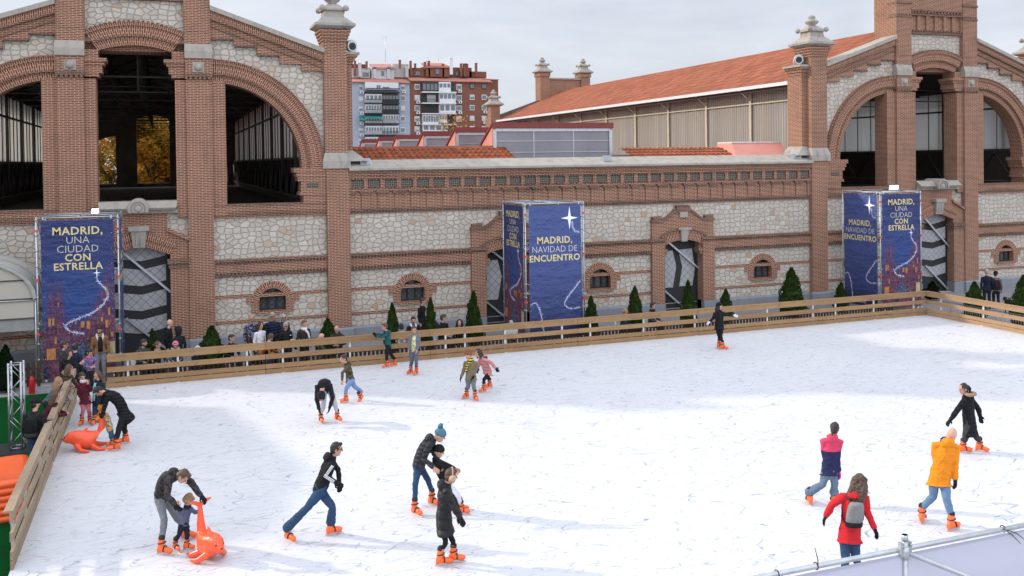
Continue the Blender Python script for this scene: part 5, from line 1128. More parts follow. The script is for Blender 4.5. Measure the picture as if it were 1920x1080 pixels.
# stacked orange sledges
for i, (z, dx, lab) in enumerate(((0.0, 0, 'lowest orange plastic sledge of the stack beside the near barrier'), (.27, .02, 'middle orange plastic sledge of the stack beside the near barrier'), (.54, .0, 'topmost orange plastic sledge of the stack beside the near barrier'))):
    s = empty('plastic_sledge', (-2.78+dx, -1.75, GZ+z), R(4+i*2)); tag(s, lab, 'sledge', 'stacked orange sledges')
    m = MB(); X, Y = Vector((1, 0, 0)), Vector((0, 1, 0))
    def rr(zv, hx, hy, r=.16): return [(sx*(hx-r)+r*math.cos(R(a+k*15))*1, sy*(hy-r)+r*math.sin(R(a+k*15)), zv) for sx, sy, a in ((1, 1, 0), (-1, 1, 90), (-1, -1, 180), (1, -1, 270)) for k in range(7)]
    prev = None
    for zv, hx, hy in ((.0, .60, .92), (.02, .63, .95), (.10, .63, .95), (.115, .605, .925), (.14, .605, .925), (.155, .63, .95), (.24, .62, .94), (.265, .58, .90), (.27, .50, .82), (.25, .44, .76), (.25, .02, .02)):
        ring = [m.bm.verts.new(p) for p in rr(zv, hx, hy, min(.16, hx, hy))]
        if prev:
            for k in range(len(ring)): m.bm.faces.new((prev[k], prev[(k+1) % len(ring)], ring[(k+1) % len(ring)], ring[k])).smooth = True
        else: m.bm.faces.new(ring[::-1])
        prev = ring
    m.bm.faces.new(prev); m.build('hull', M_ORANGE, s)
    m = MB()
    for sx in (-1, 1): m.tube([(sx*.25, .955, .13), (sx*.25, 1.0, .13), (-sx*.0, 1.02, .13)], .018, 6)
    m.build('grab_handle', M_ORANGE, s)

# ================================================================== FOREGROUND SCAFFOLD
sc = empty('scaffold_parapet', (6.2, -16.04, 0)); tag(sc, 'steel tube scaffold parapet with a hanging plastic sheet at the bottom right corner', 'scaffold')
ZT = 3.0
m = MB(); m.tube([(-3, 0, ZT), (6, -.03, ZT)], .026, 12); m.build('top_tube', M_STEEL, sc)
pz = gz(1691, 1030, ZT); xq = pz.x-6.2
m = MB(); m.tube([(xq, -.055, ZT-2.0), (xq, -.055, ZT+.16)], .028, 10); m.tube([(xq, -.055, ZT+.10), (xq, -.055, ZT+.16)], .032, 10); m.build('standard', M_STEEL, sc)
m = MB(); m.tube([(xq, -.055, ZT-.07), (xq, -.055, ZT+.05)], .045, 10)
for a in (-.05, .055): m.box(xq+a-.012, xq+a+.012, -.075, -.03, ZT-.05, ZT+.09); m.tube([(xq+a, -.09, ZT+.06), (xq+a, -.03, ZT+.06)], .01, 6)
m.build('coupler', M_STEEL, sc)
dq = gz(1812, 1082, ZT-.62)
m = MB(); m.tube([(xq+.03, -.07, ZT-.02), (xq+.62, -.32, ZT-.28), (xq+1.6, -.75, ZT-.72)], .024, 10); m.build('diagonal_brace', M_STEEL, sc)
m = MB(); m.obox(Matrix.Translation((3.0, -.62, ZT-.38)), 4.6, .05, .07); m.obox(Matrix.Translation((3.0, -.75, ZT-.52)), 4.6, .12, .05); m.build('deck_rail', M_ALU, sc)
ms = leaf_mat('white_plastic_sheet', (0.47, 0.49, 0.60), (0.47, 0.49, 0.60), 0.45)
m = MB(); cols = []
for i in range(61):
    x = -3+9*i/60; cols.append([m.bm.verts.new((x, -.045-.02*math.sin(x*2.1)*j/6-.01*math.sin(x*7)*j/6, ZT-.03-j*.33)) for j in range(8)])
for a, b in zip(cols, cols[1:]):
    for j in range(7): m.bm.faces.new((a[j], b[j], b[j+1], a[j+1])).smooth = True
m.build('plastic_sheet', ms, sc)
def ziptie(px, py, tails, label):
    p = gz(px, py, ZT); t = empty('cable_tie', (p.x, -16.045, ZT)); tag(t, label, 'cable tie', 'black cable ties on the top tube')
    m = MB(); ring = [(0, .034*math.cos(R(a)), .034*math.sin(R(a))) for a in range(0, 361, 30)]; m.tube(ring, .005, 5, cap=False); m.build('loop', M_BLACK, t); m = MB()
    for q in tails: m.tube([Vector((0, -.03, .0))]+[Vector(v) for v in q], [.005]*len(q)+[.003], 5)
    m.build('tail', M_BLACK, t)
ziptie(1533, 1063, [[(-.01, -.04, .08), (-.035, -.03, .19)]], 'black cable tie with one tail standing upright behind the red coat'); ziptie(1884, 993, [[(.06, -.06, -.05), (.13, -.1, -.14)], [(.1, -.06, -.03), (.23, -.08, -.13)], [(-.03, -.05, .02), (-.06, -.05, .03)]], 'black cable tie with two long tails drooping over the sheet'); ziptie(1466, 1082, [[(.01, -.04, -.04), (.02, -.04, -.08)]], 'black cable tie cut short near the lower end of the top tube')
# ================================================================== WHITE CHAIRS
def chair_proto():
    r = empty('plastic_chair', (0, 0, 0)); tag(r, 'white plastic chair behind the barrier', 'chair', 'white chairs behind the barrier')
    m = MB(); m.box(-.21, .21, -.21, .21, .43, .46); m.build('seat', M_WHITEP, r)
    m = MB(); m.hexa([(-.21, .19, .46), (.21, .19, .46), (.21, .27, .86), (-.21, .27, .86)], [(-.21, .21, .46), (.21, .21, .46), (.21, .29, .86), (-.21, .29, .86)]); m.build('backrest', M_WHITEP, r)
    for a in (-1, 1):
        for b in (-1, 1): m = MB(); m.tube([(a*.19, b*.19, .43), (a*.22, b*.23, 0)], .017, 6); m.build('leg', M_WHITEP, r)
    return r
_ch = chair_proto(); _first = [True]
def chair(x, y, rz, label):
    c = _ch if _first[0] else copy_tree(_ch); _first[0] = False
    c.location = (x, y, GZ); c.rotation_euler = (0, 0, rz); c['label'] = label; return c
flush_texts()
# ================================================================== PEOPLE
PEND = []
def _tx(n, sz, dp, ty='CLOUDS'):
    t = bpy.data.textures.new(n, ty); t.noise_scale = sz; t.noise_depth = dp; return t
FOLD = {'jacket': (_tx('folds', .10, 2), .030), 'trousers': (_tx('creases', .085, 2), .026), 'hair': (_tx('locks', .03, 2), .034), 'scarf': (_tx('knit', .05, 1), .015), 'fur_trim': (_tx('tufts', .025, 1), .03), 'beanie': (_tx('ribs', .03, 1), .008)}
def cloth(name, c, quilt=None, rough=0.85, c2=None, split=None, var=0.15, camo=None, stripe=None):
    if name in MATS: return MATS[name]
    m, nt, b = mk(name); b.inputs['Roughness'].default_value = rough; b.inputs['Specular IOR Level'].default_value = 0.2
    g = nd(nt, 'ShaderNodeTexCoord').outputs['Object']; p = nd(nt, 'ShaderNodeSeparateXYZ', {0: g})
    n = noise(nt, g, 9, 4, 0.65)
    col = mix(nt, n, [x*(1-var) for x in c], [min(1, x*(1+var)) for x in c])
    if camo:
        k = noise(nt, g, 16, 2, 0.5); col = mix(nt, ramp_f(nt, k, .46, .54), col, camo)
        k = noise(nt, nd(nt, 'ShaderNodeMapping', {'Vector': g, 'Location': (5, 3, 1)}).outputs[0], 20, 2, 0.5); col = mix(nt, ramp_f(nt, k, .55, .6), col, [x*.4 for x in camo])
    if c2: col = mix(nt, mth(nt, 'LESS_THAN', p.outputs[2], split), col, c2)
    if stripe:
        k = mth(nt, 'GREATER_THAN', mth(nt, 'FRACT', mth(nt, 'MULTIPLY', p.outputs[2], stripe[1])), 0.5); col = mix(nt, k, col, stripe[0])
    nt.links.new(col, b.inputs['Base Color'])
    h = noise(nt, nd(nt, 'ShaderNodeMapping', {'Vector': g, 'Scale': (1, 1, 1.8)}).outputs[0], 7.5, 3, 0.55, 0.6)
    if quilt:
        q = mth(nt, 'ABSOLUTE', mth(nt, 'SINE', mth(nt, 'MULTIPLY', p.outputs[2], PI/quilt))); bump(nt, mth(nt, 'ADD', mth(nt, 'MULTIPLY', q, 1.2), h), 0.8, 0.03, b)
    else: bump(nt, h, 0.75, 0.045, b)
    return m
def skin(t=0): return plain('skin_tone_%d' % t, [(0.50, 0.27, 0.19), (0.42, 0.21, 0.14), (0.56, 0.32, 0.24)][t], 0.55, var=.06) if 'skin_tone_%d' % t not in MATS else MATS['skin_tone_%d' % t]
HAIR = {'black': (0.012, 0.010, 0.010), 'dark': (0.028, 0.018, 0.013), 'brown': (0.075, 0.040, 0.022), 'blond': (0.26, 0.155, 0.07), 'grey': (0.30, 0.29, 0.28), 'ginger': (0.16, 0.065, 0.03)}
def hairm(k):
    nm = k+'_hair'
    if nm in MATS: return MATS[nm]
    m, nt, b = mk(nm); b.inputs['Roughness'].default_value = .55; g = nd(nt, 'ShaderNodeTexCoord').outputs['Object']
    n = noise(nt, nd(nt, 'ShaderNodeMapping', {'Vector': g, 'Scale': (1, 1, .3)}).outputs[0], 45, 3); c = HAIR[k]
    nt.links.new(mix(nt, n, [x*.6 for x in c], [x*1.5 for x in c]), b.inputs['Base Color']); bump(nt, n, .6, .015, b); return m
M_EYE = plain('eye_dark', (0.02, 0.015, 0.012), .3); M_LIP = plain('lip_tone', (0.30, 0.095, 0.08), .5, var=.05)
M_SKATE = plain('orange_skate_plastic', (0.85, 0.14, 0.03), .38, var=.08, spec=.5); M_LINER = plain('black_skate_liner', (0.02, 0.02, 0.022), .8); M_BLADE = plain('blade_steel', (0.6, 0.62, 0.65), .25, .8)
def rbuild(mb, name, m, parent, voxel, smooth=3):
    """link the rough union now; every rough is voxel-merged into one continuous skin in a single pass at the end"""
    bmesh.ops.recalc_face_normals(mb.bm, faces=mb.bm.faces)
    me = bpy.data.meshes.new(name); mb.bm.to_mesh(me); mb.bm.free(); o = bpy.data.objects.new(name, me); COL.objects.link(o); o.parent = parent
    r = o.modifiers.new('r', 'REMESH'); r.mode = 'VOXEL'; r.voxel_size = voxel; r.use_smooth_shade = True
    s = o.modifiers.new('s', 'SMOOTH'); s.iterations = smooth; s.factor = .5
    fo = FOLD.get(name)
    if fo: d = o.modifiers.new('d', 'DISPLACE'); d.texture = fo[0]; d.strength = fo[1]; d.mid_level = .5; d.texture_coords = 'LOCAL'
    PEND.append((o, m)); return o
def flush_people():
    dg = bpy.context.evaluated_depsgraph_get(); res = []
    for o, m in PEND: res.append(bpy.data.meshes.new_from_object(o.evaluated_get(dg)))
    for (o, m), me in zip(PEND, res):
        o.modifiers.clear(); old = o.data; nm = o.name.split('.')[0]; o.data = me; bpy.data.meshes.remove(old); me.materials.clear(); me.materials.append(m); me.name = nm
        me.polygons.foreach_set('use_smooth', [True]*len(me.polygons))
    PEND.clear()
def V(a): return Vector(a)
UP = Vector((0, 0, 1))
def hand(mb, w, d, nrm, s, k=1.0, curl=.5, side=1):
    d = d.normalized(); nrm = (nrm-d*nrm.dot(d)); nrm = nrm.normalized() if nrm.length > 1e-4 else d.orthogonal().normalized(); sd = d.cross(nrm)*side
    for o in (-.024, 0, .024): mb.limb([w+sd*o*.5*s, w+d*.09*s+sd*o*s], [.019*s*k, .0165*s*k], 8)
    for i, (o, L) in enumerate(((-.034, .062), (-.0115, .078), (.0115, .084), (.034, .074))):
        b = w+d*.088*s+sd*o*s; a = (d+nrm*curl*.5+sd*o*2.2).normalized(); c = (d*(1-curl*.6)+nrm*curl*1.4).normalized()
        mb.limb([b, b+a*L*.5*s, b+a*L*.5*s+c*L*.55*s], [.0105*s*k, .0098*s*k, .008*s*k], 7)
    b = w+d*.025*s+sd*.03*s; a = (d*.7+sd*.75+nrm*.35).normalized(); mb.limb([b, b+a*.045*s, b+(a*.4+d*.6).normalized()*.035*s+a*.04*s], [.014*s*k, .0115*s*k, .009*s*k], 7)
def figure(label, J, st, s, vox=.012, group=None):
    """J: world joints; st: clothing; one body skin, clothes and hair as children of an Empty at the feet"""
    cpos = V(J['foot']); root = empty('person', cpos); tag(root, label, 'person', group)
    q = {k: (V(v) if k in ('tL', 'tR', 'face') else V(v)-cpos) for k, v in J.items() if isinstance(v, (tuple, list, Vector))}
    f = J['face'].normalized(); side = UP.cross(f).normalized(); hu = f.cross(side).normalized()   # side = figure's left
    hs = st.get('hs', 1.0)*s**.45*1.0
    hd, nk = q['hd'], q['nk']; L, Rr = 'L', 'R'
    pel = (q['hL']+q['hR'])/2; sh = (q['sL']-q['sR']).normalized(); hp = (q['hL']-q['hR']).normalized()
    spine = (nk-pel).normalized(); fwdt = sh.cross(spine).normalized()*1.0; fwdp = hp.cross(spine).normalized()
    bulge = st.get('hunch', 0.0)
    def ctr(t):
        c = pel.lerp(nk, t); return c-fwdt*(math.sin(max(0, min(1, t))*PI)*bulge)
    def torso(mb, prof, extra=0.0):
        rings = []
        for t, a, b in prof:
            k = max(0, min(1, t)); ax = (hp.lerp(sh, k)).normalized(); bx = (fwdp.lerp(fwdt, k)).normalized()
            rings.append((ctr(t), ax*(a+extra)*s, bx*(b+extra)*s))
        mb.loft(rings, 18)
    w_ = st.get('wide', 1.0)
    # body ------------------------------------------------------------------
    b = MB(); torso(b, [(-.08, .11*w_, .08), (.05, .125*w_, .09), (.35, .105*w_, .08), (.7, .125*w_, .085), (.88, .09*w_, .06), (1.02, .055, .053)])
    b.limb([nk-spine*.05*s, nk+(hd-nk)*.55], [.058*s, .052*s]);
    for e in (L, Rr):
        b.limb([q['s'+e], q['e'+e], q['w'+e]], [.036*s, .033*s, .026*s]); b.limb([q['h'+e], q['k'+e], q['a'+e]-UP*.05*s], [.062*s, .040*s, .028*s]); b.limb([q['a'+e]-UP*.04*s, q['a'+e]+q['t'+e]*.05*s-UP*.07*s], [.03*s, .026*s])
        fd = (q['w'+e]-q['e'+e]).normalized(); nr = st.get('palm'+e) or (-fwdt*.3+(-sh if e == L else sh)*.8)
        if not st.get('gloves'): hand(b, q['w'+e], (fd+q.get('g'+e, V((0, 0, 0)))*.0).normalized(), V(nr), s**.7, 1.0, st.get('curl', .45), 1 if e == L else -1)
    H = hs
    b.ell(hd+hu*.02*H, (f*.098*H, side*.077*H, hu*.108*H)); b.ell(hd+f*.022*H-hu*.055*H, (f*.068*H, side*.058*H, hu*.07*H)); b.ell(hd+f*.055*H-hu*.09*H, (f*.028*H, side*.03*H, hu*.026*H))
    b.limb([hd+f*.092*H+hu*.018*H, hd+f*.115*H-hu*.022*H], [.011*H, .017*H], 8)
    for sg in (-1, 1): b.ell(hd+side*sg*.079*H-f*.008*H-hu*.008*H, (f*.02*H, side*.011*H, hu*.032*H), 8, 6)
    b.ell(hd+f*.078*H+hu*.042*H, (f*.02*H, side*.05*H, hu*.011*H), 10, 6)
    body = rbuild(b, 'body', skin(st.get('skin', 0)), root, vox*.8 if vox < .015 else vox, 2)
    if not st.get('shades'):
        for sg in (-1, 1): e = MB(); e.ball(hd+f*.088*H+side*sg*.032*H+hu*.018*H, .0115*H, (1, 1, .8), 8, 6); e.build('eye', M_EYE, root)
    e = MB(); e.ell(hd+f*.087*H-hu*.058*H, (f*.010*H, side*.025*H, hu*.007*H), 8, 6); e.build('mouth', M_LIP, root)
    if st.get('shades') or st.get('glasses'):
        e = MB(); dark = st.get('shades')
        for sg in (-1, 1):
            c = hd+f*.103*H+side*sg*.034*H+hu*.018*H
            if dark: e.ell(c, (f*.006*H, side*.028*H, hu*.021*H), 10, 6)
            else: e.tube([c+side*.026*H*math.cos(a)+hu*.018*H*math.sin(a) for a in [k*PI/6 for k in range(13)]], .0035*H, 4, cap=False)
            e.tube([c+side*sg*.026*H+hu*.005*H, hd+side*sg*.082*H-f*.01*H+hu*.01*H], .004*H, 5)
        e.tube([hd+f*.104*H+side*.01*H+hu*.02*H, hd+f*.104*H-side*.01*H+hu*.02*H], .004*H, 5); e.build('glasses', M_BLACK, root)
    # hair / hat --------------------------------------------------------------
    hk = st.get('hair', 'dark'); hst = st.get('hairstyle', 'short')
    if hst != 'bald':
        h = MB(); h.ell(hd-f*.014*H+hu*.034*H, (f*.100*H, side*.086*H, hu*.106*H)); h.ell(hd-f*.045*H-hu*.015*H, (f*.063*H, side*.078*H, hu*.08*H))
        if hst == 'short': h.ell(hd+f*.05*H+hu*.10*H, (f*.05*H, side*.065*H, hu*.032*H))
        if hst == 'fringe': h.ell(hd+f*.06*H+hu*.075*H, (f*.042*H, side*.07*H, hu*.035*H)); h.ell(hd-hu*.02*H-f*.01*H, (f*.07*H, side*.09*H, hu*.07*H))
        if hst in ('long', 'curly'):
            bk = -f*.07*H
            for sg in (-1, 0, 1): h.limb([hd+side*sg*.06*H+bk*.6+hu*.03*H, hd+side*sg*.082*H+bk-hu*.10*H, nk+side*sg*.085*H-fwdt*.09*s-UP*.04*s, nk+side*sg*.06*H-fwdt*.13*s-UP*.19*s], [.06*H, .062*H, .062*H, .03*H])
            for sg in (-1, 1): h.limb([hd+side*sg*.075*H+hu*.03*H+f*.01*H, hd+side*sg*.092*H-hu*.07*H, hd+side*sg*.10*H-hu*.17*H-f*.0*H], [.03*H, .034*H, .026*H])
            if hst == 'curly':
                rd_ = random.Random(len(label))
                for _ in range(26): a = rd_.uniform(0, 6.28); h.ball(hd-f*.03*H+side*math.cos(a)*.1*H+hu*(rd_.uniform(-.16, .1))*H-f*abs(math.sin(a))*.08*H, .034*H, seg=8, rin=6)
        if hst == 'pony': h.ball(hd-f*.115*H+hu*.05*H, .034*H); h.limb([hd-f*.115*H+hu*.05*H, hd-f*.165*H-hu*.01*H, hd-f*.15*H-hu*.12*H], [.028*H, .036*H, .014*H])
        if hst == 'bun': h.ball(hd-f*.125*H-hu*.005*H, .042*H)
        if hst == 'beard': h.ell(hd+f*.05*H+hu*.10*H, (f*.05*H, side*.065*H, hu*.032*H))
        rbuild(h, 'hair', hairm(hk), root, max(.009, vox*.8), 2)
    if st.get('beard'):
        h = MB(); h.ell(hd+f*.062*H-hu*.088*H, (f*.038*H, side*.05*H, hu*.034*H)); h.ell(hd+f*.02*H-hu*.07*H, (f*.05*H, side*.068*H, hu*.04*H)); h.build('beard', hairm(hk), root)
    hat = st.get('hat')
    if hat:
        kd, hc = hat[0], hat[1]; h = MB()
        if kd in ('beanie', 'pompom', 'earhat'):
            h.ell(hd-f*.006*H+hu*.062*H, (f*.113*H, side*.098*H, hu*.098*H)); h.loft([(hd-f*.004*H+hu*(.035+dz)*H+f*0, f*(.117+g)*H, side*(.101+g)*H) for dz, g in ((-.012, -.006), (0, .004), (.04, .004), (.052, -.006))], 18)
            o = rbuild(h, 'beanie', hc, root, .01, 2)
            if kd == 'pompom': p_ = MB(); p_.ball(hd-f*.055*H+hu*.185*H, .048*H); [p_.ball(hd-f*.055*H+hu*.185*H+Vector((math.cos(k*2.4)*.035, math.sin(k*2.4)*.035, (k % 3-1)*.025))*H, .022*H, seg=8, rin=6) for k in range(12)]; p_.build('pompom', hc, o)
        elif kd == 'cap':
            h.ell(hd+hu*.055*H, (f*.108*H, side*.092*H, hu*.085*H)); h.ell(hd+f*.13*H+hu*.045*H, (f*.075*H, side*.075*H, hu*.012*H)); rbuild(h, 'cap', hc, root, .01, 1)
        elif kd == 'hood':
            h.ell(hd-f*.045*H+hu*.02*H, (f*.118*H, side*.12*H, hu*.15*H)); h.ell(hd-f*.02*H-hu*.11*H, (f*.10*H, side*.115*H, hu*.08*H)); h.ell(hd-f*.005*H+hu*.10*H, (f*.115*H, side*.10*H, hu*.055*H)); rbuild(h, 'hood', hc, root, .012, 2)
        elif kd == 'earmuffs':
            h = MB(); h.tube([hd+side*.105*H*math.cos(a)+hu*(.155*math.sin(a))*H for a in [PI*k/12 for k in range(13)]], .012*H, 7)
            for sg in (-1, 1): h.ball(hd+side*sg*.105*H-hu*.01*H, .058*H, (1, 1, 1)); [h.ball(hd+side*sg*.108*H-hu*.01*H+Vector((math.cos(k*2.4), math.sin(k*2.4), (k % 3-1)*.8))*.036*H, .026*H, seg=8, rin=6) for k in range(10)]
            h.build('earmuffs', hc, root)
    # trousers ----------------------------------------------------------------
    tm = st.get('trousers')
    if tm is not None:
        t = MB(); fl = st.get('flare', 0.0); ft = st.get('fit', 1.0)
        torso(t, [(-.14, .10*w_, .08), (-.05, .155*w_, .118), (.10, .168*w_, .125), (.24, .150*w_, .112)])
        for e in (L, Rr):
            a0 = q['a'+e]+(q['k'+e]-q['a'+e]).normalized()*(.035 if not fl else -.02)*s
            kn = q['k'+e]; mid = q['h'+e].lerp(kn, .5); cal = kn.lerp(q['a'+e], .4)
            t.limb([q['h'+e], mid, kn, cal, a0], [.098*s*ft, .084*s*ft, .068*s*ft, .065*s*ft+fl*.3*s, .052*s*ft+fl*s], 12)
            for zz in (.72, .82, .92): pz = kn.lerp(a0, zz); t.limb([pz, kn.lerp(a0, zz+.03)], [(.056+.006*(zz*50 % 2))*s*ft+fl*s*zz, (.056)*s*ft+fl*s*zz], 10)
        rbuild(t, 'trousers', tm, root, vox, 2)
    # jacket ------------------------------------------------------------------
    jm = st.get('jacket')
    if jm is not None:
        j = MB(); pf = st.get('puff', .0); ln = st.get('len', .0)*.62   # len: metres of skirt below the pelvis
        torso(j, [(-.02, .165*w_, .128), (.18, .158*w_, .124), (.42, .148*w_, .118), (.68, .170*w_, .126), (.84, .150*w_, .114), (.92, .118*w_, .098), (.985, .088, .083), (1.03, .078, .074)], pf*.8)
        if ln > 0:
            kmid = (q['kL']+q['kR'])/2; dn = (kmid-pel).normalized(); dn = (dn*.65-UP*.35).normalized() if not st.get('skirtdir') else V(st['skirtdir']).normalized()
            sp = (q['kL']-q['kR']).length*.5; ax = hp; bx = dn.cross(ax).normalized()
            bk = st.get('skirtw', 1.0)
            j.loft([(pel+spine*.08*s, ax*(.162*w_+pf*.8)*s, bx*(.127+pf*.8)*s), (pel+dn*ln*.35, ax*(.170*w_+pf*.8)*s*bk, bx*(.135+pf*.8)*s*bk), (pel+dn*ln*.75, ax*(.174*w_+pf*.8)*s*bk+ax*sp*.2, bx*(.145+pf*.8)*s*bk), (pel+dn*ln, ax*(.176*w_+pf*.8)*s*bk+ax*sp*.28, bx*(.15+pf*.8)*s*bk)], 20)
        for e in (L, Rr):
            sg = sh if e == L else -sh
            j.limb([q['s'+e]-sg*.045*s, q['s'+e]+sg*.012*s, q['s'+e].lerp(q['e'+e], .5), q['e'+e], q['e'+e].lerp(q['w'+e], .5), q['e'+e].lerp(q['w'+e], .93)], [(.062+pf*.6)*s, (.066+pf*.6)*s, (.058+pf*.7)*s, (.053+pf*.7)*s, (.049+pf*.7)*s, (.043+pf*.5)*s], 12)
        j.loft([(nk-spine*.03*s, sh*.088*s, fwdt*.085*s), (nk+spine*.045*s, sh*.078*s, fwdt*.078*s)], 14)
        if st.get('hoodback'): j.ell(nk-fwdt*.085*s-spine*.015*s, (sh*.125*s, fwdt*.065*s, spine*.085*s)); j.ell(nk-fwdt*.06*s+spine*.035*s, (sh*.115*s, fwdt*.07*s, spine*.05*s))
        jk = rbuild(j, 'jacket', jm, root, vox, 2)
        if st.get('fur'):
            h = MB(); rd_ = random.Random(4)
            for k in range(34): a = 2*PI*k/34; h.ball(nk-fwdt*.03*s+spine*.05*s+sh*.13*s*math.cos(a)+fwdt*.09*s*math.sin(a)-fwdt*.05*s, .038*s*rd_.uniform(.8, 1.25), seg=8, rin=6)
            rbuild(h, 'fur_trim', st['fur'], jk, .012, 1)
        if st.get('collar'):
            h = MB()
            for e in (-1, 1): h.limb([nk+sh*e*.085*s+spine*.05*s-fwdt*.02*s, nk+sh*e*.09*s+fwdt*.05*s, nk+sh*e*.05*s+fwdt*.12*s-spine*.16*s], [.03*s, .034*s, .018*s])
            h.build('collar', st['collar'], jk)
        if st.get('front'):     # open jacket showing the shirt
            h = MB(); h.loft([(ctr(t)+fwdt*d*s, sh*a*s, fwdt*.035*s) for t, d, a in ((.02, .118, .07), (.4, .108, .075), (.75, .115, .075), (.95, .085, .05))], 14); h.build('shirt_front', st['front'], jk)
        if st.get('armstripe'):
            for e in (L, Rr):
                sg = sh if e == L else -sh
                for o in (-.02, 0, .02):
                    h = MB(); P_ = []
                    for a, c, rr in ((q['s'+e], q['e'+e], (.083, .066)), (q['e'+e], q['w'+e], (.066, .05))):
                        ax = (c-a).normalized(); ou = (sg-ax*sg.dot(ax)).normalized(); sw = ax.cross(ou)
                        for k in range(5):
                            t = k/4*.92; P_.append(a.lerp(c, t)+ou*(rr[0]+(rr[1]-rr[0])*t+pf)*s*.985+sw*o*s)
                    h.tube(P_, .006*s, 6); h.build('arm_stripe', st['armstripe'], jk)
    if st.get('scarf'):
        h = MB(); h.loft([(nk+spine*z*s+fwdt*.01*s, sh*a*s, fwdt*a*.95*s) for z, a in ((-.03, .085), (.0, .11), (.04, .112), (.075, .09))], 14)
        if st.get('scarftail'): h.limb([nk+fwdt*.1*s, nk+fwdt*.15*s+sh*st['scarftail']*.08*s-UP*.12*s, nk+fwdt*.15*s+sh*st['scarftail']*.13*s-UP*.30*s], [.05*s, .042*s, .035*s])
        rbuild(h, 'scarf', st['scarf'], root, .012, 2)
    if st.get('gloves'):
        for e in (L, Rr):
            h = MB(); fd = (q['w'+e]-q['e'+e]).normalized(); nr = st.get('palm'+e) or (-fwdt*.3+(-sh if e == L else sh)*.8)
            hand(h, q['w'+e]-fd*.01*s, fd, V(nr), s**.6*1.06, 1.25, st.get('curl', .45), 1 if e == L else -1); h.limb([q['e'+e].lerp(q['w'+e], .86), q['w'+e]+fd*.02*s], [.04*s, .036*s])
            rbuild(h, 'glove', st['gloves'], root, .009, 1)
    # feet --------------------------------------------------------------------
    for e in (L, Rr):
        tdir = q['t'+e]; tz = V((tdir.x, tdir.y, 0)).normalized(); base = q['f'+e]; tilt = st.get('tilt'+e, 0.0)
        X = tz*math.cos(R(tilt))-UP*math.sin(R(tilt)); Z = UP*math.cos(R(tilt))+tz*math.sin(R(tilt)); Y = Z.cross(X)
        k = st.get('fs', s**.75)
        P = lambda x, y, z: base+(X*x+Y*y+Z*z)*k
        if st.get('skates', True):
            h = MB(); h.limb([P(-.055, 0, .115), P(.03, 0, .105), P(.125, 0, .095), P(.165, 0, .092)], [.052*k, .052*k, .05*k, .040*k], 10); h.limb([P(-.03, 0, .13), P(-.022, 0, .22), P(-.015, 0, .275)], [.062*k, .056*k, .06*k], 12)
            h.hexa([P(-.10, -.03, .05), P(.17, -.03, .05), P(.17, .03, .05), P(-.10, .03, .05)], [P(-.10, -.042, .10), P(.17, -.036, .10), P(.17, .036, .10), P(-.10, .042, .10)])
            h.hexa([P(-.105, -.012, .028), P(-.05, -.012, .028), P(-.05, .012, .028), P(-.105, .012, .028)], [P(-.09, -.02, .06), P(-.02, -.02, .06), P(-.02, .02, .06), P(-.09, .02, .06)]); h.hexa([P(.10, -.012, .028), P(.19, -.012, .028), P(.19, .012, .028), P(.10, .012, .028)], [P(.08, -.02, .06), P(.16, -.02, .06), P(.16, .02, .06), P(.08, .02, .06)])
            sk = rbuild(h, 'skate', M_SKATE, root, .0085, 1)
            h = MB(); h.hexa([P(-.12, -.003, .002), P(.19, -.003, .002), P(.21, -.003, .02), P(.20, -.003, .034), P(-.12, -.003, .034)], [P(-.12, .003, .002), P(.19, .003, .002), P(.21, .003, .02), P(.20, .003, .034), P(-.12, .003, .034)]); h.build('blade', M_BLADE, sk)
            h = MB(); h.limb([P(-.016, 0, .262), P(-.012, 0, .305)], [.056*k, .06*k], 12)
            h.tube([P(.05, .062*math.cos(a), .10+.062*math.sin(a)) for a in [PI*t/8 for t in range(-1, 10)]], .011*k, 5); h.tube([P(-.012+.066*math.cos(a), .066*math.sin(a), .215+.012*math.cos(a)) for a in [2*PI*t/12 for t in range(13)]], .010*k, 5); h.build('strap', M_LINER, sk)
        else:
            h = MB(); h.limb([P(-.05, 0, .045), P(.06, 0, .045), P(.15, 0, .035)], [.045*k, .047*k, .038*k], 10); h.limb([P(-.03, 0, .05), P(-.02, 0, .13)], [.05*k, .048*k], 10); rbuild(h, 'shoe', st.get('shoes', M_LINER), root, .012, 1)
    return root, q, dict(f=f, side=side, nk=nk, pel=pel, sh=sh, spine=spine, fwdt=fwdt, s=s)

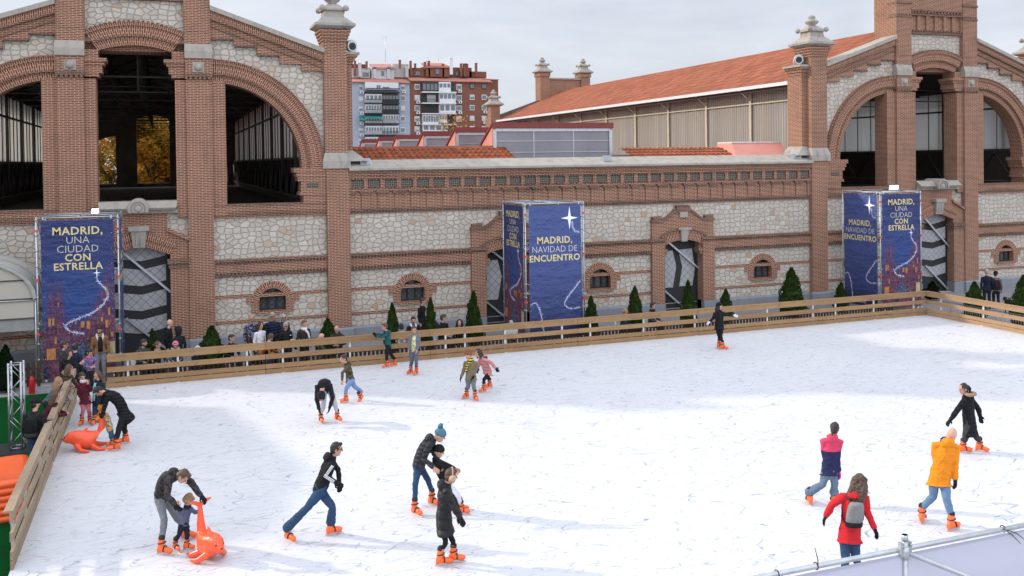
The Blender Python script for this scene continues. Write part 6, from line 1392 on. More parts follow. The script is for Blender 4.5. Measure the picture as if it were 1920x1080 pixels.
def hdg(a): return Vector((math.cos(R(a)), math.sin(R(a)), 0))
def skater(label, s, h, pel, nk, hd, FL, FR, kL, kR, eL, wL, eR, wR, st, look=None, nod=0, lean=0.0, zf=0.0, sw=.160, vox=.012, dp=0.0, dn=0.0, dh=None, airL=0.0, airR=0.0):
    """joints read off the photo as sight lines, each placed at its own real distance: hips over the feet, shoulders square to the heading h"""
    fl, fr = gz(FL[0], FL[1], zf+airL), gz(FR[0], FR[1], zf+airR); D0 = (hdist(fl)+hdist(fr))/2
    left = hdg(h+90); P = at_depth(pel[0], pel[1], D0+dp); N = at_depth(nk[0], nk[1], D0+dn)
    Hd = at_depth(hd[0], hd[1], D0+(dn if dh is None else dh))
    J = dict(foot=(fl+fr)/2, hd=Hd, nk=N, hL=P+left*.085*s-UP*.04*s, hR=P-left*.085*s-UP*.04*s)
    J['foot'] = Vector((J['foot'].x, J['foot'].y, zf))
    sp = (N-P).normalized(); J['sL'] = N+left*sw*s-sp*.075*s; J['sR'] = N-left*sw*s-sp*.075*s
    for e, f_, k_, air in (('L', fl, kL, airL), ('R', fr, kR, airR)):
        toe = hdg((FL if e == 'L' else FR)[2]); J['f'+e] = f_; J['t'+e] = toe
        fs = st.get('fs', s**.75); J['a'+e] = f_+UP*(.26 if st.get('skates', True) else .10)*fs-toe*.012*fs
        J['k'+e] = at_depth(k_[0], k_[1], (hdist(J['h'+e])+hdist(J['a'+e]))/2+(k_[2] if len(k_) > 2 else -.05))
    for e, el, wr in (('L', eL, wL), ('R', eR, wR)):
        ds = hdist(J['s'+e]); J['e'+e] = at_depth(el[0], el[1], ds+(el[2] if len(el) > 2 else 0)); J['w'+e] = at_depth(wr[0], wr[1], ds+(wr[2] if len(wr) > 2 else 0))
        for a, b, mx in (('s', 'e', .31*s), ('e', 'w', .27*s)):      # never longer than an arm
            A, B = J[a+e], J[b+e]
            if (B-A).length > mx*1.12: J[b+e] = A+(B-A).normalized()*mx*1.12
    lk = hdg(h if look is None else look); J['face'] = lk*math.cos(R(nod))-UP*math.sin(R(nod))
    return figure(label, J, st, s, vox)

K = lambda n, c, **k: cloth(n, c, **k)
BLK = K('black_padded_nylon', (0.014, 0.014, 0.016), quilt=.11, rough=.55); BLKC = K('black_cotton', (0.015, 0.015, 0.017)); JEAN = K('indigo_denim', (0.028, 0.062, 0.125)); JEANL = K('washed_denim', (0.12, 0.205, 0.32)); GREYT = K('grey_sweat_cloth', (0.17, 0.175, 0.19)); NAVY = K('navy_cloth', (0.018, 0.022, 0.045)); KGL = K('black_knit', (0.012, 0.012, 0.013)); WHT = K('white_cloth', (0.62, 0.62, 0.66)); M_STRIPE = plain('white_stripe', (.75, .75, .75), .7)
BR_ = 'brown'

# A: man bending over the child with the tail-up sledge
A = skater('man in a dark mottled jacket bending over a small child', .98, -32, (303, 926), (330, 889), (343, 893), (350, 1011, -20), (305, 1040, -35), (333, 973), (308, 973), (373, 916, -.3), (386, 941, -.25), (313, 930, -.1), (328, 946, -.1),
   dict(jacket=K('charcoal_camo_nylon', (0.032, 0.030, 0.030), camo=(0.055, 0.05, 0.048)), trousers=GREYT, hair='brown', gloves=KGL, hunch=.10, puff=.012, hoodback=True, fit=.95), look=-35, nod=50, dp=.1, dn=-.32, dh=-.42)
B = skater('small child with a blond bob holding the tail of the orange sledge', .64, -35, (344.5, 980), (350.5, 951), (353, 937), (351.5, 1031, -25), (330, 1033, -65), (351, 1004), (336, 1002), (366, 961, -.1), (374, 958, -.22), (336, 964, -.05), (334, 951, -.1),
   dict(jacket=K('slate_blue_nylon', (0.10, 0.12, 0.19), c2=(0.12, 0.14, 0.21), split=.2), trousers=K('navy_joggers', (0.014, 0.018, 0.03)), hair='blond', hairstyle='fringe', hs=1.08, scarf=NAVY), look=-30, nod=35, vox=.010)
D = skater('man in a black jacket with white sleeve stripes and blue jeans striding across the ice', 1.0, 2, (599, 915), (622, 858), (630.5, 842.5), (622, 1003.5, 5), (541.5, 1015, -62), (623, 950, -.12), (573, 955), (634, 880, .0), (636, 905, .0), (609, 891, -.03), (629, 904, -.05),
   dict(jacket=K('black_track_jacket', (0.013, 0.013, 0.015)), trousers=JEAN, hair='black', gloves=KGL, glasses=True, armstripe=M_STRIPE, flare=.035, fit=1.03, hoodback=True), look=-8, nod=8, dn=.0)
C1p = skater('man in a blue pompom beanie and dark padded jacket steering a leaning child', 1.0, -22, (785, 872), (811, 823), (824.5, 817), (811, 948, -60), (779, 966, -66), (802, 899), (779, 908), (812, 846, -.1), (824, 868, -.2), (794.5, 860, -.05), (812, 876, -.2),
   dict(jacket=K('charcoal_padded_nylon', (0.03, 0.03, 0.034), quilt=.09, rough=.6), trousers=JEAN, hair='brown', hairstyle='bald', hat=('pompom', K('petrol_knit', (0.075, 0.165, 0.225))), hoodback=True, hunch=.06, puff=.008, fit=.85), look=-18, nod=22, dn=-.2)
C2p = skater('child in a black jacket and white trousers leaning against the beanie man', .78, -8, (838, 905), (816, 860), (822.5, 847), (864, 959, -15), (866, 965, -22), (858, 928), (857, 931), (838, 872, .0), (852, 878, .0), (833, 874, -.05), (849, 882, -.05),
   dict(jacket=K('black_ski_nylon', (0.011, 0.011, 0.012)), trousers=WHT, hairstyle='bald', hat=('beanie', K('black_green_knit', (0.012, 0.013, 0.012), c2=(.1, .45, .06), split=-9)), puff=.01, hs=1.05), look=-10, nod=15, vox=.011)
C4p = skater('girl in a long black padded coat with beige earmuffs gliding in front of the pair', .95, -12, (832, 972), (835, 908), (845.5, 893), (852, 1055, -15), (828, 1061, -13), (850, 1017), (835, 1020), (853, 942, .0), (862, 967, .0), (847, 944, -.03), (862, 970, -.12),
   dict(jacket=K('black_long_padded', (0.018, 0.018, 0.02), quilt=.16, rough=.5), trousers=KGL, len=.34, hair='brown', hairstyle='short', hat=('earmuffs', K('beige_plush', (0.48, 0.33, 0.22))), gloves=KGL, hoodback=True, puff=.015, fit=.72), look=-5, nod=10)
M1 = skater('person in a black hooded jacket and pale trousers doubled over touching the skates', .95, -97, (613, 727), (606, 722), (602, 744), (633, 790, -65), (602, 792.5, -85), (629, 762, -.15), (606, 764, -.15), (625, 748, -.1), (616, 772, -.15), (593.5, 752, -.1), (600, 773, -.12),
   dict(jacket=BLKC, trousers=K('pale_grey_sweat', (0.42, 0.43, 0.47)), hair='black', gloves=KGL, hunch=.10, puff=.012, hat=('hood', BLKC), hoodback=True), look=-97, nod=60, dp=.25, dn=-.28, dh=-.38)
M2 = skater('boy in an olive camouflage hoodie and light blue trousers skating away to the left', .84, 190, (658, 711), (650, 682), (644.5, 673), (648, 755, 195), (679, 749, 215), (648.5, 729), (667, 727), (642, 699, -.05), (641.5, 713, -.05), (652, 697), (650, 710),
   dict(jacket=K('olive_camo_cotton', (0.105, 0.09, 0.055), camo=(0.05, 0.045, 0.028)), trousers=K('sky_blue_sweat', (0.16, 0.245, 0.44)), hair='dark', hoodback=True, hs=1.05, tiltR=35, fit=1.05), look=195, nod=5, airR=.03)
M3 = skater('boy in a teal hoodie and black trousers holding on to the barrier', .84, 165, (728, 648), (726, 622.5), (721.5, 613), (725, 690, 195), (740, 687, 190), (725, 668), (734, 666), (716, 632, -.05), (706, 629.5, .1), (716, 628), (706, 626.5, .15),
   dict(jacket=K('teal_fleece', (0.012, 0.088, 0.10)), trousers=KGL, hair='brown', gloves=KGL, hoodback=True, hs=1.05), look=172, nod=5)
M4 = skater('boy in a grey hoodie with a white and yellow printed front standing beside the barrier', .88, -112, (776, 657), (777, 626.5), (776, 618), (780.5, 703, -140), (770, 701, -150), (780.5, 678), (772, 678), (786.5, 641), (782, 656, -.08), (768, 641), (766.5, 655, -.05),
   dict(jacket=K('heather_grey_fleece', (0.155, 0.155, 0.185)), trousers=K('grey_blue_joggers', (0.10, 0.115, 0.15)), hair='brown', front=K('white_yellow_print', (0.6, 0.6, 0.6), camo=(0.55, 0.5, 0.06)), hs=1.05), look=-105, nod=12)
M5 = skater('child in a khaki parka with a rust beanie and a striped yellow and black scarf', .90, -118, (883, 707), (882.5, 676), (878, 665), (891, 751, -80), (874.5, 747, -150), (888, 725), (878, 725), (894, 690), (888.5, 704, -.08), (870.5, 691), (865, 706.5),
   dict(jacket=K('khaki_parka', (0.165, 0.135, 0.085)), trousers=K('grey_track_cloth', (0.14, 0.15, 0.17)), hair='brown', gloves=KGL, hat=('beanie', K('rust_knit', (0.22, 0.075, 0.04))), scarf=K('yellow_black_scarf', (0.6, 0.42, 0.04), stripe=((0.012, 0.012, 0.012), 14)), scarftail=-1, len=.06, hs=1.05, puff=.01), look=-140, nod=5)
M6 = skater('girl in a pink padded jacket leaning forward behind the child with the striped scarf', .90, 190, (915, 696), (904, 670), (896.5, 662), (907, 735.5, 200), (917.5, 728, 190), (907, 712, -.1), (916, 710, -.05), (921, 680, -.05), (929, 690, -.05), (899, 679), (896, 690),
   dict(jacket=K('dusty_pink_padded', (0.55, 0.235, 0.22), quilt=.1), trousers=KGL, hair='dark', hairstyle='long', gloves=KGL, hoodback=True, len=.10, puff=.01, hs=1.02, fit=.8), look=195, nod=15, dn=-.1)
M7 = skater('girl dressed in black with outstretched arms and white gloves gliding near the far barrier', .98, -105, (1348.5, 611), (1348.5, 584), (1349.5, 575.5), (1355.5, 656, -35), (1349, 653.5, -65), (1352, 632), (1348.5, 632), (1363, 590.5), (1376, 592), (1337.5, 597), (1331, 603),
   dict(jacket=K('black_hooded_parka', (0.011, 0.011, 0.013)), trousers=KGL, hair='black', hairstyle='long', gloves=WHT, len=.16, hat=('hood', K('black_hooded_parka', (0.011, 0.011, 0.013))), fit=.8), look=-70, nod=5)
R1 = skater('girl in a pink and navy ski jacket and flared jeans gliding away with pink gloves', .96, 62, (1555, 884), (1559.5, 820), (1565.5, 804), (1518, 945.5, 70), (1564, 946, 66), (1543, 908), (1565, 912), (1545, 852), (1549, 876, .1), (1570, 857), (1573, 883, -.02),
   dict(jacket=K('pink_navy_ski_nylon', (0.60, 0.055, 0.12), c2=(0.022, 0.024, 0.075), split=1.07), trousers=K('grey_denim', (0.12, 0.17, 0.23)), hair='dark', hairstyle='pony', gloves=K('magenta_knit', (0.65, 0.05, 0.28)), hoodback=True, len=.05, flare=.04, puff=.006, scarf=K('cream_fleece', (.55, .48, .3))), look=35, nod=12)
R2 = skater('woman in a red hooded jacket with long brown hair and a grey backpack', 1.0, 60, (1592.5, 1002), (1602.5, 924), (1612, 904), (1584, 1096, 60), (1609, 1092, 60), (1586, 1048), (1604, 1046), (1559, 947), (1549, 967, .05), (1625, 957), (1639, 990, -.05),
   dict(jacket=K('red_padded_nylon', (0.55, 0.022, 0.028), quilt=.5), trousers=JEAN, hair='brown', hairstyle='curly', gloves=KGL, hoodback=True, len=.13, puff=.012, fit=.95), look=40, nod=18)
R3 = skater('bald man in an orange jacket and blue jeans skating away beside the scaffold', 1.04, 55, (1760.5, 898), (1775, 828), (1785, 815), (1729, 979.5, 40), (1785, 995, 5), (1750, 930), (1775, 935), (1752, 850), (1762, 885, .15), (1790.5, 868), (1791, 899, -.05),
   dict(jacket=K('amber_orange_nylon', (0.72, 0.235, 0.014)), trousers=JEANL, hairstyle='bald', skin=2, gloves=K('navy_knit', (.02, .02, .035)), hoodback=True, len=.12, puff=.012, scarf=K('navy_hood_lining', (.02, .035, .09)), wide=1.05), look=20, nod=28)
R4 = skater('girl with a ponytail in a long black coat with a fur trimmed hood', .98, 115, (1818, 793), (1813, 742), (1806.5, 729.5), (1807, 849.5, -25), (1838, 847, -65), (1810, 822), (1831, 821), (1794, 771), (1782, 787, -.05), (1835, 768), (1837.5, 780),
   dict(jacket=K('black_long_down', (0.012, 0.012, 0.015), quilt=.1), trousers=K('charcoal_joggers', (0.04, 0.042, 0.05)), hair='black', hairstyle='pony', gloves=KGL, len=.40, fur=K('tan_fur', (0.33, 0.22, 0.14)), hoodback=True, puff=.015, fit=1.05), look=170, nod=5)
# the group at the left barrier
K1 = skater('girl in a burgundy coat and pink trousers standing on skates by the barrier', .82, -95, (160, 747), (156.5, 716), (154, 707), (168.5, 794, -75), (153.5, 797, -110), (166, 768), (156, 768), (170, 733), (165, 717, -.15), (148.5, 732), (149.5, 745),
   dict(jacket=K('burgundy_wool', (0.085, 0.012, 0.022), c2=(0.075, 0.01, 0.02), split=.3), trousers=K('dusty_pink_leggings', (0.45, 0.15, 0.17)), hair='dark', len=.18, hs=1.06, scarf=K('white_plush', (.6, .58, .58))), look=-60, nod=15)
K2 = skater('girl in a navy coat over a mint top stretching an arm across the barrier', .88, -150, (182.5, 748), (184.5, 715), (183, 704), (184.5, 790, -80), (177, 796, -105), (184, 770), (177, 771), (196, 731), (194, 748), (160, 722), (141, 726),
   dict(jacket=K('navy_school_coat', (0.013, 0.015, 0.026)), trousers=K('dark_denim', (0.016, 0.03, 0.062)), hair='brown', hairstyle='long', front=K('mint_cotton', (0.22, 0.47, 0.47)), len=.12, hs=1.04), look=-130, nod=20)
K3 = skater('adult in a long black padded coat bending low over a child in a yellow hat', 1.0, 190, (232, 772), (199, 736), (186, 733), (218, 845.5, 187), (234.5, 832, 187), (222.5, 806), (233, 804), (199, 753), (193, 772, -.05), (192, 750), (190, 768),
   dict(jacket=K('black_quilted_long', (0.012, 0.012, 0.014), quilt=.075), trousers=KGL, hair='black', hairstyle='short', gloves=KGL, len=.36, skirtdir=(.55, 0, -.8), hunch=.09, puff=.015), look=190, nod=60)
K4 = skater('toddler in a mustard hat and white and yellow jacket holding the orange seal sledge', .62, 185, (207, 805), (198.5, 778), (193, 767), (209.5, 837, 190), (214, 834, 185), (208, 821), (211, 820), (196, 790), (190, 787, -.03), (192, 786), (189, 782),
   dict(jacket=K('white_yellow_ski', (0.62, 0.60, 0.58), camo=(0.62, 0.33, 0.02)), trousers=K('blue_jeans_kid', (0.05, 0.10, 0.19)), hairstyle='bald', hat=('beanie', K('mustard_knit', (0.42, 0.20, 0.018))), gloves=K('mustard_mitt', (0.6, 0.32, 0.02)), hs=1.15, puff=.015), look=190, nod=25, vox=.01)
M_BAG = K('grey_bag_canvas', (0.22, 0.215, 0.21)); M_BAGD = K('black_bag_leather', (0.015, 0.015, 0.016))
def backpack(fig, label, mat, k=1.0, trim=None, off=0.0):
    root, q, d = fig; s = d['s']; sp, sh, fw = d['spine'], d['sh'], d['fwdt']; c = d['nk']-sp*.27*s-fw*(.205+off)*s+root.location
    r = empty('backpack', c); tag(r, label, 'backpack'); m = MB()
    m.loft([(sp*z*s*k, sh*a*s*k, fw*b*s*k) for z, a, b in ((-.22, .10, .05), (-.20, .135, .075), (0, .14, .085), (.14, .125, .075), (.19, .10, .05), (.2, .05, .02))], 16); m.build('pack', mat, r)
    m = MB(); m.loft([(sp*z*s*k, sh*a*s*k, fw*b*s*k) for z, a, b in ((-.225, .10, .05), (-.205, .139, .079), (-.13, .142, .083), (-.125, .12, .07))], 16); m.build('base_panel', trim or M_BAGD, r)
    m = MB(); m.tube([sp*.19*s+sh*.04*s, sp*.25*s, sp*.19*s-sh*.04*s], .009*s, 6)
    for e in (-1, 1): m.tube([sp*.18*s+sh*e*.07*s+fw*.05*s, sp*.28*s+sh*e*.11*s+fw*.17*s, sp*.12*s+sh*e*.165*s+fw*.22*s, -sp*.12*s+sh*e*.16*s+fw*.14*s, -sp*.18*s+sh*e*.11*s+fw*.04*s], .014*s, 6)
    m.build('strap', trim or M_BAGD, r); m = MB(); m.obox(Matrix.Translation(-fw*.088*s*k+sp*.02*s) @ Matrix(((sh.x, fw.x, sp.x, 0), (sh.y, fw.y, sp.y, 0), (sh.z, fw.z, sp.z, 0), (0, 0, 0, 1))), .17*s*k, .012, .2*s*k); m.build('flap', mat, r); return r
backpack(R2, 'small grey and black backpack worn on the red jacket', M_BAG, .95)

# ------------------------------------------------------------------ onlookers
def stand(label, px, py, s, h, st, arms='down', look=None, nod=8, ht=None, lean=0.0, zf=GZ, Y=None):
    """stand an onlooker of stature 1.75*s so that the head centre falls on that sight line"""
    zh = zf+(1.62*s-lean*.28 if ht is None else ht); Hd = gz(px, py, zh) if Y is None else fy(px, py, Y)
    if -1.0 < Hd.x < 30 and not 8.75 <= Hd.y <= 12.2:
        Hd = fy(px, py, 8.75 if Hd.y < 8.75 else 12.2); s = max(.75, min(1.12, (Hd.z-zf+lean*.28)/1.62)) if ht is None else s
    f, l = hdg(h), hdg(h+90); c = Hd-f*(.03+lean*.55)*s; c = Vector((c.x, c.y, zf)); z = lambda u: UP*u*s
    J = dict(foot=c, hd=Hd, face=hdg(h if look is None else look)*math.cos(R(nod))-UP*math.sin(R(nod)))
    J['nk'] = Hd-UP*.20*s-f*(.035)*s; P = c+z(.93)-f*lean*.12*s
    J['hL'], J['hR'] = P+l*.085*s, P-l*.085*s; J['sL'], J['sR'] = J['nk']+l*.18*s-z(.055), J['nk']-l*.18*s-z(.055)
    for e, sg in (('L', 1), ('R', -1)):
        J['f'+e] = c+l*sg*.11*s; J['t'+e] = hdg(h+sg*10); J['a'+e] = J['f'+e]+z(.09); J['k'+e] = c+l*sg*.10*s+z(.50)+f*.03*s; S = J['s'+e]
        if arms == 'down': J['e'+e] = S-z(.28)+l*sg*.06*s-f*.03*s; J['w'+e] = J['e'+e]-z(.23)+f*.06*s
        elif arms == 'fold': J['e'+e] = S-z(.26)+l*sg*.05*s+f*.03*s; J['w'+e] = J['nk']-z(.32)+f*.2*s-l*sg*.05*s
        elif arms == 'rail': J['e'+e] = S-z(.22)+l*sg*.10*s+f*.10*s; J['w'+e] = S-z(.25)+f*.27*s-l*sg*.14*s
        elif arms == 'phone': J['e'+e] = S-z(.24)+l*sg*.03*s+f*.14*s; J['w'+e] = J['nk']-z(.10)+f*.38*s+l*sg*.035*s
    st = dict(st); st.setdefault('skates', False); return figure(label, J, st, s, .016)
def sit(label, px, py, s, h, st, look=None, nod=8, lean=.25, arms='lap', seat=True, zs=.45, clab=None):
    zh = GZ+zs+.08*s+(.80-lean*.22)*s; Hd = gz(px, py, zh); f, l = hdg(h), hdg(h+90); z = lambda u: UP*u*s
    if Hd.y < 8.95: Hd = fy(px, py, 8.95)
    P = Hd-f*lean*.75*s; P = Vector((P.x, max(P.y, 8.9), max(GZ+.3, Hd.z-(.78-lean*.22)*s))); c = Vector((P.x, P.y, GZ)); J = dict(foot=c, hd=Hd, face=hdg(h if look is None else look)*math.cos(R(nod))-UP*math.sin(R(nod)))
    J['nk'] = Hd-z(.20)-f*.04*s; J['hL'], J['hR'] = P+l*.09*s, P-l*.09*s; J['sL'], J['sR'] = J['nk']+l*.18*s-z(.06), J['nk']-l*.18*s-z(.06)
    for e, sg in (('L', 1), ('R', -1)):
        J['k'+e] = P+f*.42*s+l*sg*.12*s+UP*.01; J['f'+e] = c+f*.44*s+l*sg*.12*s; J['a'+e] = J['f'+e]+z(.09); J['t'+e] = hdg(h+sg*8); S = J['s'+e]
        J['e'+e] = S-z(.26)+l*sg*.06*s+f*.06*s; J['w'+e] = J['e'+e]+f*.22*s-l*sg*.08*s-z(.04)
        if arms == 'raise': J['w'+e] = J['nk']+f*.26*s+l*sg*.04*s-z(.02)
    st = dict(st); st.setdefault('skates', False); fig = figure(label, J, st, s, .016)
    if seat: chair(P.x, P.y, R(h)+PI/2, clab or ('white plastic chair under the '+label.split(' ')[0]+' '+' '.join(label.split(' ')[1:7])))
    return fig
def col(n, c, **k): return K(n, c, **k)
DK = [col('dark_wool_%s' % n, c) for n, c in (('navy', (0.015, 0.02, 0.035)), ('grey', (0.04, 0.042, 0.046)), ('olive', (0.032, 0.032, 0.024)), ('brown', (0.035, 0.024, 0.02)), ('black', (0.011, 0.011, 0.012)))]
TR = K('dark_trouser_cloth', (0.02, 0.02, 0.024))
stand('bearded man in a tan sheepskin jacket over a black shirt leaning at the barrier end', 187, 618, 1.03, -80, dict(jacket=K('tan_suede', (0.23, 0.115, 0.045)), front=BLKC, collar=K('cream_sherpa', (.6, .55, .47)), trousers=K('faded_grey_denim', (0.20, 0.205, 0.215)), hair='dark', beard=True, len=.06, fit=1.0), look=-110, nod=25)
stand('man in a dark grey jacket looking right at the back of the barrier group', 120.5, 647, 1.0, -15, dict(jacket=DK[1], trousers=TR, hair='dark', hoodback=True), 'fold', look=5)
stand('woman with curly black hair photographing with a phone at the barrier', 128, 664, .96, -20, dict(jacket=DK[4], trousers=TR, hair='black', hairstyle='curly'), 'phone', look=-15, nod=12)
stand('person with short black hair seen from behind beside the city banner', 141.5, 651, .96, 60, dict(jacket=DK[0], trousers=TR, hair='black', hairstyle='fringe'), 'down', look=70)
stand('child in a purple flowered jacket with a pink hood at the barrier corner', 166, 661, .80, -60, dict(jacket=K('purple_floral_nylon', (0.13, 0.10, 0.22), camo=(0.32, 0.2, 0.34)), trousers=TR, hair='black', hairstyle='fringe', scarf=K('pink_fleece_hood', (0.6, 0.12, 0.28)), hs=1.1, puff=.012), 'rail', look=-20, nod=20)
stand('woman in an olive parka with a tan fur hood resting on the barrier', 129.5, 692, .95, -15, dict(jacket=K('olive_parka_cloth', (0.05, 0.045, 0.03)), trousers=TR, hair='brown', hairstyle='long', fur=K('brown_fur', (0.26, 0.17, 0.10)), hoodback=True), 'rail', look=10, nod=10, lean=.35)
stand('woman with long fair hair in a grey blue jacket resting on the barrier', 109.5, 716, .93, 5, dict(jacket=K('grey_blue_fleece', (0.09, 0.115, 0.135)), trousers=TR, hair='blond', hairstyle='long'), 'rail', look=5, nod=14, lean=.4)
stand('person in a burgundy jumper with arms folded on the barrier', 104.5, 742, .93, 5, dict(jacket=K('burgundy_knit', (0.065, 0.012, 0.02)), trousers=TR, hair='brown', hairstyle='long'), 'rail', look=0, nod=14, lean=.4)
L9 = stand('man in a black beanie and black coat carrying a backpack on the green turf', 66.5, 757, .98, 70, dict(jacket=BLKC, trousers=JEAN, hair='black', hat=('beanie', KGL), len=.12, puff=.015), 'down', look=40, nod=10)
backpack(L9, 'black backpack on the man standing on the green turf', DK[4], 1.1, DK[1])
sit('man with dark hair and a grey hood sitting nearest the city banner', 269, 643, 1.0, -60, dict(jacket=K('grey_green_softshell', (0.055, 0.065, 0.062)), trousers=TR, hair='dark', beard=True, hoodback=True), look=-5)
sit('fair haired woman in a thick beige scarf sitting beside the man in the grey hood', 295.5, 647, .95, -70, dict(jacket=DK[3], trousers=TR, hair='brown', hairstyle='bun', scarf=K('beige_scarf', (.34, .24, .19))), look=-10)
stand('bald man in black standing by the chevron door', 318, 606, 1.03, -15, dict(jacket=DK[4], trousers=TR, hairstyle='bald', skin=2), look=-5, nod=5)
stand('person with a black hood turned away next to the bald man', 333, 620, .95, 120, dict(jacket=BLKC, trousers=TR, hat=('hood', BLKC), hairstyle='short', len=.2), look=130)
sit('child in a pink knitted cap with a furry hood peering over the barrier', 329, 648, .80, -85, dict(jacket=K('blue_grey_jacket', (0.07, 0.085, 0.12)), trousers=TR, hair='brown', hat=('beanie', K('pink_red_knit', (.58, .2, .24))), fur=K('white_fur', (.5, .47, .45)), hs=1.1), look=-90)
sit('person whose pale cap just shows above the barrier beside the broad conifer', 370.5, 656, .82, -60, dict(jacket=DK[0], trousers=TR, hat=('beanie', K('pale_grey_knit', (.45, .45, .46)))), look=-60, seat=False)
sit('man with receding dark hair in a black jumper sitting alone', 434, 634, 1.0, -65, dict(jacket=DK[4], trousers=TR, hair='dark'), look=-25, nod=10)
T8 = stand('bald man in a grey and navy patterned fleece carrying a pink backpack', 471, 597, 1.0, -60, dict(jacket=K('tie_dye_fleece', (0.26, 0.26, 0.31), camo=(0.04, 0.045, 0.10)), trousers=K('burgundy_check', (.13, .05, .06)), hairstyle='bald', skin=1, beard=False), look=-40)
backpack(T8, 'pink backpack on the man in the patterned fleece', K('candy_pink_nylon', (0.6, 0.16, 0.25)), .9, K('candy_pink_nylon', (0.6, 0.16, 0.25)))
stand('smiling woman in a white jacket with long dark hair behind a conifer', 488, 611, .93, -55, dict(jacket=WHT, trousers=TR, hair='dark', hairstyle='long', skin=0), look=-50)
stand('tall man in a navy puffer jacket and sunglasses against the rubble wall', 510.5, 593, 1.05, -70, dict(jacket=K('navy_puffer', (0.013, 0.02, 0.045), quilt=.1), trousers=TR, hair='grey', hairstyle='short', shades=True, skin=1, puff=.02), look=-80)
stand('woman with wavy grey hair and dark glasses at the back of the crowd', 531, 595, .98, -75, dict(jacket=DK[1], trousers=TR, hair='grey', hairstyle='curly', shades=True), look=-80)
stand('man with grey hair and sunglasses in a black coat behind the white cap', 536, 611, .97, -70, dict(jacket=DK[4], trousers=TR, hair='grey', shades=True, skin=1), look=-70)
sit('person in an orange jacket leaning forward with brown hair over the face', 507, 632, .97, -20, dict(jacket=K('burnt_orange_wool', (0.34, 0.115, 0.025)), trousers=JEAN, hair='brown', hairstyle='fringe', scarf=K('pale_scarf', (.5, .42, .38))), look=-20, nod=45, lean=.55)
sit('woman in a white cap with a hand at her mouth', 542, 628, .94, -75, dict(jacket=K('russet_knit', (0.11, 0.05, 0.035)), trousers=TR, hair='brown', hairstyle='long', hat=('cap', K('white_cap_cotton', (.75, .75, .76)))), look=-90, arms='raise')
stand('fair haired woman in a dark jacket with a white scarf', 570.5, 607, .97, -70, dict(jacket=DK[3], trousers=TR, hair='ginger', hairstyle='short', scarf=K('white_wool_scarf', (.6, .6, .6)), scarftail=1), look=-60)
stand('bald man in an olive vest stooping low over the barrier', 601.5, 631, .97, 0, dict(jacket=K('olive_vest_cloth', (0.09, 0.08, 0.05)), trousers=TR, hairstyle='bald', skin=2, hunch=.06), 'rail', look=0, nod=55, ht=1.18, lean=.95)
stand('balding man in a dark olive hooded jacket looking down at the barrier', 631.5, 617, 1.0, -105, dict(jacket=K('dark_olive_parka', (0.03, 0.033, 0.026)), trousers=TR, hairstyle='bald', beard=False, hoodback=True, wide=1.12, puff=.012), 'rail', look=-125, nod=40, ht=1.46, lean=.3)
stand('man in black standing beneath the barred window beyond the conifers', 792.5, 565, 1.02, -40, dict(jacket=DK[4], trousers=TR, hair='dark', len=.1), look=-20)
stand('child in a cream striped coat with black hair seen from behind', 752.5, 613, .74, 80, dict(jacket=K('cream_stripe_wool', (.48, .42, .38), stripe=((.2, .17, .15), 9)), trousers=WHT, hair='black', hairstyle='fringe', hoodback=True, hs=1.1), look=90)
stand('bearded man in a black jacket over a white collar at the barrier', 775, 600, .98, -75, dict(jacket=DK[4], trousers=TR, hair='dark', beard=True, collar=WHT), 'rail', look=-95, ht=1.40)
sit('man in a black overcoat with short dark hair smiling to the right', 831, 596, 1.03, -60, dict(jacket=DK[4], trousers=TR, hair='dark', beard=False), look=0, lean=.1)
sit('woman in black with long black hair sitting next to the man in the overcoat', 861.5, 605, .97, -95, dict(jacket=DK[4], trousers=TR, hair='black', hairstyle='long'), look=-115, lean=.1)
sit('white haired person in a white jacket half hidden below the blue banner', 958.5, 607, .95, 75, dict(jacket=K('pale_lilac_coat', (.55, .54, .6)), trousers=TR, hair='grey', hairstyle='short'), look=80, lean=.1)
sit('fair haired woman in a grey jacket sitting with her head turned right', 1172.5, 584, .97, -30, dict(jacket=DK[1], trousers=TR, hair='blond', hairstyle='bun', scarf=DK[0]), look=-10, lean=.2)
sit('young man in a dark grey jacket sitting left of the second small door', 1224, 573, 1.02, -60, dict(jacket=DK[1], trousers=TR, hair='black', scarf=DK[4]), look=-25, lean=.1)
stand('man with a balding head in a navy coat walking away outside the rink corner', 1850, 510, 1.02, 60, dict(jacket=K('midnight_coat', (0.012, 0.015, 0.03)), trousers=TR, hair='grey', hairstyle='fringe', len=.2), look=60)
T27 = stand('woman in a black hat and taupe coat walking beside the man in navy', 1867, 514, .95, 55, dict(jacket=K('taupe_coat', (0.14, 0.12, 0.125)), trousers=TR, hair='black', hat=('beanie', KGL), len=.16), look=20)
backpack(T27, 'dark maroon backpack on the woman in the taupe coat', K('maroon_nylon', (0.035, 0.014, 0.02)), 1.1)

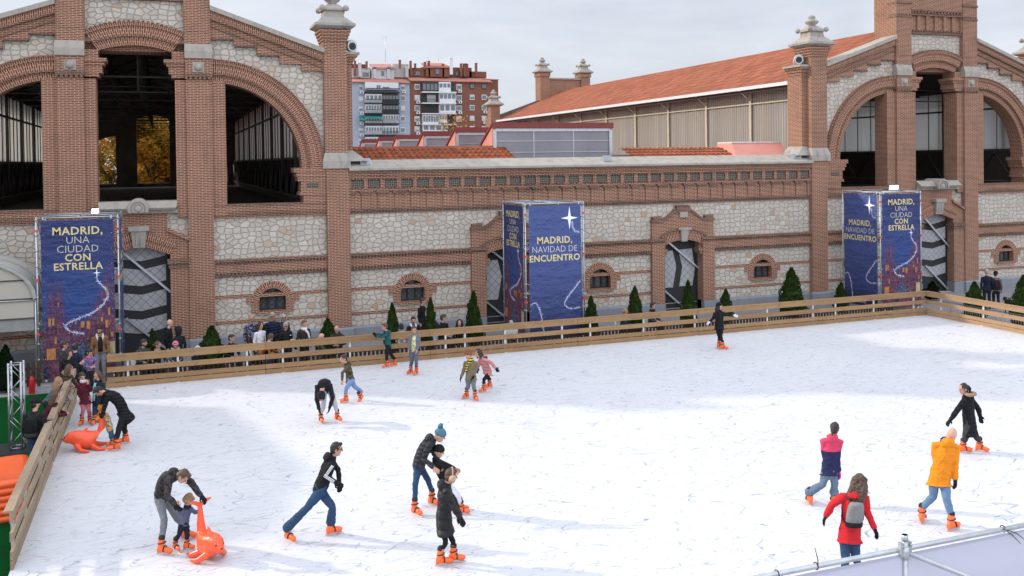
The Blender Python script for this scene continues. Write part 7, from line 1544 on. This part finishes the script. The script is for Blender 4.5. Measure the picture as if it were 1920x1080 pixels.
# ------------------------------------------------------------------ dog
dg_ = gz(1893, 590, GZ); dog = empty('dog', dg_, R(200)); tag(dog, 'black dog standing on the paving half hidden by the conifer', 'dog')
m = MB(); m.loft([((x, 0, z), Vector((0, a, 0)), Vector((0, 0, b))) for x, z, a, b in ((-.36, .50, .05, .06), (-.3, .50, .095, .11), (-.1, .51, .095, .11), (.12, .50, .115, .15), (.26, .51, .10, .14), (.34, .55, .06, .09))], 14)
m.limb([(.28, 0, .56), (.40, 0, .68), (.46, 0, .74)], [.085, .07, .06]); m.ell((.49, 0, .76), (Vector((.085, 0, 0)), Vector((0, .07, 0)), Vector((0, 0, .075)))); m.limb([(.53, 0, .745), (.64, 0, .715)], [.048, .03])
for s in (-1, 1):
    m.limb([(.24, s*.075, .48), (.22, s*.08, .30), (.24, s*.08, .17), (.235, s*.08, .04)], [.06, .038, .026, .022]); m.limb([(.235, s*.08, .025), (.28, s*.08, .02)], [.026, .022])
    m.limb([(-.28, s*.08, .48), (-.22, s*.085, .32), (-.37, s*.085, .18), (-.34, s*.085, .04)], [.085, .055, .028, .022]); m.limb([(-.34, s*.085, .025), (-.29, s*.085, .02)], [.027, .022])
    m.ell((.455, s*.062, .77), (Vector((.03, 0, -.02)), Vector((0, .012, 0)), Vector((-.01, 0, -.06))))
m.limb([(-.36, 0, .54), (-.48, 0, .50), (-.58, 0, .56)], [.03, .022, .012]); rbuild(m, 'body', K('black_fur', (0.010, 0.010, 0.010)), dog, .012, 2)
for s in (-1, 1): m = MB(); m.ball((.545, s*.04, .785), .011); m.build('eye', M_EYE, dog)
m = MB(); m.ball((.665, 0, .722), .017); m.build('nose', M_BLACK, dog)

# ------------------------------------------------------------------ orange skating sledges shaped like a seal and a whale
M_SEAL = plain('orange_roto_plastic', (0.87, 0.095, 0.030), .30, var=.05, spec=.5)
def seal(loc, rz, label, fat=1.0):
    r = empty('skating_sledge', loc, R(rz)); tag(r, label, 'skating sledge', 'orange animal skating sledges')
    m = MB(); Yv = Vector((0, 1, 0))
    m.loft([(Vector((x, 0, z)), Yv*a*fat, Vector((-dz, 0, dx))*b*fat) for x, z, a, b, dx, dz in ((.62, .30, .03, .03, 1, -.2), (.56, .31, .10, .09, 1, -.2), (.44, .34, .155, .15, 1, -.1), (.28, .31, .20, .21, 1, 0), (.08, .26, .235, .235, 1, 0), (-.12, .25, .22, .22, 1, .1), (-.26, .30, .16, .17, 1, .6), (-.34, .46, .10, .11, .5, 1), (-.37, .66, .072, .075, .2, 1), (-.39, .84, .055, .055, .2, 1))], 20)
    m.limb([(-.39, 0, .82), (-.40, 0, .92)], [.05, .04])
    for s in (-1, 1):
        m.limb([(-.39, s*.02, .90), (-.38, s*.12, .965), (-.36, s*.24, .985)], [.042, .04, .018]); m.limb([(.26, s*.16, .16), (.12, s*.31, .06), (-.06, s*.37, .04)], [.075, .055, .03])
        m.limb([(-.16, s*.14, .10), (-.32, s*.26, .045), (-.46, s*.28, .04)], [.075, .05, .03])
    m.limb([(.10, 0, .46), (.02, 0, .54), (-.03, 0, .57)], [.05, .035, .015])
    body = rbuild(m, 'hull', M_SEAL, r, .013, 3)
    for s in (-1, 1): e = MB(); e.ball((.545, s*.085*fat, .375), .020); e.build('eye', M_EYE, r)
    e = MB(); e.ball((.635, 0, .315), .018); e.build('nose', M_EYE, r)
    return r
p = gz(389, 1056); seal((p.x+.03, p.y+.20, .005), -66, 'orange animal sledge with its tail upright pushed by the bending man', 1.0).scale = (.76, .80, .95)
p = gz(162, 845); seal((p.x+.02, p.y+.10, .005), 178, 'orange animal sledge beside the left barrier held by the toddler', 1.0).scale = (.88, .88, .92)
flush_people()
# ================================================================== LIGHT, SKY, RENDER
EL = R(26.5); sd = Vector((-0.83*math.cos(EL), 0.56*math.cos(EL), math.sin(EL))).normalized()
ld = bpy.data.lights.new('sun', 'SUN'); ld.energy = SUN_E; ld.angle = R(1.3); ld.color = (1.0, 0.91, 0.80)
lo = bpy.data.objects.new('sun', ld); COL.objects.link(lo); lo.rotation_euler = sd.to_track_quat('Z', 'Y').to_euler(); lo.location = (-40, 30, 60)
w = bpy.data.worlds.new('World'); scene.world = w; w.use_nodes = True; nt = w.node_tree; bg = nt.nodes['Background']; out = nt.nodes['World Output']
sky = nt.nodes.new('ShaderNodeTexSky'); sky.sky_type = 'NISHITA'; sky.sun_disc = False; sky.sun_elevation = EL; sky.sun_rotation = math.atan2(-0.83, 0.56); sky.air_density = 1.0; sky.dust_density = 2.0; sky.ozone_density = 1.0
g = nd(nt, 'ShaderNodeTexCoord').outputs['Generated']; sp = nd(nt, 'ShaderNodeSeparateXYZ', {0: g})
mp = nd(nt, 'ShaderNodeMapping', {'Vector': g, 'Scale': (1, 1, 3.5), 'Rotation': (0, 0, 0.5)}).outputs[0]
n1 = noise(nt, mp, 2.3, 6, 0.55, 0.4); n2 = noise(nt, mp, 6.0, 5, 0.6)
cl = ramp_f(nt, mth(nt, 'ADD', n1, mth(nt, 'MULTIPLY', mth(nt, 'SUBTRACT', n2, 0.5), 0.25)), 0.38, 0.60)
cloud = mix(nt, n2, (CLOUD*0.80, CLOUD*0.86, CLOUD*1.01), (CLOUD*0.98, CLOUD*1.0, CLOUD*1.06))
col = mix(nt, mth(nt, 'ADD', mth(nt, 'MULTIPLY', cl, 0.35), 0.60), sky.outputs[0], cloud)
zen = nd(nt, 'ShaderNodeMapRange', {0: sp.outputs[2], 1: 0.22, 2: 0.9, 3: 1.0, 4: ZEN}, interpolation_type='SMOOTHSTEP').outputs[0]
zen = mth(nt, 'ADD', zen, nd(nt, 'ShaderNodeMapRange', {0: sp.outputs[1], 1: -0.05, 2: -0.75, 3: 0.0, 4: BACK}, interpolation_type='SMOOTHSTEP').outputs[0])  # extra sky brightness added behind the camera to lift the facade
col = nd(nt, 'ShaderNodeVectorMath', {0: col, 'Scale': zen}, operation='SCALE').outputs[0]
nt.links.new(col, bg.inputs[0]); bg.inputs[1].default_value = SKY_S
vs = scene.view_settings; vs.view_transform = 'Standard'; vs.look = 'None'; vs.exposure = EXPO; vs.gamma = 1.0
scene.cycles.use_denoising = True
scene.cycles.max_bounces = 6; scene.cycles.diffuse_bounces = 3; scene.cycles.glossy_bounces = 3; scene.cycles.transmission_bounces = 4; scene.cycles.transparent_max_bounces = 6
